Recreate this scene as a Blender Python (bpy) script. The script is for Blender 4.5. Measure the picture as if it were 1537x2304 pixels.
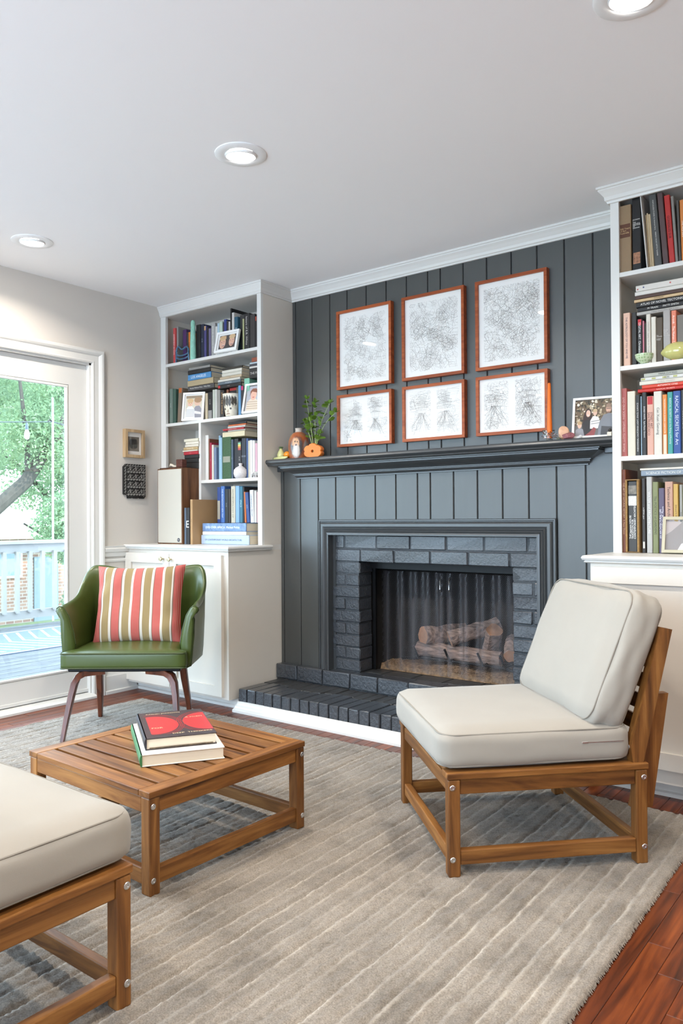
import bpy, bmesh, math, random
import numpy as np
from mathutils import Vector, Matrix

for _o in list(bpy.data.objects):
    bpy.data.objects.remove(_o, do_unlink=True)
SC = bpy.context.scene
COL = SC.collection
R_ = math.radians
random.seed(7)

# ------------------------------------------------------------------ camera
CAM_H = 1.052
_yaw, _pit, _rol = R_(37.788), R_(0.5336), R_(-0.3565)
_fw = Vector((-math.sin(_yaw) * math.cos(_pit), math.cos(_yaw) * math.cos(_pit), math.sin(_pit)))
_r = Vector((math.cos(_yaw), math.sin(_yaw), 0))
_u = _r.cross(_fw)
_r2 = _r * math.cos(_rol) + _u * math.sin(_rol)
_u2 = -_r * math.sin(_rol) + _u * math.cos(_rol)
cam_d = bpy.data.cameras.new('camera')
cam_d.sensor_fit = 'HORIZONTAL'
cam_d.sensor_width = 36.0
cam_d.lens = 36.0 * 1742.76 / 1537.0
cam_d.clip_start = 0.05
cam_d.clip_end = 200
cam = bpy.data.objects.new('camera', cam_d)
COL.objects.link(cam)
cam.matrix_world = Matrix(((_r2.x, _u2.x, -_fw.x, 0), (_r2.y, _u2.y, -_fw.y, 0),
                           (_r2.z, _u2.z, -_fw.z, CAM_H), (0, 0, 0, 1)))
SC.camera = cam

# ------------------------------------------------------------------ world, sun, exposure
world = bpy.data.worlds.new('world')
SC.world = world
world.use_nodes = True
_bg = world.node_tree.nodes['Background']
_bg.inputs['Color'].default_value = (0.60, 0.79, 1.0, 1)
_bg.inputs['Strength'].default_value = 5.5
sun_d = bpy.data.lights.new('sun', 'SUN')
sun_d.energy = 4.5
sun_d.angle = R_(0.6)
sun_d.color = (1.0, 0.95, 0.86)
sun = bpy.data.objects.new('sun', sun_d)
COL.objects.link(sun)
sun.rotation_euler = Vector((-0.60, -0.12, -0.79)).to_track_quat('-Z', 'Y').to_euler()
SC.view_settings.view_transform = 'Standard'
SC.view_settings.look = 'None'
SC.view_settings.gamma = 1.0
SC.view_settings.use_curve_mapping = False
SC.view_settings.exposure = 1.08
LAMP_W = 6.5


def portal(loc, rot, sx, sy):
    d = bpy.data.lights.new('daylight_portal', 'AREA')
    d.shape = 'RECTANGLE'; d.size = sx; d.size_y = sy
    d.energy = 1.0
    d.cycles.is_portal = True
    o = bpy.data.objects.new('daylight_portal', d)
    COL.objects.link(o); o.location = loc; o.rotation_euler = rot
    return o


portal((-4.20, 1.86, 1.0), (0, R_(-90), 0), 1.98, 1.8)
portal((-4.20, -0.5, 1.05), (0, R_(-90), 0), 1.9, 2.4)
portal((-1.9, -2.16, 1.2), (R_(90), 0, 0), 3.0, 2.2)


# ------------------------------------------------------------------ helpers
def lin(c):
    out = []
    for v in c:
        v = v / 255.0
        out.append(v / 12.92 if v <= 0.04045 else ((v + 0.055) / 1.055) ** 2.4)
    return tuple(out)


def hexc(h):
    return tuple(int(h[i:i + 2], 16) for i in (0, 2, 4))


_MATS = {}


def mk(name):
    m = bpy.data.materials.new(name); m.use_nodes = True
    nt = m.node_tree; b = nt.nodes['Principled BSDF']
    return m, nt, b


def coords(nt, kind='Object', scale=(1, 1, 1), rot=(0, 0, 0)):
    tc = nt.nodes.new('ShaderNodeTexCoord'); mp = nt.nodes.new('ShaderNodeMapping')
    mp.inputs['Scale'].default_value = scale; mp.inputs['Rotation'].default_value = rot
    nt.links.new(tc.outputs[kind], mp.inputs['Vector'])
    return mp.outputs['Vector']


def noise(nt, vec, scale, detail=4, rough=0.55, dist=0.0):
    n = nt.nodes.new('ShaderNodeTexNoise')
    n.inputs['Scale'].default_value = scale; n.inputs['Detail'].default_value = detail
    n.inputs['Roughness'].default_value = rough; n.inputs['Distortion'].default_value = dist
    if vec is not None: nt.links.new(vec, n.inputs['Vector'])
    return n.outputs['Fac']


def ramp(nt, fac, stops, interp='LINEAR'):
    r = nt.nodes.new('ShaderNodeValToRGB'); r.color_ramp.interpolation = interp
    e = r.color_ramp.elements
    while len(e) < len(stops): e.new(0.5)
    for k, (p, c) in enumerate(stops):
        e[k].position = p; e[k].color = (*c, 1)
    nt.links.new(fac, r.inputs['Fac'])
    return r.outputs['Color']


def bumpn(nt, b, fac, strength, dist=0.002):
    n = nt.nodes.new('ShaderNodeBump')
    n.inputs['Strength'].default_value = strength; n.inputs['Distance'].default_value = dist
    nt.links.new(fac, n.inputs['Height']); nt.links.new(n.outputs['Normal'], b.inputs['Normal'])


def mat(rgb, rough=0.5, name=None, var=0.0, vs=8.0, bump=0.0, bs=60.0, bd=0.002, metal=0.0, spec=0.5,
        coat=0.0, trans=0.0, ior=1.45, sheen=0.0, stretch=(1, 1, 1), emit=0.0, cr=0.03):
    key = (tuple(rgb), rough, name, var, vs, bump, bs, metal, spec, coat, trans, emit, stretch, cr)
    if key in _MATS: return _MATS[key]
    m, nt, b = mk(name or 'paint_%02x%02x%02x' % tuple(int(v) for v in rgb))
    c = lin(rgb)
    b.inputs['Base Color'].default_value = (*c, 1)
    b.inputs['Roughness'].default_value = rough
    b.inputs['Metallic'].default_value = metal
    b.inputs['Specular IOR Level'].default_value = spec
    b.inputs['Coat Weight'].default_value = coat
    b.inputs['Coat Roughness'].default_value = cr
    b.inputs['Transmission Weight'].default_value = trans
    b.inputs['IOR'].default_value = ior
    b.inputs['Sheen Weight'].default_value = sheen
    if emit:
        b.inputs['Emission Color'].default_value = (*c, 1); b.inputs['Emission Strength'].default_value = emit
    vec = coords(nt, 'Object', stretch) if (var or bump) else None
    if var:
        f = noise(nt, vec, vs, 5)
        col = ramp(nt, f, [(0.25, tuple(v * (1 - var) for v in c)), (0.75, tuple(min(1, v * (1 + var)) for v in c))])
        nt.links.new(col, b.inputs['Base Color'])
    if bump:
        bumpn(nt, b, noise(nt, vec, bs, 4), bump, bd)
    _MATS[key] = m
    return m


def wood(name, dark, mid, light, axis='x', rough=0.4, scale=3.0, across=13.0, coat=0.0, rand=0.25, bump=0.08):
    key = ('wood', name, axis)
    if key in _MATS: return _MATS[key]
    m, nt, b = mk(name + '_' + axis)
    s = {'x': (1, across, across), 'y': (across, 1, across), 'z': (across, across, 1)}[axis]
    tc = nt.nodes.new('ShaderNodeTexCoord'); oi = nt.nodes.new('ShaderNodeObjectInfo')
    va = nt.nodes.new('ShaderNodeVectorMath'); va.operation = 'ADD'
    mul = nt.nodes.new('ShaderNodeMath'); mul.operation = 'MULTIPLY'; mul.inputs[1].default_value = 37.0
    nt.links.new(oi.outputs['Random'], mul.inputs[0])
    nt.links.new(tc.outputs['Object'], va.inputs[0]); nt.links.new(mul.outputs[0], va.inputs[1])
    mp = nt.nodes.new('ShaderNodeMapping'); mp.inputs['Scale'].default_value = s
    nt.links.new(va.outputs[0], mp.inputs['Vector'])
    f1 = noise(nt, mp.outputs['Vector'], scale, 7, 0.6, 0.9)
    f2 = noise(nt, mp.outputs['Vector'], scale * 0.35, 3, 0.5, 1.5)
    mx = nt.nodes.new('ShaderNodeMath'); mx.operation = 'MULTIPLY_ADD'
    mx.inputs[1].default_value = 0.62; nt.links.new(f1, mx.inputs[0])
    m2 = nt.nodes.new('ShaderNodeMath'); m2.operation = 'MULTIPLY'; m2.inputs[1].default_value = 0.38
    nt.links.new(f2, m2.inputs[0]); nt.links.new(m2.outputs[0], mx.inputs[2])
    col = ramp(nt, mx.outputs[0], [(0.34, lin(dark)), (0.5, lin(mid)), (0.66, lin(light))])
    hs = nt.nodes.new('ShaderNodeHueSaturation')
    mr = nt.nodes.new('ShaderNodeMapRange'); mr.inputs['To Min'].default_value = 1 - rand; mr.inputs['To Max'].default_value = 1 + rand
    nt.links.new(oi.outputs['Random'], mr.inputs['Value']); nt.links.new(mr.outputs[0], hs.inputs['Value'])
    nt.links.new(col, hs.inputs['Color']); nt.links.new(hs.outputs['Color'], b.inputs['Base Color'])
    b.inputs['Roughness'].default_value = rough; b.inputs['Coat Weight'].default_value = coat
    b.inputs['Specular IOR Level'].default_value = .35; b.inputs['Coat Roughness'].default_value = 0.25
    bumpn(nt, b, f1, bump, 0.001)
    _MATS[key] = m
    return m


def glass_thin(name, tint=(1, 1, 1), ior=1.45, rough=0.0):
    if name in _MATS: return _MATS[name]
    m, nt, b = mk(name)
    nt.nodes.remove(b)
    out = nt.nodes['Material Output']
    tr = nt.nodes.new('ShaderNodeBsdfTransparent'); tr.inputs['Color'].default_value = (*tint, 1)
    gl = nt.nodes.new('ShaderNodeBsdfGlossy'); gl.inputs['Roughness'].default_value = rough
    fr = nt.nodes.new('ShaderNodeFresnel')
    ge = nt.nodes.new('ShaderNodeNewGeometry'); mr = nt.nodes.new('ShaderNodeMapRange')
    mr.inputs['To Min'].default_value = ior; mr.inputs['To Max'].default_value = 1 / ior   # same reflectance on both sides of the pane
    nt.links.new(ge.outputs['Backfacing'], mr.inputs['Value']); nt.links.new(mr.outputs[0], fr.inputs['IOR'])
    mx = nt.nodes.new('ShaderNodeMixShader')
    nt.links.new(fr.outputs[0], mx.inputs[0]); nt.links.new(tr.outputs[0], mx.inputs[1]); nt.links.new(gl.outputs[0], mx.inputs[2])
    nt.links.new(mx.outputs[0], out.inputs['Surface'])
    _MATS[name] = m
    return m


# ---- bmesh shapes
def box(bm, x0, x1, y0, y1, z0, z1, bev=0.0, seg=1, mi=0):
    n0 = len(bm.verts)
    c = [(x0, y0, z0), (x1, y0, z0), (x1, y1, z0), (x0, y1, z0), (x0, y0, z1), (x1, y0, z1), (x1, y1, z1), (x0, y1, z1)]
    v = [bm.verts.new(p) for p in c]
    fs = [bm.faces.new([v[i] for i in f]) for f in ((3, 2, 1, 0), (4, 5, 6, 7), (0, 1, 5, 4), (1, 2, 6, 5), (2, 3, 7, 6), (3, 0, 4, 7))]
    for f in fs: f.material_index = mi
    if bev > 0:
        es = set()
        for f in fs: es.update(f.edges)
        r = bmesh.ops.bevel(bm, geom=list(es), offset=bev, segments=seg, affect='EDGES', profile=0.5)
        for f in r['faces']: f.material_index = mi
    return bm


def BOX(*a, **k):
    return box(bmesh.new(), *a, **k)


def prism(bm, pts, axis, a0, a1, mi=0):
    """polygon pts (2D, in the other two axes in xyz order) extruded along axis a0..a1"""
    def mkp(p, a):
        return {'x': (a, p[0], p[1]), 'y': (p[0], a, p[1]), 'z': (p[0], p[1], a)}[axis]
    A = [bm.verts.new(mkp(p, a0)) for p in pts]; B = [bm.verts.new(mkp(p, a1)) for p in pts]
    n = len(pts); fs = []
    fs.append(bm.faces.new(A)); fs.append(bm.faces.new(B[::-1]))
    for i in range(n):
        fs.append(bm.faces.new([A[i], B[i], B[(i + 1) % n], A[(i + 1) % n]]))
    for f in fs: f.material_index = mi
    bmesh.ops.recalc_face_normals(bm, faces=fs)
    return bm


def molding(bm, p0, p1, out, prof, m0=0.0, m1=0.0, up=(0, 0, 1), mi=0):
    """profile (o, h) swept p0->p1; ends shift along the run by m*o (mitres)"""
    p0, p1, out, up = Vector(p0), Vector(p1), Vector(out), Vector(up)
    d = (p1 - p0).normalized()
    A = [bm.verts.new(p0 + out * o + up * h + d * (m0 * o)) for o, h in prof]
    B = [bm.verts.new(p1 + out * o + up * h + d * (m1 * o)) for o, h in prof]
    n = len(prof); fs = [bm.faces.new(A), bm.faces.new(B[::-1])]
    for i in range(n): fs.append(bm.faces.new([A[i], B[i], B[(i + 1) % n], A[(i + 1) % n]]))
    for f in fs: f.material_index = mi
    bmesh.ops.recalc_face_normals(bm, faces=fs)
    return bm


def lathe(bm, prof, seg=24, c=(0, 0, 0), mi=0, cap=True):
    rings = []
    for r, z in prof:
        rings.append([bm.verts.new((c[0] + r * math.cos(2 * math.pi * k / seg), c[1] + r * math.sin(2 * math.pi * k / seg), c[2] + z)) for k in range(seg)])
    fs = []
    for a, b in zip(rings, rings[1:]):
        for k in range(seg):
            fs.append(bm.faces.new([a[k], a[(k + 1) % seg], b[(k + 1) % seg], b[k]]))
    if cap:
        fs.append(bm.faces.new(rings[0][::-1])); fs.append(bm.faces.new(rings[-1]))
    for f in fs: f.material_index = mi
    return bm


def sweep(bm, path, sect, closed_sect=True, up=(0, 0, 1), mi=0, closed=False, scale=None):
    """sect: list of (a,b) in (side, upish) frame, swept along path points"""
    path = [Vector(p) for p in path]; n = len(path); rings = []
    upv = Vector(up)
    for i, p in enumerate(path):
        if closed:
            t = (path[(i + 1) % n] - path[i - 1])
        else:
            t = (path[min(i + 1, n - 1)] - path[max(i - 1, 0)])
        t.normalize()
        s = t.cross(upv)
        if s.length < 1e-4: s = t.cross(Vector((0, 1, 0)))
        s.normalize(); u = s.cross(t)
        k = scale[i] if scale else 1.0
        rings.append([bm.verts.new(p + s * (a * k) + u * (b * k)) for a, b in sect])
    m = len(sect); fs = []
    rng = range(n) if closed else range(n - 1)
    for i in rng:
        A, B = rings[i], rings[(i + 1) % n]
        for k in range(m if closed_sect else m - 1):
            fs.append(bm.faces.new([A[k], A[(k + 1) % m], B[(k + 1) % m], B[k]]))
    if not closed and closed_sect:
        fs.append(bm.faces.new(rings[0][::-1])); fs.append(bm.faces.new(rings[-1]))
    for f in fs: f.material_index = mi
    bmesh.ops.recalc_face_normals(bm, faces=fs)
    return bm


def circ(r, n=8):
    return [(r * math.cos(2 * math.pi * k / n), r * math.sin(2 * math.pi * k / n)) for k in range(n)]


def tube(bm, path, r, n=8, mi=0, closed=False, scale=None):
    return sweep(bm, path, circ(r, n), mi=mi, closed=closed, scale=scale)


def ellipsoid(bm, c, rx, ry, rz, seg=20, rings=12, mi=0):
    prof = []
    for i in range(rings + 1):
        a = -math.pi / 2 + math.pi * i / rings
        prof.append((max(1e-4, math.cos(a)), math.sin(a)))
    n0 = len(bm.verts)
    bm.verts.ensure_lookup_table()
    lathe(bm, prof, seg, (0, 0, 0), mi, cap=False)
    bm.verts.ensure_lookup_table()
    for v in bm.verts[n0:]:
        v.co = Vector((c[0] + v.co.x * rx, c[1] + v.co.y * ry, c[2] + v.co.z * rz))
    return bm


def obj(name, bm, m, parent=None, smooth=False, world=False, loc=None, rot=None, sharp=35):
    me = bpy.data.meshes.new(name)
    if world and parent is not None:
        off = parent.location
        for v in bm.verts: v.co -= off
    bm.to_mesh(me); bm.free()
    for mm in (m if isinstance(m, (list, tuple)) else [m]): me.materials.append(mm)
    if smooth:
        for p in me.polygons: p.use_smooth = True
        try: me.set_sharp_from_angle(angle=R_(sharp))
        except Exception: pass
    o = bpy.data.objects.new(name, me); COL.objects.link(o)
    if parent is not None: o.parent = parent
    if loc is not None: o.location = loc
    if rot is not None: o.rotation_euler = rot
    return o


def pyobj(name, verts, faces, m, parent=None, smooth=False, midx=None):
    me = bpy.data.meshes.new(name); me.from_pydata([tuple(v) for v in verts], [], faces); me.update()
    for mm in (m if isinstance(m, (list, tuple)) else [m]): me.materials.append(mm)
    if midx is not None: me.polygons.foreach_set('material_index', midx)
    if smooth:
        for p in me.polygons: p.use_smooth = True
    o = bpy.data.objects.new(name, me); COL.objects.link(o)
    if parent is not None: o.parent = parent
    return o


def tag(o, label=None, cat=None, group=None, kind=None):
    if label: o['label'] = label
    if cat: o['category'] = cat
    if group: o['group'] = group
    if kind: o['kind'] = kind
    return o


def thing(name, label, cat, loc=(0, 0, 0), rotz=0.0, group=None, rot=None):
    o = bpy.data.objects.new(name, None); COL.objects.link(o)
    o.empty_display_size = 0.05
    o.location = loc; o.rotation_euler = rot if rot else (0, 0, rotz)
    return tag(o, label, cat, group)


def inst(src, parent, loc=(0, 0, 0), rot=(0, 0, 0), scale=(1, 1, 1), name=None):
    o = bpy.data.objects.new(name or src.name.split('.')[0], src.data); COL.objects.link(o)
    o.parent = parent; o.location = loc; o.rotation_euler = rot; o.scale = scale
    return o


def meshpart(name, me, parent, loc=(0, 0, 0), rot=(0, 0, 0), scale=(1, 1, 1)):
    o = bpy.data.objects.new(name, me); COL.objects.link(o)
    o.parent = parent; o.location = loc; o.rotation_euler = rot; o.scale = scale
    return o


def mesh_of(bm, m, name='mesh', smooth=False, sharp=35):
    me = bpy.data.meshes.new(name); bm.to_mesh(me); bm.free()
    for mm in (m if isinstance(m, (list, tuple)) else [m]): me.materials.append(mm)
    if smooth:
        for p in me.polygons: p.use_smooth = True
        me.set_sharp_from_angle(angle=R_(sharp))
    return me


_TXT = {}


def text_geo(body):
    """flat lettering: verts (x, y), faces, width, height at font size 1"""
    if body in _TXT: return _TXT[body]
    cu = bpy.data.curves.new('lettering', 'FONT'); cu.body = body; cu.size = 1.0
    cu.resolution_u = 2; cu.space_line = 0.85
    ob = bpy.data.objects.new('lettering', cu); COL.objects.link(ob)
    dg = bpy.context.evaluated_depsgraph_get()
    me = ob.evaluated_get(dg).to_mesh()
    vs = [(v.co.x, v.co.y) for v in me.vertices]; fs = [tuple(p.vertices) for p in me.polygons]
    ob.evaluated_get(dg).to_mesh_clear()
    bpy.data.objects.remove(ob); bpy.data.curves.remove(cu)
    xs = [v[0] for v in vs] or [0]; ys = [v[1] for v in vs] or [0]
    x0, y0 = min(xs), min(ys)
    vs = [(a - x0, b - y0) for a, b in vs]
    _TXT[body] = (vs, fs, max(xs) - x0, max(ys) - y0)
    return _TXT[body]


def lettering(name, body, m, parent, origin, right, up, length, height, align='c'):
    """flat letters laid on a surface: fits in length x height, centred on origin"""
    vs, fs, w, h = text_geo(body)
    s = min(length / max(w, 1e-5), height / max(h, 1e-5))
    o, r, u = Vector(origin), Vector(right), Vector(up)
    ox = {'c': -w * s / 2, 'l': -length / 2, 'r': length / 2 - w * s}[align]
    V = [o + r * (ox + a * s) + u * (b * s - h * s / 2) for a, b in vs]
    return pyobj(name, V, fs, m, parent)

# ------------------------------------------------------------------ materials
WALL = mat((207, 201, 193), 0.75, 'wall_paint', bump=0.06, bs=220)
TRIM = mat((217, 215, 210), 0.38, 'white_trim_paint', var=0.02, vs=3)
CASEP = mat((214, 207, 196), 0.42, 'bookcase_paint', var=0.02, vs=3)
CEIL = mat((246, 246, 246), 0.85, 'ceiling_paint', bump=0.05, bs=150)
DARK = mat((54, 56, 54), 0.42, 'charcoal_panel_paint', spec=.6, coat=1.0, cr=.40, var=0.06, vs=5, bump=0.12, bs=30, stretch=(6, 6, 0.6))
DARKT = mat((54, 57, 59), 0.33, 'charcoal_trim_paint', coat=.8, cr=.3, var=0.05, vs=5)
BRICKP = mat((54, 58, 64), 0.30, 'charcoal_brick_paint', coat=.9, cr=.28, var=0.12, vs=30, bump=1.0, bs=70, bd=0.010)
BRICKT = mat((56, 57, 58), 0.36, 'hearth_top_light_tone', var=0.15, vs=14, bump=0.6, bs=60, bd=0.004)  # same brick paint; the light falling on the top is put into its colour
MORT = mat((50, 54, 58), 0.45, 'painted_mortar', bump=0.9, bs=120, bd=0.004)
FLOORW = wood('oak_floor', (38, 15, 6), (96, 42, 14), (132, 66, 26), 'y', 0.36, 2.2, 16, coat=0.08, rand=0.2)
BRASS = mat((196, 184, 150), 0.3, 'brushed_brass', metal=0.9)
CHROME = mat((205, 205, 205), 0.25, 'steel', metal=1.0)
BLACKM = mat((22, 22, 23), 0.4, 'black_metal', metal=0.6)
PANE = glass_thin('window_glass', (0.98, 1.0, 0.99))
PGLASS = glass_thin('picture_glass', (1, 1, 1), 1.42)


def st(o):
    o['kind'] = 'structure'
    return o


# ------------------------------------------------------------------ floor
XL, YB, ZC = -4.022, 3.545, 2.44
XR, YF = 2.1, -2.1
floor = st(obj('floor', BOX(XL - .1, XR + .1, YF - .1, YB + .1, -.12, -.012), mat((70, 42, 26), .5, 'subfloor')))
RUG = (-3.71, -0.63, 0.42, 2.885)
pw = 0.0572
_plank_cache = {}
rnd = random.Random(3)
x = XL + 0.002
while x < 0.55:
    y = -0.3 - rnd.random() * 0.5
    while y < YB - 0.02:
        L = rnd.uniform(0.55, 1.25)
        y1 = min(y + L, YB - 0.005)
        under = x > RUG[0] + .03 and x + pw < RUG[1] - .03 and y > RUG[2] and y1 < RUG[3] - .03
        hid = (x + pw < RUG[1] and y1 < RUG[3] - .03 and x > -3.64) or y > 3.1
        if not (under or hid):
            o = obj('floor_board', BOX(-pw / 2 + .0005, pw / 2 - .0005, 0, y1 - y - .001, -.012, 0, bev=.0012), FLOORW, floor,
                    loc=(x + pw / 2, y, 0))
        y = y1
    x += pw
# floor under the rug and out of view, one field of boards
o = obj('floor_boards', BOX(XL, XR, YF, YB, -.012, -.0035), FLOORW, floor)
tag(o, kind='stuff')

# ------------------------------------------------------------------ ceiling, walls
st(obj('ceiling', BOX(XL - .1, XR + .1, YF - .1, YB + .1, ZC, ZC + .2), CEIL))
DY0, DY1, DZ = 0.965, 2.745, 1.995           # door opening in the left wall
bm = bmesh.new()
box(bm, XL - .12, XL, DY1, YB + .1, 0, ZC); box(bm, XL - .12, XL, YF - .1, -1.7, 0, ZC); box(bm, XL - .12, XL, .7, DY0, 0, ZC); box(bm, XL - .12, XL, -1.7, .7, 0, .1); box(bm, XL - .12, XL, -1.7, .7, 2.0, ZC)
box(bm, XL - .12, XL, DY0, DY1, DZ, ZC)
wl = st(obj('wall_left', bm, WALL))
bm = bmesh.new()      # back wall with the firebox hole
box(bm, XL - .1, -2.63, 3.565, 3.665, 0, ZC); box(bm, -1.56, XR + .1, 3.565, 3.665, 0, ZC)
box(bm, -2.63, -1.56, 3.565, 3.665, 1.01, ZC); box(bm, -2.63, -1.56, 3.565, 3.665, 0, .165)
wb = st(obj('wall_back', bm, WALL))
wr = st(obj('wall_right', BOX(XR, XR + .1, YF - .1, YB + .1, 0, ZC), WALL))
bm = bmesh.new()      # wall behind the camera with a wide window
WX0, WX1, WZ0, WZ1 = -3.4, -0.4, 0.1, 2.3
box(bm, XL - .1, WX0, YF - .1, YF, 0, ZC); box(bm, WX1, XR + .1, YF - .1, YF, 0, ZC)
box(bm, WX0, WX1, YF - .1, YF, WZ1, ZC); box(bm, WX0, WX1, YF - .1, YF, 0, WZ0)
wf = st(obj('wall_front', bm, WALL))
bm = bmesh.new()
for a, b_ in ((WX0, WX0 + .06), (WX1 - .06, WX1), (-1.93, -1.87)): box(bm, a, b_, YF - .08, YF - .02, WZ0, WZ1)
box(bm, WX0, WX1, YF - .08, YF - .02, WZ0, WZ0 + .06); box(bm, WX0, WX1, YF - .08, YF - .02, WZ1 - .06, WZ1)
w1 = st(obj('window_1', bm, TRIM))
obj('window_sill', BOX(WX0 - .05, WX1 + .05, YF - .01, YF + .05, WZ0 - .03, WZ0), TRIM, w1)

bm = bmesh.new()
for a, b_ in ((-1.7, -1.63), (-.54, -.46), (.63, .7)): box(bm, XL - .09, XL - .03, a, b_, .1, 2.0)
box(bm, XL - .09, XL - .03, -1.7, .7, .1, .18); box(bm, XL - .09, XL - .03, -1.7, .7, 1.92, 2.0)
w2_ = st(obj('window_2', bm, TRIM))
for a, b_ in ((-1.63, -.54), (-.46, .63)): obj('glass_pane', BOX(XL - .062, XL - .058, a, b_, .18, 1.92), PANE, w2_)
# charcoal boards on the upper chimney wall
GR = [-3.12, -3.095, -2.964, -2.828, -2.70, -2.564, -2.427, -2.293, -2.158, -2.08, -1.944, -1.81, -1.675, -1.54, -1.403, -1.266, -1.09]
cb = st(obj('wall_fireplace', BOX(-3.12, -1.09, 3.5535, 3.5645, 1.38, ZC - .002), DARKT))
for a, b_ in zip(GR, GR[1:]):
    obj('wall_board', BOX(a + .0025, b_ - .0025, YB, 3.556, 1.38, ZC - .03, bev=.0025), DARK, cb)
# chimney breast below the mantel: boards around the brick
CY = 3.43
br = st(obj('wall_breast', BOX(-3.118, -2.71, CY + .009, 3.56, .19, 1.375), DARKT))
obj('backing', BOX(-1.45, -1.092, CY + .009, 3.56, .19, 1.375), DARKT, br)
obj('backing', BOX(-2.71, -1.45, CY + .009, 3.56, .985, 1.375), DARKT, br)
for a, b_ in zip(GR, GR[1:]):
    z0 = .2
    if a > -2.83 and b_ < -1.40: z0 = 1.035
    obj('wall_board', BOX(a + .0025, b_ - .0025, CY, CY + .011, z0, 1.375, bev=.0025), DARK, br)

# crown between the bookcases
CROWN = [(0, -.068), (.010, -.068), (.010, -.060), (.016, -.056), (.020, -.044), (.032, -.028), (.042, -.018), (.042, -.012), (.047, -.010), (.047, 0), (0, 0)]
st(obj('trim_1', molding(bmesh.new(), (-3.12, YB, ZC), (-1.09, YB, ZC), (0, -1, 0), CROWN), TRIM))

# ------------------------------------------------------------------ left wall trim
BASE = [(0, 0), (.028, 0), (.028, .018), (.016, .022), (.016, .105), (.012, .112), (.007, .128), (0, .132)]
st(obj('baseboard_left', molding(bmesh.new(), (XL, DY1 + .08, 0), (XL, 3.06, 0), (1, 0, 0), BASE), TRIM))
RAIL = [(0, -.035), (.012, -.035), (.012, -.012), (.022, -.006), (.026, .012), (.016, .018), (.02, .03), (0, .03)]
st(obj('trim_2', molding(bmesh.new(), (XL, DY1 + .08, .868), (XL, 3.0, .868), (1, 0, 0), RAIL), TRIM))
PANEL = [(0, 0), (.008, 0), (.012, .012), (.006, .02), (0, .022)]
st(obj('trim_3', molding(bmesh.new(), (XL, DY1 + .08, .80), (XL, 3.0, .80), (1, 0, 0), PANEL), TRIM))
# casing round the door: profile mitred at the corners
CAS = [(0, 0), (.012, 0), (.016, .008), (.013, .016), (.013, .045), (.02, .052), (.026, .062), (.026, .074), (.018, .081), (0, .081)]
bm = bmesh.new()
molding(bm, (XL, DY1, 0), (XL, DY1, DZ), (0, 1, 0), [(h, o) for o, h in CAS], 0, 1, up=(1, 0, 0))
molding(bm, (XL, DY0, 0), (XL, DY0, DZ), (0, -1, 0), [(h, o) for o, h in CAS], 0, 1, up=(1, 0, 0))
molding(bm, (XL, DY0, DZ), (XL, DY1, DZ), (0, 0, 1), [(h, o) for o, h in CAS], -1, 1, up=(1, 0, 0))
box(bm, XL - .12, XL, DY1 - .012, DY1, 0, DZ); box(bm, XL - .12, XL, DY0, DY0 + .012, 0, DZ); box(bm, XL - .12, XL, DY0, DY1, DZ - .012, DZ)
st(obj('trim_4', bm, TRIM))
bm = bmesh.new()
prism(bm, [(XL - .13, -.03), (XL + .045, -.0), (XL + .045, .012), (XL + .03, .02), (XL - .02, .028), (XL - .13, .028)], 'y', DY0, DY1 + .005)
st(obj('trim_5', bm, TRIM))


def glass_door(n, y0, y1, handle):
    xa, xb = XL - .075, XL - .03
    sw, tr, brl = .118, .128, .135
    z0, z1 = .03, DZ - .014
    bm = bmesh.new()
    box(bm, xa, xb, y0, y0 + sw, z0, z1); box(bm, xa, xb, y1 - sw, y1, z0, z1)
    box(bm, xa, xb, y0 + sw, y1 - sw, z1 - tr, z1); box(bm, xa, xb, y0 + sw, y1 - sw, z0, z0 + brl)
    d = st(obj('door_%d' % n, bm, TRIM))
    STOP = [(0, 0), (.006, .004), (.010, .010), (.010, .016), (.006, .018), (0, .018)]
    gy0, gy1, gz0, gz1 = y0 + sw, y1 - sw, z0 + brl, z1 - tr
    bm = bmesh.new()
    S2 = [(h, o) for o, h in STOP]
    molding(bm, (xb - .006, gy0, gz0), (xb - .006, gy1, gz0), (0, 0, 1), S2, 1, -1, up=(1, 0, 0))
    molding(bm, (xb - .006, gy0, gz1), (xb - .006, gy1, gz1), (0, 0, -1), S2, 1, -1, up=(1, 0, 0))
    molding(bm, (xb - .006, gy0, gz0), (xb - .006, gy0, gz1), (0, 1, 0), S2, 1, -1, up=(1, 0, 0))
    molding(bm, (xb - .006, gy1, gz0), (xb - .006, gy1, gz1), (0, -1, 0), S2, 1, -1, up=(1, 0, 0))
    obj('glazing_bead', bm, TRIM, d)
    obj('door_sweep', BOX(xb, xb + .012, y0, y1, z0 + .004, z0 + .02), TRIM, d)
    obj('glass_pane', BOX(xa + .02, xa + .024, gy0 + .002, gy1 - .002, gz0 + .002, gz1 - .002), PANE, d)
    if handle:
        bm = bmesh.new(); box(bm, xb, xb + .006, y0 + .03, y0 + .07, .92, 1.1, bev=.003)
        tube(bm, [(xb + .003, y0 + .05, 1.0), (xb + .045, y0 + .05, 1.0), (xb + .05, y0 + .06, 1.0), (xb + .05, y0 + .15, 1.0)], .008)
        obj('door_handle', bm, BRASS, d, smooth=True)


glass_door(1, 1.858, DY1 - .013, True)
glass_door(2, DY0 + .013, 1.852, False)

# ------------------------------------------------------------------ recessed ceiling lights
LENS = mat((255, 250, 240), .5, 'lamp_lens', emit=24)
RING = mat((238, 239, 238), .5, 'lamp_ring')


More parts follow.
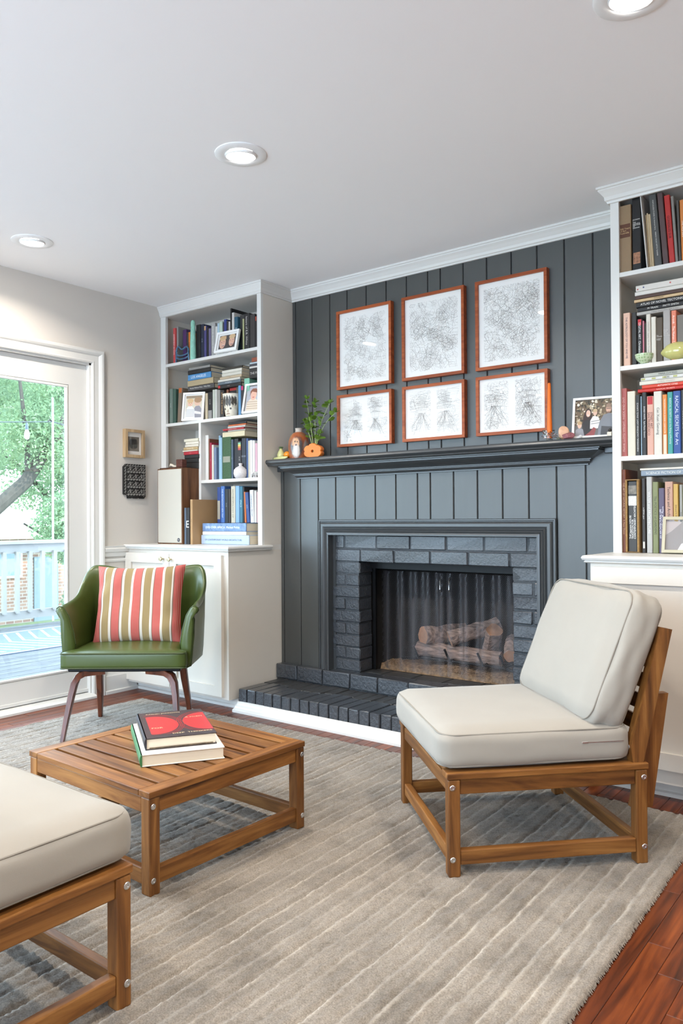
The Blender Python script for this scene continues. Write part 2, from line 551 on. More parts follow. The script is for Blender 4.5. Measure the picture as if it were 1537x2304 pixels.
def recessed(px, py, label):
    t = thing('recessed_light', label, 'light', (px, py, ZC), group='recessed ceiling lights')
    bm = bmesh.new()
    lathe(bm, [(.058, .0), (.098, .0), (.098, -.003), (.094, -.005), (.066, -.007), (.060, -.005), (.058, .0)], 40, cap=False)
    obj('trim_ring', bm, RING, t, smooth=True)
    bm = bmesh.new()
    lathe(bm, [(.060, .0), (.060, -.009), (.056, -.011), (.053, -.009), (.053, 0)], 40, cap=False)
    obj('gimbal', bm, RING, t, smooth=True, rot=(R_(5), R_(5), 0))
    bm = bmesh.new()
    lathe(bm, [(.0001, -.009), (.03, -.0085), (.0525, -.0065)], 40, cap=False)
    obj('lens', bm, LENS, t, smooth=True, rot=(R_(5), R_(5), 0))
    d = bpy.data.lights.new('lamp', 'AREA'); d.shape = 'DISK'; d.size = .10; d.energy = LAMP_W; d.color = (1.0, .91, .80)
    d.spread = R_(150)
    l = bpy.data.objects.new('lamp', d); COL.objects.link(l); l.parent = t; l.location = (0, 0, -.018)


recessed(-2.09, 2.085, 'round recessed ceiling light in the middle of the ceiling')
recessed(-3.55, 2.09, 'round recessed ceiling light nearest the glass door wall')
recessed(-.64, 2.10, 'round recessed ceiling light cut by the top right picture edge')
recessed(-2.09, .45, 'round recessed ceiling light behind the camera, middle one')
recessed(-3.55, .45, 'round recessed ceiling light behind the camera, door side')
recessed(-.64, .45, 'round recessed ceiling light behind the camera, right side')
recessed(.8, 2.1, 'round recessed ceiling light right of the view')
recessed(-2.09, -1.2, 'added fill light in the ceiling by the rear window, middle one')  # unseen rear row of four, added as warm fill from behind the camera
recessed(-3.55, -1.2, 'added fill light in the ceiling by the rear window, door side')
recessed(-.64, -1.2, 'added fill light in the ceiling by the rear window, right side')
recessed(.8, -1.2, 'added fill light in the ceiling at the rear right corner')
recessed(.8, .45, 'round recessed ceiling light far behind on the right')

# unseen block added over the room to keep the sun off the deck
st(obj('sun_blocker', BOX(XL - .25, XR + .3, YF - .3, YB + 2.5, ZC + .22, 6.2), mat((196, 190, 180), .8, 'sun_blocker_coat')))


# ------------------------------------------------------------------ built-in cabinets and bookcases
def shaker_door(parent, x0, x1, y, z0, z1, fw, knob=None):
    bm = bmesh.new(); t = .019
    box(bm, x0, x0 + fw, y - t, y, z0, z1); box(bm, x1 - fw, x1, y - t, y, z0, z1)
    box(bm, x0 + fw, x1 - fw, y - t, y, z1 - fw, z1); box(bm, x0 + fw, x1 - fw, y - t, y, z0, z0 + fw)
    box(bm, x0 + fw, x1 - fw, y - .008, y, z0 + fw, z1 - fw)
    d = obj('door', bm, CASEP, parent, world=True)
    if knob:
        bm = bmesh.new()
        lathe(bm, [(.0045, 0), (.0045, .012), (.008, .016), (.0125, .018), (.0135, .022), (.0115, .026), (.001, .027)], 20)
        k = obj('knob', bm, BRASS, d, smooth=True, loc=Vector((knob[0], y - t, knob[1])) - parent.location, rot=(R_(90), 0, 0))
    return d


def base_cabinet(x0, x1, label, doors, ztop, zb, fw, knobs):
    t = thing('base_cabinet', label, 'cabinet', ((x0 + x1) / 2, 3.27, 0), group='built-in base cabinets')
    bm = bmesh.new(); box(bm, x0, x1, 3.0, 3.56, zb, .875)
    obj('carcass', bm, CASEP, t, world=True)
    bm = bmesh.new()
    molding(bm, (x0, 3.08, 0), (x1, 3.08, 0), (0, -1, 0), [(-.4, 0), (.02, 0), (.02, .014), (.012, .018), (.008, .018), (.008, zb + .004), (-.4, zb + .004)])
    obj('toe_kick', bm, TRIM, t, world=True)
    for i, (a, b_) in enumerate(doors):
        shaker_door(t, a, b_, 3.0, zb + .016 if zb < .06 else .122, ztop, fw, knobs[i])
    return t


def countertop(x0, x1, side0, side1, label):
    t = thing('countertop', label, 'countertop', ((x0 + x1) / 2, 3.27, .875), group='built-in countertops')
    NOSE = [(0, .0), (.012, .0), (.02, .004), (.016, .010), (.024, .012), (.028, .020), (.024, .028), (.018, .030), (0, .030)]
    bm = bmesh.new()
    box(bm, x0, x1, 3.0, 3.56, .875, .905)
    molding(bm, (x0, 3.0, .875), (x1, 3.0, .875), (0, -1, 0), NOSE, -1 if side0 else 0, 1 if side1 else 0)
    if side1: molding(bm, (x1, 3.0, .875), (x1, 3.335, .875), (1, 0, 0), NOSE, -1, 0)
    if side0: molding(bm, (x0, 3.0, .875), (x0, 3.335, .875), (-1, 0, 0), NOSE, -1, 0)
    obj('top', bm, TRIM, t, world=True)
    return t


base_cabinet(XL + .001, -3.12, 'white shaker base cabinet behind the green armchair', [(-4.016, -3.599), (-3.595, -3.158)], .855, .055, .058,
             [(-3.651, .824), (-3.578, .823)])
base_cabinet(-1.092, -.19, 'white shaker base cabinet behind the right lounge chair', [(-1.077, -.645), (-.641, -.205)], .862, .066, .062,
             [(-.69, .82), (-.60, .82)])
countertop(XL + .001, -3.12, False, True, 'white painted countertop under the left bookcase')
countertop(-1.092, -.19, True, False, 'white painted countertop under the right bookcase')

BOOKCASE_Y = 3.27


def bookcase(x0, x1, stl, strt, shelves, ztop, label, divider=None, short=None, left_ret=False, right_ret=False):
    t = thing('bookcase', label, 'bookcase', ((x0 + x1) / 2, 3.4, .905), group='built-in bookcases')
    yf = BOOKCASE_Y
    obj('side_panel', BOX(x0, x0 + .019, yf + .019, 3.56, .905, ZC - .002), CASEP, t, world=True)
    obj('side_panel', BOX(x1 - .019, x1, yf + .019, 3.56, .905, ZC - .002), CASEP, t, world=True)
    obj('back_panel', BOX(x0 + .019, x1 - .019, 3.548, 3.56, .905, ZC - .002), CASEP, t, world=True)
    obj('stile', BOX(x0, stl, yf, yf + .019, .905, ZC - .002), TRIM, t, world=True)
    obj('stile', BOX(strt, x1, yf, yf + .019, .905, ZC - .002), TRIM, t, world=True)
    bm = bmesh.new(); box(bm, stl, strt, yf, yf + .019, ztop, ZC - .002); box(bm, x0 + .019, x1 - .019, yf + .019, 3.548, ztop, ztop + .018)
    obj('top_rail', bm, TRIM, t, world=True)
    for i, z in enumerate(shelves):
        a = x0 + .019
        if divider and i == 2: a = divider[1]
        obj('shelf', BOX(a, x1 - .019, yf + .002, 3.548, z - .019, z, bev=.001), TRIM, t, world=True)
    if divider:
        obj('divider', BOX(divider[0], divider[1], yf + .002, 3.548, .906, shelves[1] - .019), TRIM, t, world=True)
    C2 = [(0, -.066), (.006, -.066), (.008, -.058), (.012, -.054), (.013, -.04), (.02, -.026), (.026, -.016), (.026, -.011), (.03, -.009), (.03, 0), (0, 0)]
    if left_ret: C2 = [(o * 1.5, h) for o, h in C2]
    bm = bmesh.new()
    molding(bm, (x0, yf, ZC - .001), (x1, yf, ZC - .001), (0, -1, 0), C2, -1 if left_ret else 0, 1 if right_ret else 0)
    if right_ret: molding(bm, (x1, yf, ZC - .001), (x1, YB, ZC - .001), (1, 0, 0), C2, -1, 0)
    if left_ret: molding(bm, (x0, yf, ZC - .001), (x0, YB, ZC - .001), (-1, 0, 0), C2, -1, 0)
    obj('crown_molding', bm, TRIM, t, world=True)
    return t


LZ = [2.064, 1.677, 1.300]
RZ = [2.076, 1.684, 1.307]
bookcase(XL + .002, -3.12, -3.972, -3.152, LZ, 2.371, 'tall white built-in bookcase left of the fireplace', divider=(-3.661, -3.641), right_ret=True)
bookcase(-1.092, -.19, -1.057, -.225, RZ, 2.387, 'tall white built-in bookcase right of the fireplace', left_ret=True)
# painted side of the left built-in runs down to the floor
# ------------------------------------------------------------------ mantel
t = thing('mantel_shelf', 'charcoal painted mantel shelf with deep crown molding over the fireplace', 'mantel', (-2.105, 3.43, 1.29))
SH = [(0, .355 - .29 - .29 + .285), (.0, .0)]
bm = bmesh.new()
E_ = [(3.545, 1.362), (3.325, 1.362), (3.318, 1.366), (3.316, 1.372), (3.307, 1.375), (3.300, 1.384), (3.301, 1.393), (3.307, 1.400), (3.545, 1.400)]
prism(bm, E_, 'x', -3.1195, -1.0925)
obj('shelf_board', bm, DARKT, t, world=True, smooth=True)
MP = [(0, 0), (.012, 0), (.012, .006), (.020, .012), (.024, .018), (.024, .022), (.030, .024), (.030, .028), (.040, .036), (.058, .044), (.072, .051), (.080, .057), (.083, .060), (.083, .066), (.090, .068), (.090, .073), (0, .073)]
x0m, x1m, zm = -2.965, -1.262, 1.289
for nm, a, b_, ou, m0, m1 in (('crown_molding', (x0m, CY, zm), (x1m, CY, zm), (0, -1, 0), -1, 1),):
    obj(nm, molding(bmesh.new(), a, b_, ou, MP, m0, m1), DARKT, t, world=True)
for sx, ex in ((x0m, -1), (x1m, 1)):
    obj('molding_return', molding(bmesh.new(), (sx, CY, zm), (sx, CY + .02, zm), (ex, 0, 0), MP, -1, 0), DARKT, t, world=True)
obj('cleat', BOX(-3.119, x0m - .09, CY - .03, CY, 1.335, 1.362, bev=.003), DARKT, t, world=True)
obj('cleat', BOX(x1m + .09, -1.093, CY - .03, CY, 1.335, 1.362, bev=.003), DARKT, t, world=True)

# surround trim (mitred picture-frame molding)
t = thing('fireplace_surround', 'charcoal stepped molding framing the brick fireplace opening', 'fireplace trim', (-2.09, 3.41, .205))
SP = [(0, 0), (.014, 0), (.018, .004), (.018, .012), (.013, .016), (.013, .020), (.022, .026), (.026, .034), (.026, .052), (.021, .062), (.027, .066), (.031, .072), (.026, .078), (.030, .082), (.034, .088), (.029, .094), (.034, .098), (.036, .108), (.036, .116), (-.06, .116), (-.06, .108), (0, .1)]
S2 = [(h * .74, o) for o, h in SP]
xo0, xo1, zo = -2.815, -1.402, 1.05
obj('side_trim', molding(bmesh.new(), (xo0, CY, .205), (xo0, CY, zo), (1, 0, 0), S2, 0, -1, up=(0, -1, 0)), DARKT, t, world=True)
obj('side_trim', molding(bmesh.new(), (xo1, CY, .205), (xo1, CY, zo), (-1, 0, 0), S2, 0, -1, up=(0, -1, 0)), DARKT, t, world=True)
obj('head_trim', molding(bmesh.new(), (xo0, CY, zo), (xo1, CY, zo), (0, 0, -1), S2, 1, -1, up=(0, -1, 0)), DARKT, t, world=True)

# ------------------------------------------------------------------ brick fireplace
ub = bmesh.new(); box(ub, -.5, .5, -.5, .5, -.5, .5)
bmesh.ops.subdivide_edges(ub, edges=ub.edges[:], cuts=1, use_grid_fill=True)


def brick_mesh(sx, sy, sz, seed, m, bev=.004):
    rr = random.Random(seed)
    b = bmesh.new(); box(b, -sx / 2, sx / 2, -sy / 2, sy / 2, -sz / 2, sz / 2, bev=bev, seg=1)
    for v in b.verts:
        v.co += Vector((rr.uniform(-1, 1), rr.uniform(-1, 1), rr.uniform(-1, 1))) * .0016
    return mesh_of(b, m, 'brick')


ub.free()
BY = 3.440                       # brick face
OX0, OX1, OZ = -2.548, -1.632, .816     # opening
t = thing('brick_fireplace', 'charcoal painted brick firebox surround with rough glossy bricks', 'fireplace', (-2.12, 3.55, .205))
bm = bmesh.new()
box(bm, -2.76, OX0 - .004, BY + .005, 3.562, .2, 1.0); box(bm, OX1 + .004, -1.44, BY + .005, 3.562, .2, 1.0)
box(bm, OX0 - .004, OX1 + .004, BY + .005, 3.562, OZ + .004, 1.0)
obj('mortar', bm, MORT, t, world=True)
tl = t.location
rr = random.Random(5)


def put_brick(parent, x0, x1, y0, y1, z0, z1, m=None, dy=0.0, tilt=0.0):
    me = brick_mesh(x1 - x0, y1 - y0, z1 - z0, rr.random(), m or BRICKP)
    return meshpart('brick', me, parent, Vector(((x0 + x1) / 2, (y0 + y1) / 2 + dy, (z0 + z1) / 2)) - parent.location,
                    (0, R_(tilt), R_(rr.uniform(-.5, .5))))


# side piers: nine courses left, right
nz = 9
ch = (OZ - .205) / nz
for k in range(nz):
    z0 = .205 + k * ch + .004; z1 = .205 + (k + 1) * ch - .004
    dy = rr.uniform(-.004, .004)
    if k % 2 == 0:
        put_brick(t, -2.76, OX0 + rr.uniform(-.004, .004), BY, 3.56, z0, z1, dy=dy)
        put_brick(t, OX1 + rr.uniform(-.004, .004), -1.45, BY, 3.56, z0, z1, dy=dy)
    else:
        put_brick(t, -2.76, OX0 - .098, BY, 3.54, z0, z1, dy=dy)
        put_brick(t, OX0 - .09, OX0 + rr.uniform(-.004, .004), BY, 3.56, z0, z1, dy=dy * .5)
        put_brick(t, OX1 + rr.uniform(-.004, .004), OX1 + .10, BY, 3.56, z0, z1, dy=dy)
        put_brick(t, OX1 + .108, -1.45, BY, 3.54, z0, z1, dy=dy * .5)
# two lintel courses
for row, (z0, z1, xs) in enumerate((
        (OZ + .001, OZ + .068, [-2.76, -2.537, -2.314, -2.09, -1.871, -1.644, -1.45]),
        (OZ + .074, OZ + .146, [-2.76, -2.649, -2.43, -2.213, -1.996, -1.782, -1.553, -1.45]))):
    for a, b_ in zip(xs, xs[1:]):
        put_brick(t, a + .004, b_ - .004, BY, 3.55, z0, z1, dy=rr.uniform(-.003, .003))
# hearth: raised brick with rowlock front, stretcher step behind
t = thing('brick_hearth', 'raised black painted brick hearth with rowlock front edge', 'hearth', (-2.1, 3.2, 0))
HX0, HX1, HY, HZ, SY, SZ = -3.085, -1.115, 3.038, .120, 3.378, .205
bm = bmesh.new()
box(bm, HX0 + .01, HX1 - .01, HY + .012, 3.43, .0, HZ - .007)
box(bm, -3.115, -1.095, SY + .012, 3.562, .1, SZ - .006)
obj('mortar_bed', bm, MORT, t, world=True)
n = 31
w = (HX1 - HX0) / n
for k in range(n):
    a, b_ = HX0 + k * w + .003, HX0 + (k + 1) * w - .003
    sp = HY + rr.choice((.195, .17, .215))
    put_brick(t, a, b_, HY + rr.uniform(-.002, .003), sp - .003, .012, HZ + rr.uniform(-.002, .002), BRICKP)
    put_brick(t, a + rr.uniform(-.001, .001), b_, sp + .003, SY + .02, .03, HZ + rr.uniform(-.003, .001), BRICKT)
xs = [-3.118, -2.955, -2.765, -2.572, -2.385, -2.192, -2.0, -1.81, -1.615, -1.425, -1.235, -1.098]
for a, b_ in zip(xs, xs[1:]):
    put_brick(t, a + .003, b_ - .003, SY + rr.uniform(-.003, .003), SY + .095, HZ + .004, SZ)
for a, b_ in zip([-2.8, -2.62, -2.43, -2.24, -2.05, -1.86, -1.67, -1.4], [-2.62, -2.43, -2.24, -2.05, -1.86, -1.67, -1.48, -1.1]):
    put_brick(t, a + .003, b_ - .003, SY + .1, 3.60 if a > -2.63 and b_ < -1.56 else 3.56, HZ + .05, SZ - .001, BRICKT)
HT = [(0, 0), (.048, 0), (.048, .012), (.040, .017), (.030, .020), (.026, .028), (.016, .034), (.010, .042), (.008, .050), (0, .052)]
st(obj('trim_6', molding(bmesh.new(), (HX0 + .0, HY, 0), (HX1, HY, 0), (0, -1, 0), HT, 0, 0), TRIM))

# firebox lining
t = thing('firebox', 'black metal firebox lining inside the fireplace', 'firebox', (-2.12, 3.85, .2))
SOOT = mat((26, 24, 23), .8, 'sooty_firebrick', var=.3, vs=9, bump=.5, bs=40)
bm = bmesh.new()
box(bm, -2.52, -1.66, 4.02, 4.06, .18, 1.0); 
prism(bm, [(-2.62, 3.575), (-2.548, 3.575), (-2.44, 4.03), (-2.50, 4.06)], 'z', .18, 1.0)
prism(bm, [(-1.57, 3.575), (-1.632, 3.575), (-1.74, 4.03), (-1.69, 4.06)], 'z', .18, 1.0)
box(bm, -2.62, -1.57, 3.605, 4.06, .92, 1.0)
obj('lining', bm, SOOT, t, world=True)
obj('firebox_floor', BOX(-2.62, -1.57, 3.60, 4.06, .17, .2), SOOT, t, world=True)
bm = bmesh.new()
box(bm, OX0, OX0 + .022, 3.566, 3.582, .206, .80); box(bm, OX1 - .022, OX1, 3.566, 3.582, .206, .80)
box(bm, OX0, OX1, 3.55, 3.582, .775, OZ - .001)
obj('metal_frame', bm, BLACKM, t, world=True)
# rod and two chain-mesh curtains
t = thing('fire_screen', 'black chain mesh fire curtains hanging across the firebox', 'fire screen', (-2.12, 3.605, .206))
bm = bmesh.new(); tube(bm, [(OX0 + .01, 3.605, .768), (OX1 - .01, 3.605, .768)], .006)
obj('curtain_rod', bm, BLACKM, t, world=True, smooth=True)
WIRE = mat((118, 116, 120), .35, 'steel_wire', metal=.7)
rc = random.Random(11)


def curtain(x0, x1, z0, z1, ph, nf):
    def yy(u):
        return 3.608 + .012 * math.sin(u * nf * 2 * math.pi + ph) + .005 * math.sin(u * nf * 5.1 + ph * 2)
    W, Hh = x1 - x0, z1 - z0
    p = .0088
    nd = int((W + Hh) / p); V = []; Fc = []
    seg = .011; wd = .00055
    for s in (1, -1):
        for k in range(nd):
            c = k * p
            # line: u*W*? param along height
            pts = []
            nseg = int(Hh / seg)
            for j in range(nseg + 1):
                z = j * Hh / nseg
                xx = (c - z) if s == 1 else (c - Hh + z)
                if 0 <= xx <= W: pts.append((x0 + xx, yy(xx / W) + s * .0006, z0 + z))
            for a, b_ in zip(pts, pts[1:]):
                i = len(V)
                V += [(a[0] - wd, a[1], a[2]), (a[0] + wd, a[1], a[2]), (b_[0] + wd, b_[1], b_[2]), (b_[0] - wd, b_[1], b_[2])]
                Fc.append((i, i + 1, i + 2, i + 3))
    tt = t.location
    V = [(a - tt.x, b - tt.y, c - tt.z) for a, b, c in V]
    o = pyobj('mesh_curtain', V, Fc, WIRE, t)
    o['kind'] = 'stuff'


curtain(OX0 + .03, -2.085, .212, .762, .4, 5)
curtain(-2.10, OX1 - .01, .212, .762, 1.9, 5)
for hx in (-2.12, -2.065):
    bm = bmesh.new(); tube(bm, [(hx, 3.594, .735), (hx, 3.586, .72), (hx, 3.586, .675), (hx, 3.594, .66)], .0035)
    obj('pull_handle', bm, CHROME, t, world=True, smooth=True)

# grate, logs, ember bed
t = tag(thing('fire_grate', 'black iron log grate inside the firebox', 'grate', (-2.1, 3.8, .2)), None)
bm = bmesh.new()
for gy in (3.72, 3.88):
    tube(bm, [(-2.45, gy, .255), (-2.35, gy, .27), (-1.85, gy, .27), (-1.74, gy, .255), (-1.72, gy, .2)], .008)
for gx in (-2.35, -2.15, -1.95, -1.82):
    tube(bm, [(gx, 3.68, .34), (gx + .02, 3.70, .275), (gx + .02, 3.90, .275), (gx, 3.94, .32)], .007)
obj('bars', bm, BLACKM, t, world=True, smooth=True)
LOGB = mat((150, 126, 114), .9, 'ceramic_bark', var=.75, vs=30, bump=1.0, bs=34, bd=.01, stretch=(.5, 2, 2))
LOGE = mat((176, 128, 96), .85, 'split_log_wood', var=.3, vs=25)


def log(label, a, b_, r, seed):
    rr2 = random.Random(seed)
    a, b_ = Vector(a), Vector(b_)
    bm = bmesh.new()
    path = [a.lerp(b_, k / 7) + Vector((0, 0, rr2.uniform(-.005, .005))) for k in range(8)]
    sect = [((r * rr2.uniform(.82, 1.1)) * math.cos(2 * math.pi * k / 14), (r * rr2.uniform(.82, 1.1)) * math.sin(2 * math.pi * k / 14)) for k in range(14)]
    sweep(bm, path, sect, scale=[1 + rr2.uniform(-.06, .06) for _ in path])
    for f in bm.faces:
        if len(f.verts) > 4: f.material_index = 1
    o = obj('log', bm, [LOGB, LOGE], None, smooth=True, sharp=50)
    return tag(o, label, 'log', 'gas logs in the firebox')


log('thick grey bark log lying across the front of the grate', (-2.36, 3.75, .315), (-1.86, 3.78, .295), .042, 1)
log('round log end pointing forward at upper left of the fire', (-2.30, 3.70, .395), (-2.18, 3.95, .40), .048, 2)
log('split log leaning diagonally over the middle of the fire', (-2.14, 3.72, .395), (-1.93, 3.90, .47), .04, 3)
log('charred dark log standing behind right of the fire', (-1.98, 3.88, .30), (-1.90, 3.78, .45), .045, 4)
log('short orange split log at the right of the fire', (-1.83, 3.86, .40), (-1.78, 3.72, .335), .035, 5)
bm = bmesh.new()
EMB = mat((126, 100, 74), .95, 'vermiculite', var=.6, vs=60, bump=.8, bs=90, bd=.005)
V = []; Fc = []
nx_, ny_ = 150, 44
re = np.random.RandomState(3)
for j in range(ny_):
    for i in range(nx_):
        xx = -2.545 + .91 * i / (nx_ - 1); yv = 3.625 + .37 * j / (ny_ - 1)
        h = .012 + .03 * math.exp(-((yv - 3.72) / .1) ** 2) * (0.7 + .3 * math.sin(xx * 17)) + re.rand() * .009
        if j == 0: h = 0
        V.append((xx, yv, .2 + h))
for j in range(ny_ - 1):
    for i in range(nx_ - 1):
        q = j * nx_ + i; Fc.append((q, q + 1, q + nx_ + 1, q + nx_))
o = pyobj('ember_bed', V, Fc, EMB, None)
tag(o, 'tan gravel ember bed under the grate', 'embers', kind='stuff')


# ------------------------------------------------------------------ rug
def make_rug():
    x0, x1, y0, y1 = RUG
    st_ = .0062
    nx, ny = int((x1 - x0) / st_), int((y1 - y0) / st_)
    rs = np.random.RandomState(9)
    X = np.linspace(x0, x1, nx); Y = np.linspace(y0, y1, ny)
    XX, YY = np.meshgrid(X, Y)
    Z = np.full_like(XX, .0115)
    fine = rs.rand(ny, nx)
    Z += (fine - .5) * .0042
    # larger soft mottling
    def smooth(a, k):
        for _ in range(k):
            a = (a + np.roll(a, 1, 0) + np.roll(a, -1, 0) + np.roll(a, 1, 1) + np.roll(a, -1, 1)) / 5
        return a
    m1 = smooth(rs.rand(ny, nx), 10); m1 = (m1 - m1.mean()) / m1.std()
    Z += m1 * .0007
    # low carved loop lines run along y at uneven spacing
    lines = []; xx = x0 + .03
    while xx < x1:
        lines.append((xx, rs.uniform(.35, 1.0))); xx += rs.choice([.052, .055, .06, .064])
    wav = smooth(rs.rand(ny, 1), 30)[:, :1]
    wav = (wav - wav.mean()) * .08
    LN = np.zeros_like(XX)
    for lx, amp in lines:
        seg = smooth(rs.rand(ny, 1), 25); seg = (seg - seg.mean()) / seg.std()
        d = np.abs(XX - (lx + wav * .2 + seg * .0006))
        Z -= amp * (.0066 + .0012 * seg) * np.exp(-(d / .0055) ** 2)
        Z += amp * .0022 * np.exp(-((XX - lx - .010) / .006) ** 2)
        LN += amp * np.clip(.75 + .35 * seg, 0, 1.3) * np.exp(-((XX - lx - .0075 - wav * .2) / .0048) ** 2)
    # edges round down, slightly ragged
    e = np.minimum.reduce([XX - x0, x1 - XX, YY - y0, y1 - YY])
    Z = np.where(e < .008, Z * np.clip(e / .008, .05, 1) ** .5, Z)
    ragx = (rs.rand(ny) - .5) * .007; ragy = (rs.rand(nx) - .5) * .007
    # very slight skew, as it lies
    XX = XX + (YY - 2.0) * -.016 + np.where(XX > x1 - .004, ragx[:, None], 0)
    YY = YY + np.where(YY > y1 - .004, ragy[None, :], 0)
    jit = (rs.rand(ny, nx) - .5) * .003
    XX = XX + jit; YY = YY + (rs.rand(ny, nx) - .5) * .003
    co = np.stack([XX, YY, Z], -1).reshape(-1, 3)
    me = bpy.data.meshes.new('rug')
    nq = (nx - 1) * (ny - 1)
    me.vertices.add(nx * ny); me.vertices.foreach_set('co', co.ravel())
    i = np.arange(ny - 1)[:, None] * nx + np.arange(nx - 1)[None, :]
    q = np.stack([i, i + 1, i + nx + 1, i + nx], -1).reshape(-1)
    me.loops.add(nq * 4); me.loops.foreach_set('vertex_index', q.astype(np.int32))
    me.polygons.add(nq); me.polygons.foreach_set('loop_start', np.arange(0, nq * 4, 4, dtype=np.int32))
    me.polygons.foreach_set('loop_total', np.full(nq, 4, dtype=np.int32))
    me.update(); me.validate()
    at = me.attributes.new('ridge', 'FLOAT', 'POINT'); at.data.foreach_set('value', np.clip(LN, 0, 1).astype(np.float32).ravel())
    m, nt, b = mk('wool_rug')
    v = coords(nt, 'Object', (1, 1, 1))
    f1 = noise(nt, v, 4.0, 6, .65, .4)
    v2 = coords(nt, 'Object', (9, 1.2, 1))
    f2 = noise(nt, v2, 3.0, 4, .6, .5)
    f3 = noise(nt, v, 260, 2, .6)
    c1 = ramp(nt, f1, [(.30, lin((106, 98, 88))), (.48, lin((134, 125, 114))), (.70, lin((149, 140, 129)))])
    c2 = ramp(nt, f2, [(.3, (.80, .80, .80)), (.7, (1.08, 1.07, 1.05))])
    c3 = ramp(nt, f3, [(.32, (.66, .65, .64)), (.68, (1.2, 1.2, 1.2))])
    x1_ = nt.nodes.new('ShaderNodeMix'); x1_.data_type = 'RGBA'; x1_.blend_type = 'MULTIPLY'; x1_.inputs['Factor'].default_value = 1
    nt.links.new(c1, x1_.inputs['A']); nt.links.new(c2, x1_.inputs['B'])
    x2_ = nt.nodes.new('ShaderNodeMix'); x2_.data_type = 'RGBA'; x2_.blend_type = 'MULTIPLY'; x2_.inputs['Factor'].default_value = 1
    nt.links.new(x1_.outputs['Result'], x2_.inputs['A']); nt.links.new(c3, x2_.inputs['B'])
    an = nt.nodes.new('ShaderNodeAttribute'); an.attribute_name = 'ridge'
    x3_ = nt.nodes.new('ShaderNodeMix'); x3_.data_type = 'RGBA'
    ml_ = nt.nodes.new('ShaderNodeMath'); ml_.operation = 'MULTIPLY'; ml_.inputs[1].default_value = .8
    nt.links.new(an.outputs['Fac'], ml_.inputs[0]); nt.links.new(ml_.outputs[0], x3_.inputs['Factor'])
    nt.links.new(x2_.outputs['Result'], x3_.inputs['A']); x3_.inputs['B'].default_value = (*lin((176, 165, 149)), 1)
    nt.links.new(x3_.outputs['Result'], b.inputs['Base Color'])
    b.inputs['Roughness'].default_value = .95; b.inputs['Sheen Weight'].default_value = .25; b.inputs['Specular IOR Level'].default_value = .1
    bumpn(nt, b, f3, .5, .002)
    me.materials.append(m)
    o = bpy.data.objects.new('rug', me); COL.objects.link(o)
    t = thing('area_rug', 'beige grey wool rug with carved lines under the lounge furniture', 'rug', (-2.17, 1.65, 0))
    o.name = 'pile'; o.parent = t; o.location = (2.17, -1.65, 0)
    # bound fringe along the right and far edges
    V = []; Fc = []
    rf = random.Random(4)
    k = 0
    yy = y0
    tloc = t.location
    def tuft(p, d):
        i = len(V)
        n_ = Vector((-d.y, d.x, 0)) * .0022
        a = Vector(p); b_ = a + d * rf.uniform(.5, 1.2) * .007 + Vector((0, 0, -.006))
        V.extend([a - n_ - tloc, a + n_ - tloc, b_ + n_ * .5 - tloc, b_ - n_ * .5 - tloc]); Fc.append((i, i + 1, i + 2, i + 3))
    while yy < y1:
        tuft((x1 + (yy - 2) * -.016 - .002, yy, .009), Vector((1, rf.uniform(-.6, .6), 0)).normalized()); yy += .0045
    xx = x0
    while xx < x1:
        tuft((xx - (y1 - 2) * .016, y1 - .002, .009), Vector((rf.uniform(-.6, .6), 1, 0)).normalized()); xx += .0045
    f_ = pyobj('fringe', V, Fc, m, t); f_['kind'] = 'stuff'


make_rug()
RZT = .0115       # top of the rug

# ------------------------------------------------------------------ acacia lounge furniture
AC = dict(dark=(66, 35, 12), mid=(120, 76, 34), light=(156, 108, 56))
AX, AY, AZ = (wood('acacia', AC['dark'], AC['mid'], AC['light'], a, .46, 2.6, 11, rand=.16) for a in 'xyz')
FABRIC = mat((153, 147, 137), .9, 'canvas_cushion', var=.03, vs=6, bump=.25, bs=900, bd=.0006, sheen=.2)
FABRIC2 = mat((140, 134, 124), .9, 'canvas_piping', bump=.2, bs=900)


def slab(parent, name, x0, x1, y0, y1, z0, z1, ax, bev=.003):
    c = Vector(((x0 + x1) / 2, (y0 + y1) / 2, (z0 + z1) / 2))
    b = BOX(x0 - c.x, x1 - c.x, y0 - c.y, y1 - c.y, z0 - c.z, z1 - c.z, bev=bev, seg=2)
    return obj(name, b, {'x': AX, 'y': AY, 'z': AZ}[ax], parent, loc=c)


def bolt(parent, x, y, z, nrm):
    bm = bmesh.new()
    lathe(bm, [(.0085, 0), (.0085, .0015), (.0070, .0028), (.0035, .0030), (.0034, .0012), (.0004, .0010)], 18)
    rot = {'x': (0, R_(90), 0), '-x': (0, R_(-90), 0), '-y': (R_(90), 0, 0), 'y': (R_(-90), 0, 0)}[nrm]
    return obj('bolt', bm, CHROME, parent, smooth=True, loc=(x, y, z), rot=rot)


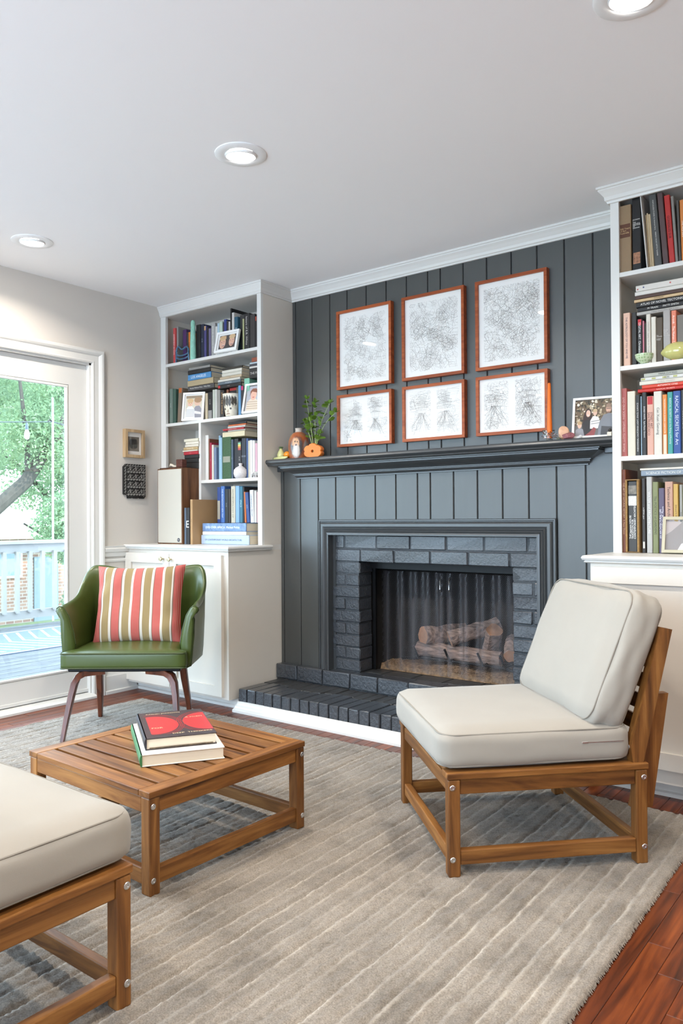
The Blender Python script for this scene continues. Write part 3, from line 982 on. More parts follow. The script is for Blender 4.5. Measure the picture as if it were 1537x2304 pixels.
def soft_box(sx, sy, sz, r, bulge_top=.0, bulge_side=.0, n=14, wob=.0, seed=0):
    """rounded cushion: box shell with corner radius r and puffed faces"""
    bm = bmesh.new()
    bmesh.ops.create_cube(bm, size=2.0)
    bmesh.ops.subdivide_edges(bm, edges=bm.edges[:], cuts=n, use_grid_fill=True)
    rr_ = random.Random(seed)
    ph = [rr_.uniform(0, 6.28) for _ in range(6)]
    for v in bm.verts:
        p = v.co.copy()
        q = Vector((p.x * sx / 2, p.y * sy / 2, p.z * sz / 2))
        inner = Vector((max(-sx / 2 + r, min(sx / 2 - r, q.x)), max(-sy / 2 + r, min(sy / 2 - r, q.y)), max(-sz / 2 + r, min(sz / 2 - r, q.z))))
        d = q - inner
        if d.length > 1e-6: q = inner + d.normalized() * r
        bx, by, bz = (1 - p.x ** 2), (1 - p.y ** 2), (1 - p.z ** 2)
        q.z += bulge_top * p.z * (bx * by) ** .7
        q.x += bulge_side * p.x * (by * bz) ** .7; q.y += bulge_side * p.y * (bx * bz) ** .7
        w = math.sin(p.x * 5 + ph[0]) * math.sin(p.y * 4 + ph[1]) + .6 * math.sin(p.x * 9 + p.z * 6 + ph[2]) * math.sin(p.y * 8 + ph[3])
        q += p.normalized() * w * wob
        v.co = q
    return bm


def rrect(sx, sy, r, z, n=8):
    pts = []
    for cx, cy, a0 in ((sx / 2 - r, sy / 2 - r, 0), (-sx / 2 + r, sy / 2 - r, 90), (-sx / 2 + r, -sy / 2 + r, 180), (sx / 2 - r, -sy / 2 + r, 270)):
        for k in range(n + 1):
            a = R_(a0 + 90 * k / n); pts.append((cx + r * math.cos(a), cy + r * math.sin(a), z))
    return pts


def lounge_chair(label, loc, rotz):
    t = thing('lounge_chair', label, 'lounge chair', loc, rotz, group='acacia lounge chairs')
    hx, hy = .315, .310
    lw, ld, lz = .038, .036, .282
    for sx in (-1, 1):
        for sy in (-1, 1):
            xa, xb = sorted((sx * hx, sx * (hx - lw))); ya, yb = sorted((sy * hy, sy * (hy - ld)))
            l = slab(t, 'leg', xa, xb, ya, yb, 0, lz, 'z', .004)
            for bz in (.26, .052):
                bolt(l, sx * (lw / 2), sy * .006, bz - lz / 2, 'x' if sx > 0 else '-x')
        # side rails
        xa, xb = sorted((sx * (hx - .006), sx * (hx - .028)))
        slab(t, 'apron', xa, xb, -hy + ld, hy - ld, .238, .283, 'y')
        slab(t, 'stretcher', xa - .002, xb + .002, -hy + ld, hy - ld, .034, .076, 'y')
        xa, xb = sorted((sx * (hx + .002), sx * (hx - .055)))
        slab(t, 'side_board', xa, xb, -hy - .004, hy + .004, .283, .302, 'y')
    for y_ in (-hy + .006, hy - .03):
        slab(t, 'apron', -hx + lw, hx - lw, y_, y_ + .022, .238, .283, 'x')
        slab(t, 'stretcher', -hx + lw, hx - lw, y_, y_ + .024, .034, .076, 'x')
    for k in range(7):
        y_ = -hy + .01 + k * .0905
        slab(t, 'seat_slat', -hx + .055, hx - .055, y_, y_ + .05, .284, .298, 'x')
    # leaning back: posts, braces, slats
    for sx in (-1, 1):
        xa, xb = sorted((sx * (hx - .008), sx * (hx - .044)))
        bm = bmesh.new()
        prism(bm, [(.268, .302), (.302, .302), (.400, .700), (.362, .708), (.262, .345)], 'x', xa, xb)
        obj('back_post', bm, AZ, t)
        xa, xb = sorted((sx * (hx - .046), sx * (hx - .074)))
        bm = bmesh.new()
        prism(bm, [(.286, .150), (.352, .150), (.408, .498), (.352, .498)], 'x', xa, xb)
        obj('back_brace', bm, AZ, t)
        bolt(t, sx * (hx - .026), .263, .345, '-y')
    for k in range(6):
        z0 = .325 + k * .063; yy = .279 + (z0 - .302) * .2455
        bm = bmesh.new()
        prism(bm, [(yy, z0), (yy + .016, z0 - .004), (yy + .027, z0 + .04), (yy + .011, z0 + .044)], 'x', -hx + .044, hx - .044)
        obj('back_slat', bm, AX, t)
    # seat cushion and back cushion rest on the chair
    c = obj('seat_cushion', soft_box(.615, .60, .118, .036, .010, .006, wob=.0012, seed=2), FABRIC, t, smooth=True, sharp=180, loc=(0, -.032, .362))
    bm = bmesh.new(); tube(bm, rrect(.603, .588, .05, .046), .0022, 6, closed=True)
    obj('seam', bm, FABRIC2, c, smooth=True)
    bm = bmesh.new(); tube(bm, rrect(.603, .588, .05, -.046), .0022, 6, closed=True)
    obj('seam', bm, FABRIC2, c, smooth=True)
    bm = bmesh.new(); box(bm, .3105, .3125, .15, .268, .008, .0105); box(bm, .311, .3135, .135, .155, .006, .0125, bev=.001)
    obj('zipper', bm, CHROME, c)
    c = obj('back_cushion', soft_box(.59, .125, .435, .042, .012, .020, wob=.004, seed=5), FABRIC, t, smooth=True, sharp=180,
            loc=(0, .262, .600), rot=(R_(-22), 0, 0))
    bm = bmesh.new(); pts = [(a, -.052, b) for a, b, _ in rrect(.575, .42, .05, 0)]
    sweep(bm, pts, circ(.0024, 6), up=(0, 1, 0), closed=True)
    pts = [(a, .052, b) for a, b, _ in rrect(.575, .42, .05, 0)]
    sweep(bm, pts, circ(.0024, 6), up=(0, 1, 0), closed=True)
    obj('piping', bm, FABRIC2, c, smooth=True)
    return t


lounge_chair('acacia lounge chair with cream cushions and slatted back in front of the fireplace', (-1.152, 2.409, RZT - .002), R_(-43.8))
lounge_chair('acacia lounge chair with cream seat cushion cropped at the lower left corner', (-1.705, .735, RZT - .002), R_(180))


def coffee_table():
    t = thing('coffee_table', 'low acacia coffee table with slatted top and bolted legs', 'table', (-2.048, 1.695, RZT - .002), R_(-1.6))
    hx, hy = .321, .320
    lw = .040; zt = .290
    for sx in (-1, 1):
        for sy in (-1, 1):
            xa, xb = sorted((sx * (hx - .002), sx * (hx - .002 - lw))); ya, yb = sorted((sy * (hy - .002), sy * (hy - .002 - .036)))
            l = slab(t, 'leg', xa, xb, ya, yb, 0, zt - .018, 'z', .004)
            for bz in (.248, .043):
                bolt(l, sx * lw / 2, sy * .006, bz - (zt - .018) / 2, 'x' if sx > 0 else '-x')
        xa, xb = sorted((sx * (hx - .008), sx * (hx - .03)))
        slab(t, 'apron', xa, xb, -hy + .038, hy - .038, .226, zt - .018, 'y')
        slab(t, 'stretcher', xa, xb, -hy + .038, hy - .038, .026, .072, 'y')
        xa, xb = sorted((sx * hx, sx * (hx - .05)))
        slab(t, 'end_board', xa, xb, -hy, hy, zt - .018, zt, 'y', .002)
    for sy in (-1, 1):
        ya, yb = sorted((sy * (hy - .004), sy * (hy - .026)))
        slab(t, 'apron', -hx + .042, hx - .042, ya, yb, .226, zt - .018, 'x')
        slab(t, 'stretcher', -hx + .042, hx - .042, ya, yb, .026, .072, 'x')
    n = 9; p = (2 * hy + .013) / n
    for k in range(n):
        y0 = -hy + k * p
        slab(t, 'slat', -hx + .0508, hx - .0508, y0, y0 + p - .013, zt - .018, zt - .0004, 'x', .0016)
    return t


coffee_table()

# ------------------------------------------------------------------ green vinyl armchair
VINYL = mat((64, 78, 32), .36, 'green_vinyl', var=.08, vs=4, bump=.10, bs=420, bd=.0008, coat=.15, cr=.2)
VPIPE = mat((50, 62, 26), .35, 'green_vinyl_piping')
WALN = {a: wood('walnut_leg', (52, 24, 14), (92, 46, 28), (122, 66, 42), a, .35, 2.5, 12, coat=.3, rand=.1) for a in 'xyz'}


def green_chair():
    c = Vector((-3.0979, 2.2803, 0))
    t = thing('armchair', 'olive green vinyl armchair with tapered walnut legs by the glass door', 'armchair', (c.x, c.y, RZT - .002), _yaw)
    # shell: horseshoe wall of padded vinyl
    plan = [(-.294, .100), (-.297, .14), (-.299, .20), (-.300, .28), (-.300, .35), (-.297, .415), (-.280, .460), (-.235, .482), (-.12, .494), (0, .498)]
    plan = plan + [(-x_, y_) for x_, y_ in plan[-2::-1]]
    topz = [.622, .628, .634, .644, .668, .728, .792, .800, .776, .762]
    topz = topz + topz[-2::-1]
    botz = [.335] * 5 + [.33] * 10 + [.335] * 10
    bm = bmesh.new(); rings = []
    N = len(plan)
    # densify with catmull-rom
    def cr(arr, u):
        i = int(u); f = u - i; n_ = len(arr)
        g = lambda k: arr[max(0, min(n_ - 1, k))]
        a, b_, c_, d_ = g(i - 1), g(i), g(i + 1), g(i + 2)
        def s(a, b, c, d): return .5 * ((2 * b) + (-a + c) * f + (2 * a - 5 * b + 4 * c - d) * f * f + (-a + 3 * b - 3 * c + d) * f ** 3)
        return tuple(s(*q) for q in zip(a, b_, c_, d_)) if isinstance(a, tuple) else s(a, b_, c_, d_)
    K = 72
    for k in range(K + 1):
        u = (N - 1) * k / K
        if u >= N - 1: u = N - 1.0001
        p = Vector((*cr(plan, u), 0)); zt = cr(topz, u)
        q = Vector((*cr(plan, min(u + .05, N - 1.0001)), 0)) - Vector((*cr(plan, max(u - .05, 0)), 0)); q.normalize()
        nrm = Vector((q.y, -q.x, 0))     # points inwards or outwards
        if nrm.dot(Vector((0, .22, 0)) - p) > 0: nrm = -nrm   # outward
        # front ends of arms are slimmer; section from inner bottom over the rolled top to outer bottom
        e = min(1, min(k, K - k) / 7)
        th = .060 - .010 * e
        fl = .020 + .012 * (1 - e)
        zb = .34
        sec = [(-th * .5, zb), (-th * .62, zb + .1), (-th * .45, (zb + zt) / 2 + .02), (-th * .15 + fl * .1, zt - .045), (fl * .45, zt - .012), (fl * .8, zt - .001), (fl * 1.25, zt + .001), (fl * 1.62, zt - .008), (fl * 1.7, zt - .02),
               (fl * 1.45, zt - .032), (fl * .9, zt - .04), (th * .55, zt - .065), (th * .5, (zb + zt) / 2), (th * .35, zb + .04), (th * .25, zb - .01), (-th * .1, zb - .02)]
        rings.append([bm.verts.new(p + nrm * a + Vector((0, 0, z_))) for a, z_ in sec])
    m_ = len(rings[0]); ends = [[v.co.copy() for v in rings[0]], [v.co.copy() for v in rings[-1]]]
    for a, b_ in zip(rings, rings[1:]):
        for k in range(m_): bm.faces.new([a[k], a[(k + 1) % m_], b_[(k + 1) % m_], b_[k]])
    for ring, sg in ((rings[0], -1), (rings[-1], -1)):       # padded, rounded arm fronts
        cen = sum((v.co for v in ring), Vector()) / m_
        prev = ring
        for k_, dy_ in ((.90, .012), (.72, .020), (.40, .024)):
            cur = []
            for v in ring:
                q = cen + (v.co - cen) * k_; q.z = cen.z + (v.co.z - cen.z) * (.5 + .5 * k_); q.y -= dy_
                cur.append(bm.verts.new(q))
            for k in range(m_): bm.faces.new([prev[k], prev[(k + 1) % m_], cur[(k + 1) % m_], cur[k]])
            prev = cur
        bm.faces.new(prev)
    bmesh.ops.recalc_face_normals(bm, faces=bm.faces[:])
    sh = obj('shell', bm, VINYL, t, smooth=True, sharp=50)
    # piping round the arm fronts
    for ring in ends:
        bm = bmesh.new(); tube(bm, ring, .0036, 6, closed=True)
        obj('arm_piping', bm, VPIPE, t, smooth=True)
    # seat: box cushion with piping
    sb = soft_box(.600, .50, .082, .016, .014, .004, n=16)
    for v in sb.verts:
        if v.co.y > -.165: v.co.x *= .87          # narrower between the arms
    s = obj('seat', sb, VINYL, t, smooth=True, sharp=180, loc=(0, .25, .374))
    for z_ in (.033, -.036):
        bm = bmesh.new(); tube(bm, [((x_ * .87 if y_ > -.165 else x_), y_, q_) for x_, y_, q_ in [p_ for a_, b_ in zip(rrect(.600, .50, .02, z_), rrect(.600, .50, .02, z_)[1:] + rrect(.600, .50, .02, z_)[:1]) for p_ in [tuple(a_[i] + (b_[i] - a_[i]) * w_ for i in range(3)) for w_ in ((0, .15, .3, .45, .6, .75, .9) if abs(a_[1] - b_[1]) > .2 else (0,))]]], .0042, 6, closed=True)
        obj('piping', bm, VPIPE, s, smooth=True)
    obj('seat_base', BOX(-.27, .27, .03, .47, .315, .336, bev=.004), BLACKM, t)
    # bent plywood front legs, tapered rear legs
    for sx in (-1, 1):
        bm = bmesh.new()
        path = [(sx * .10, .07, .312), (sx * .16, .06, .312), (sx * .198, .052, .308), (sx * .225, .044, .290), (sx * .240, .036, .258), (sx * .250, .022, .20), (sx * .262, -.01, .10), (sx * .272, -.04, .0)]
        w_ = [.8, 1, 1.05, 1.1, 1.05, .95, .78, .62]
        sect = [(-.012, -.022), (.012, -.022), (.014, -.018), (.014, .018), (.012, .022), (-.012, .022), (-.014, .018), (-.014, -.018)]
        sweep(bm, path, sect, up=(0, 1, .2), scale=w_)
        obj('leg', bm, WALN['z'], t, smooth=True, sharp=40)
        bm = bmesh.new()
        path = [(sx * .215, .34, .33), (sx * .222, .37, .22), (sx * .232, .41, .10), (sx * .238, .43, 0)]
        sect = [(-.012, -.019), (.012, -.019), (.016, -.014), (.016, .014), (.012, .019), (-.012, .019), (-.016, .014), (-.016, -.014)]
        sweep(bm, path, sect, up=(0, 1, .2), scale=[1.15, 1.05, .85, .62])
        obj('leg', bm, WALN['z'], t, smooth=True, sharp=40)
    return t, c


gchair, _gc = green_chair()


def pillow():
    m, nt, b = mk('striped_cotton')
    tc = nt.nodes.new('ShaderNodeTexCoord'); sx = nt.nodes.new('ShaderNodeSeparateXYZ')
    nt.links.new(tc.outputs['Object'], sx.inputs[0])
    mr = nt.nodes.new('ShaderNodeMapRange'); mr.inputs['From Min'].default_value = -.218; mr.inputs['From Max'].default_value = .218
    nt.links.new(sx.outputs['X'], mr.inputs['Value'])
    RED, OLV, WHT, BRN = lin((172, 62, 60)), lin((132, 112, 66)), lin((196, 190, 180)), lin((100, 70, 60))
    seq = [('R', .075), ('B', .008), ('W', .022), ('O', .085), ('W', .03), ('B', .008), ('R', .098), ('B', .008), ('W', .028), ('O', .088), ('W', .028), ('R', .10), ('B', .008), ('W', .026), ('O', .088), ('W', .028), ('B', .008), ('R', .098), ('W', .028), ('O', .085), ('W', .022), ('B', .008), ('R', .08)]
    tot = sum(w for _, w in seq); stops = []; p = 0
    for c_, w in seq:
        stops.append((p / tot, {'R': RED, 'O': OLV, 'W': WHT, 'B': BRN}[c_])); p += w
    col = ramp(nt, mr.outputs[0], stops, 'CONSTANT')
    # fine pin lines inside the bands
    wv = nt.nodes.new('ShaderNodeTexWave'); wv.inputs['Scale'].default_value = 46; wv.inputs['Distortion'].default_value = 0
    nt.links.new(tc.outputs['Object'], wv.inputs['Vector'])
    pin = ramp(nt, wv.outputs['Fac'], [(.60, (0, 0, 0)), (.8, (1, 1, 1))])
    mx = nt.nodes.new('ShaderNodeMix'); mx.data_type = 'RGBA'
    ml = nt.nodes.new('ShaderNodeMath'); ml.operation = 'MULTIPLY'; ml.inputs[1].default_value = .38
    nt.links.new(pin, ml.inputs[0]); nt.links.new(ml.outputs[0], mx.inputs['Factor'])
    nt.links.new(col, mx.inputs['A']); mx.inputs['B'].default_value = (*lin((190, 172, 150)), 1)
    nt.links.new(mx.outputs['Result'], b.inputs['Base Color'])
    b.inputs['Roughness'].default_value = .9
    bumpn(nt, b, noise(nt, tc.outputs['Object'], 500, 2), .15, .001)
    V = []; Fc = []; n = 44
    rr_ = random.Random(8)
    for side in (-1, 1):
        for j in range(n + 1):
            for i in range(n + 1):
                u, v = -1 + 2 * i / n, -1 + 2 * j / n
                puff = max(0, (1 - u ** 4) * (1 - v ** 4)) ** .55
                # corners pull out, edges pull in
                ex = .232 * u * (1 - .075 * (1 - u * u) * 0 - .07 * (1 - v * v) * abs(u) ** 3)
                ez = .214 * v * (1 - .085 * (1 - u * u) * abs(v) ** 3)
                wr_ = .004 * math.sin(6 * u + 3 * v) * math.sin(5 * v - 2 * u) + .003 * math.sin(14 * u * v + 3 * u)
                wr_ += .006 * math.exp(-((abs(u) - .86) / .12) ** 2) * math.sin(9 * v)
                y_ = side * (.075 * puff + wr_ * puff)
                V.append((ex, y_, ez))
    N1 = (n + 1) ** 2
    for s_, off in ((0, 0), (1, N1)):
        for j in range(n):
            for i in range(n):
                q = off + j * (n + 1) + i
                f = (q, q + 1, q + n + 2, q + n + 1)
                Fc.append(f if s_ == 0 else f[::-1])
    o = pyobj('throw_pillow', V, Fc, m, None, smooth=True)
    f = Vector((-math.sin(_yaw), math.cos(_yaw), 0))
    pos = Vector((_gc.x, _gc.y, 0)) + f * .345 + _r * -.005
    o.location = (pos.x, pos.y, .612); o.rotation_euler = (R_(-19), R_(-1.0), _yaw)
    tag(o, 'square pillow with red, olive and white stripes on the green armchair', 'pillow')
    bm = bmesh.new()


pillow()


# ------------------------------------------------------------------ flat prints
def flat_print(name, parent, w, h, shapes, y=0.0, bg=(230, 226, 220)):
    """layered printed shapes on paper: ('e',cx,cz,rx,rz,rgb) / ('p',[(x,z)..],rgb) in 0..1 picture units"""
    V = []; Fc = []; mi = []; mats = []

    def midx(rgb):
        m = mat(rgb, .55, 'print_%02x%02x%02x' % tuple(rgb))
        if m not in mats: mats.append(m)
        return mats.index(m)

    def poly(pts, rgb, k):
        i = len(V)
        pts = [(min(1, max(0, a)), min(1, max(0, b))) for a, b in pts]
        V.extend([((a - .5) * w, y - min(k, 12) * .00012 - k * .000012, (b - .5) * h) for a, b in pts])
        Fc.append(tuple(range(i, i + len(pts)))); mi.append(midx(rgb))
    poly([(0, 0), (1, 0), (1, 1), (0, 1)], bg, 0)
    for k, s in enumerate(shapes):
        if s[0] == 'e':
            _, cx, cz, rx, rz, rgb = s
            poly([(cx + rx * math.cos(2 * math.pi * q / 20), cz + rz * math.sin(2 * math.pi * q / 20)) for q in range(20)], rgb, k + 1)
        else:
            poly(s[1], s[2], k + 1)
    return pyobj(name, V, Fc, mats, parent, midx=mi)


def frame_mesh(w, h, fw, dep, bev=.0015):
    P = [(0, 0), (0, -dep), (fw, -dep), (fw, -dep + .006), (fw - .003, 0)]
    P2 = [(a, b) for a, b in P]
    bm = bmesh.new()
    y = (0, 1, 0)
    molding(bm, (-w / 2, 0, -h / 2), (w / 2, 0, -h / 2), (0, 0, 1), P2, 1, -1, up=y)
    molding(bm, (-w / 2, 0, h / 2), (w / 2, 0, h / 2), (0, 0, -1), P2, 1, -1, up=y)
    molding(bm, (-w / 2, 0, -h / 2), (-w / 2, 0, h / 2), (1, 0, 0), P2, 1, -1, up=y)
    molding(bm, (w / 2, 0, -h / 2), (w / 2, 0, h / 2), (-1, 0, 0), P2, 1, -1, up=y)
    return bm


def pic_frame(name, label, cat, w, h, fw, dep, m, loc, rot, group=None, glass=True, backing=True):
    t = thing(name, label, cat, loc, rot=rot, group=group)
    obj('frame', frame_mesh(w, h, fw, dep), m, t)
    if backing: obj('backing', BOX(-w / 2 + .004, w / 2 - .004, -.003, -.0005, -h / 2 + .004, h / 2 - .004), mat((120, 100, 80), .8, 'fibreboard'), t)
    if glass: obj('glass', BOX(-w / 2 + fw - .002, w / 2 - fw + .002, -dep + .005, -dep + .0065, -h / 2 + fw - .002, h / 2 - fw + .002), PGLASS, t)
    return t


INK = mat((170, 163, 158), .9, 'pencil_line')
INKD = mat((136, 128, 122), .9, 'ink_line')


def ink_drawing(parent, x0, x1, z0, z1, y, seed, n, dense=1.0, houses=0):
    """flat line drawing of tumbling block houses: thin strokes"""
    rr_ = random.Random(seed); V = []; Fc = []; mi = []
    W, Hh = x1 - x0, z1 - z0

    def line(a, b_, wd=.00042, m=0):
        ax, az = a; bx, bz = b_
        # clip by parameter
        ts = [0, 1]
        dx, dz = bx - ax, bz - az
        t0, t1 = 0.0, 1.0
        for p, q in ((-dx, ax - x0), (dx, x1 - ax), (-dz, az - z0), (dz, z1 - az)):
            if abs(p) < 1e-9:
                if q < 0: return
            else:
                r = q / p
                if p < 0: t0 = max(t0, r)
                else: t1 = min(t1, r)
        if t0 >= t1: return
        a = (ax + dx * t0, az + dz * t0); b_ = (ax + dx * t1, az + dz * t1)
        L = math.hypot(b_[0] - a[0], b_[1] - a[1])
        if L < 1e-5: return
        wd *= .72
        nx, nz = -(b_[1] - a[1]) / L * wd, (b_[0] - a[0]) / L * wd
        i = len(V)
        V.extend([(a[0] - nx, y, a[1] - nz), (a[0] + nx, y, a[1] + nz), (b_[0] + nx, y, b_[1] + nz), (b_[0] - nx, y, b_[1] - nz)])
        Fc.append((i, i + 1, i + 2, i + 3)); mi.append(m)

    for k in range(n):
        cx, cz = rr_.uniform(x0, x1), rr_.uniform(z0, z1)
        a = rr_.uniform(0, math.pi); s = rr_.uniform(.010, .034); asp = rr_.uniform(.35, 1.0)
        ux, uz = math.cos(a) * s, math.sin(a) * s; vx, vz = -math.sin(a) * s * asp, math.cos(a) * s * asp
        sk = rr_.uniform(-.4, .4); vx += ux * sk; vz += uz * sk
        c = [(cx - ux - vx, cz - uz - vz), (cx + ux - vx, cz + uz - vz), (cx + ux + vx, cz + uz + vz), (cx - ux + vx, cz - uz + vz)]
        wd = rr_.choice((.0003, .0004, .0005)); m = 1 if rr_.random() < .25 else 0
        for i in range(4): line(c[i], c[(i + 1) % 4], wd, m)
        ty = rr_.random()
        if ty < .3:      # window hatch
            for q in (.25, .5, .75):
                line((c[0][0] + (c[1][0] - c[0][0]) * q, c[0][1] + (c[1][1] - c[0][1]) * q), (c[3][0] + (c[2][0] - c[3][0]) * q, c[3][1] + (c[2][1] - c[3][1]) * q), .0003)
        elif ty < .65:   # gable roof and ridge
            rx, rz = cx + vx * 2, cz + vz * 2
            line(c[3], (rx, rz), wd, m); line((rx, rz), c[2], wd, m)
            dxx, dzz = rr_.uniform(-.02, .02), rr_.uniform(-.01, .02)
            line((rx, rz), (rx + dxx, rz + dzz), wd); line(c[2], (c[2][0] + dxx, c[2][1] + dzz), wd); line(c[1], (c[1][0] + dxx, c[1][1] + dzz), wd)
        else:
            for q in range(3):
                line((cx + rr_.uniform(-.03, .03), cz + rr_.uniform(-.03, .03)), (cx + rr_.uniform(-.03, .03), cz + rr_.uniform(-.03, .03)), .0003)
    for k in range(houses):      # upright tower houses
        cx = x0 + W * rr_.uniform(.3, .7); zb = z0 + Hh * rr_.uniform(.45, .65); hw = W * rr_.uniform(.16, .3)
        for fl in range(2):
            h2 = Hh * .11
            for q in range(9):
                xx = cx - hw + 2 * hw * q / 8; line((xx, zb), (xx, zb + h2), .0004, 1)
            line((cx - hw * 1.3, zb + h2), (cx + hw * 1.3, zb + h2 + .003), .0006, 1); line((cx - hw, zb), (cx + hw, zb), .0005, 1)
            line((cx - hw * 1.3, zb + h2), (cx - hw * .3, zb + h2 * 1.5), .0005, 1); line((cx - hw * .3, zb + h2 * 1.5), (cx + hw * 1.3, zb + h2), .0005, 1)
            zb += h2 * 1.25; hw *= .72
        for q in range(14):
            line((cx + rr_.uniform(-.02, .02), z0 + Hh * .5), (cx + rr_.uniform(-W * .5, W * .5), z0 + rr_.uniform(0, Hh * .3)), .0004, 1)
        for q in range(16):
            zz = z0 + Hh * rr_.uniform(0, 1); line((x0, zz), (x1, zz + rr_.uniform(-.02, .03)), .00025)
    o = pyobj('drawing', V, Fc, [INK, INKD], parent, midx=mi)
    return o


CHERRY = wood('cherry_frame', (128, 56, 24), (160, 78, 36), (178, 94, 48), 'x', .4, 3, 14, rand=.06, bump=.03)
PAPER = mat((238, 236, 231), .8, 'drawing_paper')
FX = [(-2.755, -2.375), (-2.305, -1.925), (-1.860, -1.478)]
ORD3 = ['left', 'middle', 'right']
for k, (a, b_) in enumerate(FX):
    for row, (z0, z1) in enumerate(((1.797, 2.249), (1.467, 1.765))):
        w, h = b_ - a, z1 - z0
        lab = ('tall cherry-framed ink drawing of jumbled houses, %s of the upper row' if row == 0 else 'wide cherry-framed pair of house sketches, %s of the lower row') % ORD3[k]
        t = pic_frame('framed_drawing', lab, 'picture', w, h, .0155, .030, CHERRY, ((a + b_) / 2, YB - .0008, (z0 + z1) / 2), (0, 0, 0), group='cherry framed drawings over the mantel')
        obj('paper', BOX(-w / 2 + .01, w / 2 - .01, -.016, -.0135, -h / 2 + .01, h / 2 - .01), PAPER, t)
        if row == 0:
            mgn = .042
            ink_drawing(t, -w / 2 + mgn, w / 2 - mgn, -h / 2 + mgn, h / 2 - mgn, -.0163, 10 + k, (170, 215, 250)[k])
        else:
            mw = .030; mid = .018
            ink_drawing(t, -w / 2 + mw + .01, -mid, -h / 2 + mw, h / 2 - mw, -.0163, 20 + k, 24 + 20 * (k == 2), houses=2)
            ink_drawing(t, mid, w / 2 - mw - .006, -h / 2 + mw, h / 2 - mw, -.0163, 30 + k, 26 + 30 * (k == 2), houses=2)

# ------------------------------------------------------------------ small things on the left wall
OAKF = wood('pale_oak', (150, 122, 88), (178, 150, 114), (196, 170, 136), 'z', .6, 4, 12, rand=.05, bump=.03)
t = pic_frame('framed_print', 'small pale oak frame with black and white print on the left wall', 'picture', .148, .176, .018, .03, OAKF, (XL + .0008, 3.044, 1.534), (0, 0, R_(90)))
flat_print('print', t, .118, .146, [('p', [(.14, .18), (.86, .18), (.86, .80), (.14, .80)], (112, 104, 94)), ('e', .5, .5, .29, .25, (84, 76, 68)),
                                     ('p', [(.28, .68), (.70, .70), (.74, .34), (.60, .30), (.53, .30), (.50, .52), (.46, .30), (.34, .30), (.26, .40)], (22, 21, 20))], -.010, (232, 230, 226))
t = thing('geometric_plaque', 'black plaque with white interlocking block lines on the left wall', 'wall decoration', (XL + .0008, 3.049, 1.19), R_(90))
PBLK = mat((26, 25, 25), .5, 'black_plaque')
PWHT = mat((214, 210, 204), .6, 'white_inlay')
bm = bmesh.new()
w2, hh = .082, .215
out = [(-w2, .028), (-w2, hh - .018), (-w2 + .018, hh), (w2, hh), (w2, .014), (w2 - .012, 0), (w2 - .040, 0), (w2 - .052, .012), (w2 - .060, 0), (w2 - .088, 0), (w2 - .1, .012), (w2 - .108, 0), (w2 - .132, 0), (w2 - .136, .022), (-w2 + .006, .022)]
prism(bm, out, 'y', -.016, 0)
obj('panel', bm, PBLK, t)
V = []; Fc = []


def pl(a, b_, wd=.0007):
    L = math.hypot(b_[0] - a[0], b_[1] - a[1]); nx, nz = -(b_[1] - a[1]) / L * wd, (b_[0] - a[0]) / L * wd
    i = len(V); V.extend([(a[0] - nx, -.0165, a[1] - nz), (a[0] + nx, -.0165, a[1] + nz), (b_[0] + nx, -.0165, b_[1] + nz), (b_[0] - nx, -.0165, b_[1] - nz)]); Fc.append((i, i + 1, i + 2, i + 3))


for r in range(4):
    z = .018 + r * .047
    pl((-w2 + .018, z + .006), (w2 - .004, z + .006)); 
    for c_ in range(3):
        x_ = -w2 + .030 + c_ * .043
        for d in (0, .018):
            pl((x_ + d * .8, z + d), (x_ + d * .8, z + .024 + d)) if d == 0 or c_ < 3 else None
        pl((x_, z), (x_ + .022, z + .028)); pl((x_ + .022, z), (x_ + .040, z + .024)); pl((x_ + .014, z + .034), (x_ + .036, z + .034)); pl((x_, z + .024), (x_ + .014, z + .034))
        pl((x_ + .022, z + .004), (x_ + .022, z + .03))
pl((-w2 + .010, .03), (-w2 + .010, hh - .02)); pl((-w2 + .014, hh - .012), (w2 - .004, hh - .012)); pl((w2 - .014, .01), (w2 - .014, hh - .02))
for r in range(9):
    z = .035 + r * .019
    pl((-w2 + .002, z), (-w2 + .016, z + .010)); pl((w2 - .014, z - .01), (w2 - .001, z + .004))
for c_ in range(7):
    x_ = -w2 + .022 + c_ * .02; pl((x_, hh - .012), (x_ + .010, hh - .001))
pyobj('white_lines', V, Fc, PWHT, t)

# ------------------------------------------------------------------ mantel things
MZ = 1.4005


def ell_mask(nt, sep, cx, cz, rx, rz, soft=.4):
    """1 inside an ellipse painted on the -Y face (local x, z)"""
    def mth(op, a, b_):
        n = nt.nodes.new('ShaderNodeMath'); n.operation = op
        for i, v in enumerate((a, b_)):
            if isinstance(v, (int, float)): n.inputs[i].default_value = v
            else: nt.links.new(v, n.inputs[i])
        return n.outputs[0]
    dx = mth('DIVIDE', mth('SUBTRACT', sep.outputs['X'], cx), rx); dz = mth('DIVIDE', mth('SUBTRACT', sep.outputs['Z'], cz), rz)
    d = mth('ADD', mth('MULTIPLY', dx, dx), mth('MULTIPLY', dz, dz))
    front = mth('LESS_THAN', sep.outputs['Y'], 0.0)
    mr = nt.nodes.new('ShaderNodeMapRange'); mr.inputs['From Min'].default_value = 1 + soft; mr.inputs['From Max'].default_value = 1 - soft
    nt.links.new(d, mr.inputs['Value'])
    return mth('MULTIPLY', mr.outputs[0], front)


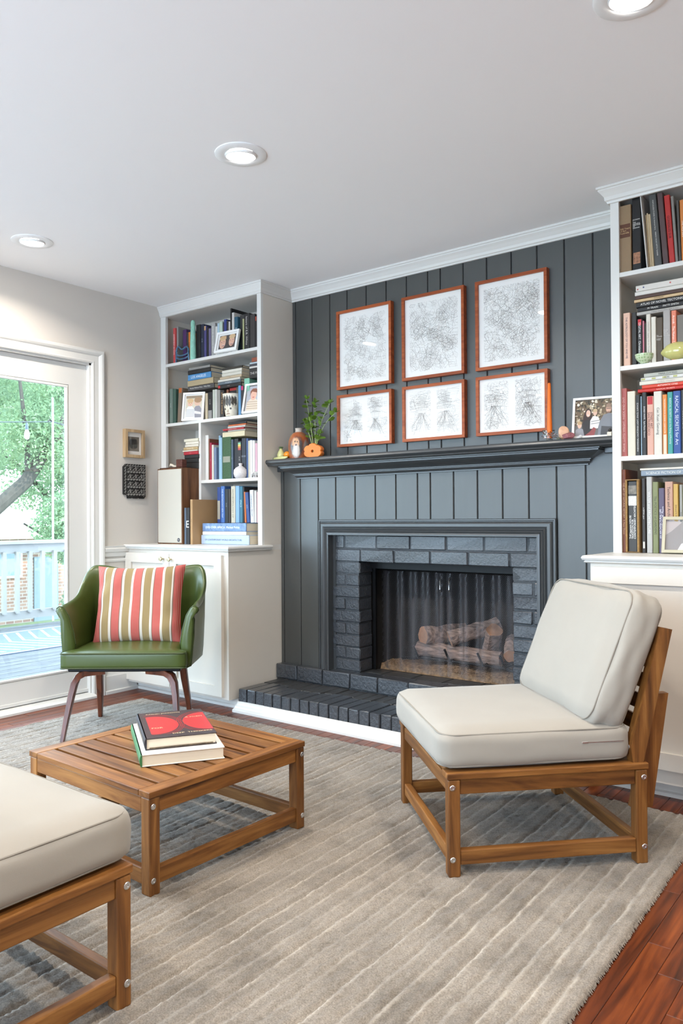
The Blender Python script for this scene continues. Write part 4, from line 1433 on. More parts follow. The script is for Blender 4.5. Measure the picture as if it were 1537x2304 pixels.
def painted(name, base_col, layers, rough=.35, coat=.4):
    m, nt, b = mk(name)
    tc = nt.nodes.new('ShaderNodeTexCoord'); 
    nz = noise(nt, tc.outputs['Object'], 40, 4)
    va = nt.nodes.new('ShaderNodeVectorMath'); va.operation = 'MULTIPLY_ADD'
    va.inputs[1].default_value = (.026, .026, .026)
    nt.links.new(nz, va.inputs[0]); nt.links.new(tc.outputs['Object'], va.inputs[2])
    sep = nt.nodes.new('ShaderNodeSeparateXYZ'); nt.links.new(va.outputs[0], sep.inputs[0])
    cur = ramp(nt, noise(nt, tc.outputs['Object'], 22, 5), base_col)
    for cx, cz, rx, rz, rgb in layers:
        mx = nt.nodes.new('ShaderNodeMix'); mx.data_type = 'RGBA'
        nt.links.new(ell_mask(nt, sep, cx, cz, rx, rz), mx.inputs['Factor']); nt.links.new(cur, mx.inputs['A'])
        mx.inputs['B'].default_value = (*lin(rgb), 1); cur = mx.outputs['Result']
    nt.links.new(cur, b.inputs['Base Color']); b.inputs['Roughness'].default_value = rough; b.inputs['Coat Weight'].default_value = coat
    bumpn(nt, b, noise(nt, tc.outputs['Object'], 35, 5), .35, .004)
    return m


VASEM = painted('glazed_stoneware', [(.3, lin((120, 60, 30))), (.5, lin((176, 92, 48))), (.7, lin((150, 110, 74)))],
                [(-.012, .085, .050, .060, (62, 60, 62)), (-.02, .112, .026, .030, (206, 160, 122)), (-.018, .062, .026, .04, (206, 198, 188)), (.058, .085, .02, .045, (140, 134, 126)),
                 (-.028, .118, .005, .004, (70, 50, 40)), (-.010, .118, .005, .004, (70, 50, 40)), (-.02, .098, .007, .004, (90, 50, 40))])
t = thing('stoneware_bottle', 'round brown stoneware bottle vase painted with a bearded face on the mantel', 'vase', (-2.968, 3.425, MZ), _yaw + R_(12)); t.scale = (.77, .77, .96)
bm = bmesh.new()
lathe(bm, [(.001, 0), (.062, 0), (.070, .006), (.078, .04), (.081, .08), (.077, .115), (.064, .145), (.044, .162), (.028, .168)], 40, cap=False)
obj('body', bm, VASEM, t, smooth=True)
bm = bmesh.new()
lathe(bm, [(.028, .166), (.026, .175), (.027, .188), (.030, .192), (.022, .192), (.020, .17)], 28, cap=False)
obj('neck', bm, mat((186, 176, 164), .4, 'pale_glaze', var=.15, vs=30), t, smooth=True)

GLY = mat((206, 204, 140), .18, 'yellow_glaze', coat=.6, var=.08, vs=20)
GLO = mat((240, 140, 24), .16, 'orange_glaze', coat=.6)
GLG = mat((74, 96, 52), .3, 'green_glaze', coat=.4)
LP = [(-3.075, 3.375)]
t = thing('ceramic_pear', 'small yellow ceramic gourd standing at the left end of the mantel', 'ceramic fruit', (-3.082, 3.395, MZ + .012))
bm = bmesh.new(); lathe(bm, [(.001, 0), (.014, .001), (.022, .010), (.024, .022), (.019, .036), (.012, .048), (.008, .058), (.001, .061)], 24, cap=False)
obj('body', bm, GLY, t, smooth=True)
bm = bmesh.new()
for k in range(6):
    a = k * 1.05
    ellipsoid(bm, (.008 * math.cos(a), .008 * math.sin(a), .062 + .004 * (k % 2)), .006, .006, .005, 8, 6)
obj('leaf_crown', bm, GLG, t, smooth=True)
t = thing('ceramic_orange', 'small orange ceramic fruit beside the yellow gourd on the mantel', 'ceramic fruit', (-3.035, 3.402, MZ + .012))
bm = bmesh.new(); ellipsoid(bm, (0, 0, .021), .024, .024, .021)
obj('body', bm, GLO, t, smooth=True)
bm = bmesh.new()
for k in range(4): ellipsoid(bm, (.014 + .006 * math.cos(k * 1.6), .006 * math.sin(k * 1.6) - .004, .040), .007, .004, .003, 8, 6)
obj('leaf', bm, GLG, t, smooth=True)
t = thing('ceramic_banana', 'pale yellow ceramic squash lying in front of the gourd and orange', 'ceramic fruit', (-3.065, 3.372, MZ))
bm = bmesh.new()
tube(bm, [(-.052, 0, .010), (-.035, 0, .010), (0, 0, .0115), (.035, 0, .0125), (.055, 0, .017)], .0115, 12, scale=[.55, .9, 1, .85, .3])
obj('body', bm, GLY, t, smooth=True)
bm = bmesh.new(); ellipsoid(bm, (-.057, 0, .010), .009, .008, .008, 10, 8)
obj('stem', bm, GLG, t, smooth=True)

# scalloped flower vase
t = thing('flower_vase', 'flat orange flower-shaped vase with round hole on the mantel', 'vase', (-2.828, 3.395, MZ), R_(14)); t.scale = (.92, .92, .89)
bm = bmesh.new()
n = 96; cz = .044; outl = []
for k in range(n):
    a = 2 * math.pi * k / n + math.pi / 2
    r = .043 + .0075 * abs(math.cos(3 * (a - math.pi / 2))) ** .6
    z = cz + r * 1.02 * math.sin(a); outl.append((r * 1.28 * math.cos(a), max(0, z)))
hole = [(.0095 * math.cos(2 * math.pi * k / n + math.pi / 2), cz + .0095 * math.sin(2 * math.pi * k / n + math.pi / 2)) for k in range(n)]
y0, y1 = -.024, .024
rings = []
for pts, y_, s in ((hole, y1, 1), (outl, y1, .93), (outl, y1 - .006, 1), (outl, y0 + .006, 1), (outl, y0, .93), (hole, y0, 1)):
    rings.append([bm.verts.new((p[0] * s, y_, cz + (p[1] - cz) * s if p[1] > .002 else .0)) for p in pts])
for a, b_ in zip(rings + [rings[0]], rings[1:] + [rings[0]]):
    if a is b_: continue
    for k in range(n):
        try: bm.faces.new([a[k], a[(k + 1) % n], b_[(k + 1) % n], b_[k]])
        except ValueError: pass
bmesh.ops.recalc_face_normals(bm, faces=bm.faces[:])
obj('body', bm, mat((236, 128, 40), .35, 'orange_ceramic', coat=.3, var=.04, vs=10), t, smooth=True)

# leafy stems
LEAFM = mat((92, 122, 40), .45, 'fresh_leaf', var=.25, vs=18)
STEMM = mat((168, 186, 120), .5, 'green_stem')
t = thing('leafy_stems', 'fresh green leafy stems in the orange flower vase', 'plant', (-2.828, 3.395, MZ + .080))
lv = bmesh.new()
LP_ = [(0, 0), (.35, .30), (.62, .36), (.9, .22), (1.05, 0), (.9, -.22), (.62, -.36), (.35, -.30)]
vv = [lv.verts.new((a, b_, .10 * math.sin(a * 2.6) - .35 * b_ * b_ * 2 + (.0 if b_ == 0 else .03))) for a, b_ in LP_]
cv = lv.verts.new((.6, 0, .03))
for k in range(8): lv.faces.new([vv[k], vv[(k + 1) % 8], cv])
leaf_me = mesh_of(lv, LEAFM, 'leaf', smooth=True, sharp=180)
rl = random.Random(21)
stems = [[(0, 0, -.05), (-.012, .0, .06), (-.03, 0, .15), (-.052, -.005, .262)], [(.004, 0, -.05), (.012, .005, .07), (-.006, .01, .15), (.012, .0, .235)], [(.01, 0, -.05), (.03, 0, .05), (.07, .0, .12), (.168, -.01, .165)],
         [(.0, 0, -.05), (.03, .0, .09), (.06, .01, .16), (.118, 0, .222)], [(-.004, 0, -.05), (-.024, .005, .04), (-.05, .0, .09), (-.062, -.01, .13)], [(.012, 0, -.05), (.02, -.01, .01), (.05, -.015, .03), (.058, -.02, .05)]]
for si, sp in enumerate(stems):
    P4 = [Vector(p) for p in sp]; path = []
    for k in range(13):
        u = k / 12
        path.append(P4[0] * (1 - u) ** 3 + P4[1] * 3 * u * (1 - u) ** 2 + P4[2] * 3 * u * u * (1 - u) + P4[3] * u ** 3)
    bm = bmesh.new(); tube(bm, path, .0018, 6, scale=[1.2 - .7 * k / 12 for k in range(13)])
    s_ = obj('stem', bm, STEMM, t, smooth=True)
    nl = [15, 15, 9, 9, 10, 4][si]
    for k in range(nl):
        u = .34 + .66 * (k + .5) / nl
        if si in (2, 3) and k < 3 and rl.random() < .5: continue
        p = path[min(12, int(u * 12))].lerp(path[min(12, int(u * 12) + 1)], (u * 12) % 1)
        sc = rl.uniform(.034, .054) * (1.15 - .35 * u)
        o = meshpart('leaf', leaf_me, s_, p, (rl.uniform(-.6, .6), rl.uniform(-1.0, .35), rl.uniform(0, 6.28)), (sc, sc, sc))
    for k in range(5):
        sc = rl.uniform(.024, .034)
        meshpart('leaf', leaf_me, s_, path[-1], (rl.uniform(-.5, .5), rl.uniform(-1.3, -.2), k * 1.26), (sc, sc, sc))

# crystal candle holder + orange taper
CRY = mat((250, 250, 250), .02, 'crystal', trans=1.0, ior=1.5)
t = thing('crystal_candleholder', 'clear crystal starburst candle holder at the right of the mantel', 'candle holder', (-1.424, 3.405, MZ))
t.scale = (1.2, 1.2, 1.2)
bm = bmesh.new()
rc2 = random.Random(6)
for k in range(11):
    a = k * 2 * math.pi / 11 + rc2.uniform(-.15, .15); el = rc2.choice((.15, .45, .8)); L = rc2.uniform(.036, .05)
    d = Vector((math.cos(a) * math.cos(el), math.sin(a) * math.cos(el) * .8, math.sin(el)))
    b0 = Vector((0, 0, .020)); s = d.cross(Vector((0, 0, 1))).normalized(); u = s.cross(d)
    ring = [bm.verts.new(b0 + d * .028 + s * .009 * math.cos(q * 1.571) + u * .009 * math.sin(q * 1.571)) for q in range(4)]
    tip = bm.verts.new(b0 + d * L); base = bm.verts.new(b0 + d * .006)
    for q in range(4):
        bm.faces.new([ring[q], ring[(q + 1) % 4], tip]); bm.faces.new([ring[(q + 1) % 4], ring[q], base])
bmesh.ops.recalc_face_normals(bm, faces=bm.faces[:])
obj('crystal_points', bm, CRY, t)
bm = bmesh.new(); lathe(bm, [(.001, 0), (.016, 0), (.018, .004), (.012, .012), (.013, .022), (.0135, .034), (.0118, .034), (.0118, .014), (.001, .012)], 16, cap=False)
obj('cup', bm, CRY, t, smooth=True)
bm = bmesh.new(); lathe(bm, [(.001, 0), (.0118, 0), (.0118, .05), (.0070, .252), (.0055, .256), (.001, .257)], 20, cap=False)
o = obj('taper_candle', bm, mat((232, 112, 28), .5, 'orange_wax'), None, smooth=True, loc=(-1.424, 3.405, MZ + .0165))
tag(o, 'tall orange taper candle standing in the crystal holder', 'candle')


def rock(label, loc, sx, sy, sz, m, seed, name='mineral_rock'):
    bm = bmesh.new(); bmesh.ops.create_icosphere(bm, subdivisions=3, radius=1)
    rr_ = random.Random(seed); ds = [Vector((rr_.uniform(-1, 1), rr_.uniform(-1, 1), rr_.uniform(-1, 1))).normalized() for _ in range(12)]
    for v in bm.verts:
        p = v.co.copy()
        for d in ds:
            q = p.dot(d)
            if q > .74: p -= d * (q - .74)
        p = Vector((p.x * sx, p.y * sy, p.z * sz)); v.co = p
    mz = min(v.co.z for v in bm.verts)
    for v in bm.verts: v.co.z -= mz
    return tag(obj(name, bm, m, None, loc=loc), label, 'rock', 'mineral specimens on the mantel')


rock('peach coloured mineral rock beside the crystal candle holder', (-1.356, 3.40, MZ), .028, .024, .038, mat((226, 178, 146), .45, 'peach_calcite', var=.15, vs=40, bump=.4, bs=60), 1)
rock('purple red crystal cluster in front of the family photograph', (-1.318, 3.362, MZ), .032, .02, .019, mat((142, 84, 88), .35, 'purple_crystal', var=.5, vs=90, bump=1, bs=110, bd=.006), 2)
rock('small dark green stone at the foot of the peach rock', (-1.364, 3.365, MZ), .012, .012, .009, mat((92, 98, 84), .5, 'green_stone', var=.3, vs=60), 3)
rock('small clear pale stone leaning at the photo corner', (-1.262, 3.36, MZ), .009, .008, .010, mat((206, 200, 196), .3, 'pale_quartz'), 4)

WHF = mat((240, 239, 236), .4, 'white_frame')
# family photograph on the mantel
SK, SK2 = (214, 170, 146), (226, 186, 164)
t = pic_frame('family_photo', 'white framed family photograph of four people leaning on the mantel', 'photo frame', .208, .190, .010, .014, WHF, (-1.212, 3.425, MZ + .0965), (R_(-12), 0, R_(8)), group='white framed photographs')
rp = random.Random(2)
bgs = [('e', rp.random(), rp.uniform(.35, 1), rp.uniform(.01, .035), rp.uniform(.01, .04), rp.choice(((92, 84, 64), (150, 134, 104), (206, 190, 160), (64, 62, 50), (120, 108, 80), (236, 226, 206), (180, 160, 128)))) for _ in range(260)]
fam = [('p', [(0, 0), (1, 0), (1, .30), (0, .30)], (110, 108, 104)),
       ('p', [(.54, 0), (.56, .36), (.66, .56), (.78, .60), (.92, .56), (1, .40), (1, 0)], (132, 134, 140)), ('e', .77, .72, .062, .115, SK), ('p', [(.71, .75), (.83, .75), (.82, .84), (.77, .87), (.72, .84)], (160, 130, 110)), ('p', [(.72, .64), (.82, .64), (.80, .60), (.74, .60)], (140, 104, 88)), ('p', [(.72, .73), (.82, .735), (.82, .72), (.72, .715)], (50, 44, 44)),
       ('p', [(.18, .30), (.20, .52), (.24, .70), (.30, .76), (.37, .72), (.40, .55), (.38, .36)], (58, 40, 34)), ('p', [(.18, .0), (.18, .34), (.25, .45), (.36, .45), (.44, .34), (.44, 0)], (44, 42, 44)), ('e', .31, .62, .050, .095, SK2), ('e', .31, .575, .022, .012, (240, 230, 226)),
       ('p', [(.36, .20), (.36, .42), (.42, .54), (.54, .52), (.58, .40), (.54, .2)], (232, 228, 222)), ('e', .465, .64, .048, .085, SK2), ('e', .465, .69, .05, .05, (206, 178, 140)), ('p', [(.38, .40), (.57, .43), (.57, .41), (.38, .38)], (150, 148, 146)), ('p', [(.38, .34), (.57, .36), (.57, .34), (.38, .32)], (150, 148, 146)),
       ('p', [(.02, 0), (.03, .18), (.10, .24), (.20, .20), (.24, 0)], (150, 148, 152)), ('e', .12, .31, .048, .085, SK2), ('e', .12, .37, .052, .05, (196, 160, 116)),
       ('p', [(.22, 0), (.36, .12), (.44, .24), (.50, .20), (.46, .0)], (150, 72, 70)), ('p', [(.60, 0), (.62, .26), (.90, .22), (1, .10), (1, 0)], (78, 78, 82)), ('e', .92, .30, .03, .04, SK)]
flat_print('photograph', t, .190, .171, bgs + fam, -.0015, (170, 152, 122))
obj('easel_back', BOX(-.02, .02, .0, .006, -.09, .05), WHF, t)
bm = bmesh.new(); ellipsoid(bm, (-1.127, 3.345, MZ + .0275), .008, .008, .007, 12, 8)
tag(obj('pebble', bm, mat((48, 44, 38), .4, 'dark_pebble'), None, smooth=True), 'small dark pebble perched at the right end of the mantel', 'pebble')
bm = bmesh.new(); box(bm, -1.137, -1.117, 3.335, 3.355, MZ, MZ + .0205, bev=.002)
tag(obj('stone_cube', bm, mat((214, 204, 188), .6, 'cream_stone'), None), 'small cream stone cube under the dark pebble', 'stone')

# ------------------------------------------------------------------ shelf things, left bookcase
faces2 = [('p', [(.0, 0), (1, 0), (1, 1), (0, 1)], (70, 60, 58)), ('e', .22, .44, .19, .42, (226, 176, 150)), ('e', .20, .80, .21, .18, (214, 178, 132)), ('p', [(.02, .72), (.08, .95), (.40, .95), (.42, .70), (.24, .78)], (206, 168, 122)), ('e', .28, .24, .09, .05, (240, 226, 220)), ('e', .28, .22, .09, .03, (150, 76, 70)), ('e', .15, .50, .03, .02, (70, 54, 48)), ('e', .30, .52, .03, .02, (70, 54, 48)),
          ('e', .78, .50, .17, .40, (228, 180, 154)), ('e', .78, .84, .19, .18, (214, 182, 138)), ('e', .80, .26, .08, .055, (140, 66, 62)), ('e', .80, .285, .08, .02, (240, 228, 222)), ('e', .70, .56, .03, .02, (70, 54, 48)), ('e', .86, .57, .03, .02, (70, 54, 48))]
t = pic_frame('photo_frame', 'white landscape photo frame with two smiling children on the top left shelf', 'photo frame', .182, .134, .013, .016, WHF, (-3.408, 3.284, LZ[0] + .0660), (R_(-13), 0, R_(3)), group='white framed photographs')
flat_print('photograph', t, .132, .086, faces2, -.0072)
obj('mount', BOX(-.082, .082, -.007, -.0045, -.058, .058), mat((236, 234, 230), .8, 'photo_mount'), t)
two = [('p', [(0, 0), (1, 0), (1, .35), (0, .35)], (222, 216, 204)), ('p', [(0, .3), (1, .3), (1, .9), (0, .9)], (214, 204, 182)), ('p', [(0, .88), (1, .88), (1, 1), (0, 1)], (150, 132, 108)),
       ('p', [(.50, 0), (.52, .40), (.62, .52), (.84, .54), (.98, .40), (1, 0)], (146, 144, 152)), ('e', .72, .70, .20, .17, (222, 184, 160)), ('e', .74, .80, .23, .13, (168, 132, 96)),
       ('p', [(.04, 0), (.06, .42), (.16, .52), (.40, .52), (.56, .38), (.60, .0)], (236, 234, 232)), ('p', [(.40, .34), (.96, .24), (.98, .14), (.42, .2)], (234, 232, 230)), ('e', .28, .66, .17, .15, (230, 190, 166)), ('e', .28, .77, .19, .10, (214, 180, 132))] + \
      [('p', [(.06, .06 + .06 * q), (.58, .06 + .06 * q), (.58, .075 + .06 * q), (.06, .075 + .06 * q)], (150, 150, 160)) for q in range(6)] + [('e', .22, .66, .02, .012, (80, 60, 52)), ('e', .35, .66, .02, .012, (80, 60, 52)), ('e', .285, .59, .035, .01, (180, 100, 92))]
t = pic_frame('photo_frame', 'white portrait photo frame of two hugging boys on the second left shelf', 'photo frame', .152, .184, .012, .016, WHF, (-3.735, 3.302, LZ[1] + .0915), (R_(-9), 0, R_(22)), group='white framed photographs')
flat_print('photograph', t, .112, .144, two, -.0072)
obj('mount', BOX(-.066, .066, -.007, -.0045, -.082, .082), mat((236, 234, 230), .8, 'photo_mount'), t)
one = [('p', [(0, 0), (1, 0), (1, 1), (0, 1)], (176, 178, 186)), ('p', [(.05, 0), (.1, .36), (.3, .48), (.7, .48), (.95, .34), (1, 0)], (222, 206, 186)), ('e', .52, .62, .22, .2, (226, 178, 156)), ('p', [(.24, .56), (.26, .80), (.40, .90), (.66, .90), (.80, .8), (.80, .56), (.74, .72), (.4, .78), (.30, .70)], (140, 84, 62)), ('e', .52, .54, .08, .022, (196, 104, 96))] + \
      [('p', [(.1, .08 + .09 * q), (.95, .06 + .09 * q), (.95, .085 + .09 * q), (.1, .105 + .09 * q)], (176, 150, 126)) for q in range(4)]
t = pic_frame('photo_frame', 'white photo frame of one child at the right end of the second left shelf', 'photo frame', .136, .184, .012, .016, WHF, (-3.210, 3.300, LZ[1] + .0915), (R_(-12), 0, R_(4)), group='white framed photographs')
flat_print('photograph', t, .104, .152, one, -.0072)

# blue bent-tube figure
t = thing('wire_sculpture', 'blue bent metal squiggle figure on the top left shelf', 'sculpture', (-3.824, 3.284, LZ[0])); t.scale = (1.02, 1, .84)
BLUT = mat((92, 128, 158), .3, 'blue_enamel', metal=.4)
bm = bmesh.new()
hw = .058
tube(bm, [(-hw, 0, .0), (-hw, 0, .085), (-hw + .008, 0, .112), (-hw + .02, 0, .122), (-hw + .034, 0, .112), (-.012, 0, .098), (0, 0, .094), (.012, 0, .098), (hw - .03, 0, .106), (hw - .016, 0, .108), (hw - .004, 0, .095), (hw, 0, .075), (hw, 0, 0)], .0062, 10)
obj('outline_tube', bm, BLUT, t, smooth=True)
for z_ in (.050, .024):
    bm = bmesh.new(); tube(bm, [(-hw, -.001, z_ + .014), (-hw * .5, -.001, z_), (0, -.001, z_ - .003), (hw * .5, -.001, z_), (hw, -.001, z_ + .010)], .0055, 10)
    obj('cross_tube', bm, BLUT, t, smooth=True)
# mint column
t = thing('mint_cactus', 'pale mint textured column sculpture on the top left shelf', 'sculpture', (-3.727, 3.288, LZ[0])); t.scale = (.7, .7, .70)
bm = bmesh.new(); lathe(bm, [(.001, 0), (.028, 0), (.0285, .03), (.026, .16), (.023, .26), (.018, .29), (.020, .30), (.020, .335), (.013, .355), (.001, .36)], 20, cap=False)
obj('column', bm, mat((150, 206, 184), .7, 'mint_plaster', var=.12, vs=30, bump=1, bs=45, bd=.008), t, smooth=True)
# face planter
PLM = painted('cream_face_glaze', [(.3, lin((196, 184, 160))), (.6, lin((222, 214, 196)))],
              [(0, .150, .10, .03, (226, 220, 204)), (-.05, .130, .010, .036, (74, 66, 56)), (-.03, .128, .011, .042, (60, 54, 46)), (-.008, .130, .011, .045, (54, 48, 42)), (.014, .128, .011, .042, (60, 54, 46)), (.036, .13, .011, .04, (54, 48, 42)), (.055, .13, .01, .036, (74, 66, 56)), (-.028, .070, .010, .007, (72, 62, 52)), (.018, .070, .010, .007, (72, 62, 52)), (-.004, .050, .006, .010, (170, 150, 124)), (-.004, .030, .015, .004, (140, 100, 84))], .5, .2)
t = thing('face_planter', 'cream pottery face planter with dark leaf hair on the second left shelf', 'planter', (-3.395, 3.30, LZ[1]), R_(30)); t.scale = (.77, .77, .77)
bm = bmesh.new(); lathe(bm, [(.001, 0), (.046, 0), (.050, .01), (.058, .06), (.064, .10), (.070, .168), (.072, .176), (.066, .176), (.062, .12), (.001, .1)], 32, cap=False)
obj('pot', bm, PLM, t, smooth=True)
bm = bmesh.new(); lathe(bm, [(.001, .160), (.065, .160)], 24, cap=False)
obj('soil', bm, mat((70, 60, 48), .9, 'potting_soil'), t)
# white bottle bank
t = thing('bottle_vase', 'small white round bottle vase with raised letters on the third left shelf', 'vase', (-3.318, 3.296, LZ[2]), R_(42)); t.scale = (.72, .72, .68)
bm = bmesh.new(); lathe(bm, [(.001, 0), (.038, 0), (.052, .014), (.060, .045), (.056, .075), (.040, .095), (.020, .106), (.014, .112), (.013, .118), (.018, .124), (.016, .132), (.008, .134), (.008, .11)], 32, cap=False)
obj('body', bm, mat((206, 200, 198), .5, 'white_speckled_glaze', var=.12, vs=40), t, smooth=True)
lettering('lettering', 'POS', mat((240, 238, 236), .5, 'raised_white'), t, (-.016, -.0608, .054), (1, 0, 0), (0, 0, 1), .040, .020)
# little black and white animal
t = thing('animal_figurine', 'small black and white animal figurine at the end of the third left shelf', 'figurine', (-3.192, 3.288, LZ[2]), R_(20)); t.scale = (.75, .75, .8)
bm = bmesh.new(); tube(bm, [(-.03, 0, .026), (-.01, 0, .028), (.012, 0, .028), (.026, 0, .034), (.036, 0, .042)], .016, 10, scale=[.7, 1, 1, .8, .5])
for a in (-.022, .012):
    for b_ in (-.008, .008): tube(bm, [(a, b_, .022), (a, b_, 0)], .005, 6)
obj('body', bm, mat((190, 186, 182), .5, 'pied_glaze', var=.9, vs=45), t, smooth=True)

# walnut speaker
t = thing('bookshelf_speaker', 'upright walnut loudspeaker with cream cloth front on the left counter', 'speaker', (-3.78, 3.14, .9055))
WALB = wood('walnut_veneer', (72, 44, 26), (104, 68, 42), (128, 88, 58), 'z', .5, 3, 12, rand=.05)
sx0, sx1, sh = -.116, .116, .468
bm = bmesh.new()
box(bm, sx0, sx0 + .006, 0, .22, 0, sh); box(bm, sx1 - .006, sx1, 0, .22, 0, sh); box(bm, sx0 + .006, sx1 - .006, 0, .22, 0, .006); box(bm, sx0 + .006, sx1 - .006, 0, .22, sh - .006, sh); box(bm, sx0 + .006, sx1 - .006, .02, .22, .006, sh - .006)
obj('cabinet', bm, WALB, t)
obj('grille', BOX(sx0 + .0065, sx1 - .0065, -.004, .018, .0065, sh - .0065, bev=.003, seg=2), mat((184, 178, 166), .95, 'grille_cloth', bump=.3, bs=900, bd=.0006), t)
bm = bmesh.new(); lathe(bm, [(.001, 0), (.0115, 0), (.0115, .001), (.001, .0012)], 24, cap=False)
bg_ = obj('badge', bm, mat((52, 54, 64), .4, 'navy_badge'), t, loc=(sx1 - .03, -.0042, .026), rot=(R_(90), 0, 0))
lettering('badge_mark', 'OJ', mat((214, 212, 206), .5, 'badge_white'), bg_, (0, 0, .0014), (1, 0, 0), (0, 1, 0), .013, .010)
# small tray with bone-like shell on top of the stacked books behind the speaker handled with the books

# right bookcase: bowl, lemon
t = thing('celadon_bowl', 'small celadon green bowl with dot pattern on the second right shelf', 'bowl', (-.962, 3.281, RZ[1]))
m, nt, b = mk('celadon_dots')
vo = nt.nodes.new('ShaderNodeTexVoronoi'); vo.inputs['Scale'].default_value = 95; vo.inputs['Randomness'].default_value = .0
nt.links.new(coords(nt, 'Object'), vo.inputs['Vector'])
nt.links.new(ramp(nt, vo.outputs['Distance'], [(.33, lin((150, 178, 132))), (.42, lin((190, 206, 170)))]), b.inputs['Base Color'])
b.inputs['Roughness'].default_value = .2; b.inputs['Coat Weight'].default_value = .5
bm = bmesh.new(); lathe(bm, [(.001, 0), (.014, 0), (.016, .004), (.026, .012), (.034, .024), (.0365, .0385), (.0345, .0385), (.031, .024), (.022, .012), (.001, .008)], 36, cap=False)
obj('body', bm, m, t, smooth=True)
t = thing('ceramic_lemon', 'large pale yellow glazed ceramic lemon on the second right shelf', 'ceramic fruit', (-.836, 3.305, RZ[1]))
bm = bmesh.new(); ellipsoid(bm, (0, 0, .0385), .062, .045, .0385, 32, 20)
for v in bm.verts:
    if v.co.x < -.042:
        k = (-.042 - v.co.x) / .02; v.co.x -= .010 * k * k; v.co.z += (.025 - v.co.z) * .35 * k
    if v.co.x > .042:
        k = (v.co.x - .042) / .02; v.co.x += .012 * k * k
obj('body', bm, mat((190, 186, 116), .12, 'lemon_glaze', coat=.7, var=.06, vs=60), t, smooth=True)
# silver frame on the right counter
t = pic_frame('photo_frame', 'champagne silver photo frame leaning on books on the right counter', 'photo frame', .20, .148, .012, .016, mat((176, 168, 144), .35, 'champagne_metal', metal=.35), (-.792, 3.275, .905 + .0735), (R_(-14), 0, R_(3)))
flat_print('photograph', t, .178, .126, [('p', [(0, 0), (.40, 0), (.62, .5), (.7, 1), (0, 1)], (140, 134, 132)), ('p', [(.12, .62), (.4, 1), (.0, 1), (0, .5)], (176, 166, 164)), ('p', [(.26, 0), (.34, .22), (.5, .3), (.8, 0)], (226, 226, 228)), ('e', .75, .6, .2, .3, (186, 172, 164))], -.006, (188, 182, 178))

# ------------------------------------------------------------------ books on the coffee table
def flat_book(name, label, corner, ang, w, h, th, cov, spine, page, lines=None, spread=0):
    """lying book, spine along its local y at x=0; corner = near-left bottom corner"""
    t = thing(name, label, 'book', corner, ang, group='books on the coffee table')
    bm = bmesh.new()
    box(bm, 0, w, 0, h, th - .003, th, bev=.0008); box(bm, 0, w, 0, h, 0, .003, bev=.0008)
    obj('cover', bm, cov, t)
    bm = bmesh.new(); prism(bm, [(0, 0), (.004, 0), (.004, th), (0, th), (-.003, th * .75), (-.004, th * .5), (-.003, th * .25)], 'y', 0, h)
    obj('spine', bm, spine, t)
    obj('page_block', BOX(.004, w - .004, .003, h - .003, .0031, th - .0031), page, t)
    return t


PAGE = mat((226, 216, 196), .9, 'book_pages', var=.08, vs=4, stretch=(1, 1, 200))
BANG = R_(56.4 - 0)
TZT = RZT - .002 + .2905
t = flat_book('art_book', 'thick white art book with green spine lying under the red book', (-1.936, 1.492, TZT), R_(56.9), .257, .385, .037, mat((232, 230, 224), .4, 'white_cover'), mat((60, 120, 74), .45, 'green_spine', var=.2, vs=30), PAGE)
t = flat_book('art_book', 'thick black and red art book on top of the coffee table stack', (-1.962, 1.530, TZT + .0375), R_(56.9), .222, .330, .036, mat((58, 50, 54), .35, 'black_cover'), mat((44, 46, 54), .4, 'black_cloth'), PAGE)
REDC = mat((178, 44, 48), .35, 'red_print'); GOLD = mat((214, 190, 150), .4, 'gold_lettering')
# red lobes printed on the cover: two discs pinched in the middle
V = []; Fc = []; mi = []
w_, h_, z_ = .222, .330, .0362


def disc(cx, cy, rx, ry, z, m, a0=0, a1=360, clip=None):
    i = len(V); n = 40
    for k in range(n):
        a = R_(a0 + (a1 - a0) * k / n); x_, y_ = cx + rx * math.cos(a), cy + ry * math.sin(a)
        V.append((min(max(x_, .022), w_ - .002), min(max(y_, .004), h_ - .004), z))
    Fc.append(tuple(range(i, i + n))); mi.append(m)


disc(.040, .155, .080, .115, z_, 0); disc(.215, .165, .078, .115, z_, 0)
for q in range(3):
    for cx in (.040, .215):
        rx = .086 + q * .006
        pts = [(cx + rx * math.cos(2 * math.pi * k / 60), (.155 if cx < .1 else .165) + rx * 1.42 * math.sin(2 * math.pi * k / 60)) for k in range(60)]
        for a, b_ in zip(pts, pts[1:] + pts[:1]):
            if not (.022 < a[0] < w_ - .002 and .03 < a[1] < h_ - .03): continue
            i = len(V); dx, dy = b_[0] - a[0], b_[1] - a[1]; L = math.hypot(dx, dy); nx, ny = -dy / L * .0008, dx / L * .0008
            V += [(a[0] - nx, a[1] - ny, z_ + .0001), (a[0] + nx, a[1] + ny, z_ + .0001), (b_[0] + nx, b_[1] + ny, z_ + .0001), (b_[0] - nx, b_[1] - ny, z_ + .0001)]
            Fc.append((i, i + 1, i + 2, i + 3)); mi.append(0)
pyobj('cover_print', V, Fc, [REDC], t, midx=mi)
for body, cx, cy, ln, ht in (('RASHID JOHNSON', .085, .302, .115, .020), ('A POEM', .180, .225, .058, .016), ('FOR', .048, .115, .036, .016), ('DEEP  THINKERS', .150, .034, .125, .018)):
    lettering('cover_title', body, GOLD, t, (cx, cy, z_ + .0003), (1, 0, 0), (0, 1, 0), ln, ht)
lettering('spine_title', 'RASHID JOHNSON A POEM FOR DEEP THINKERS', GOLD, t, (-.0046, .165, .018), (0, -1, 0), (0, 0, 1), .26, .010)
bm = bmesh.new(); box(bm, .012, .21, -.0004, .004, .0032, .0065)
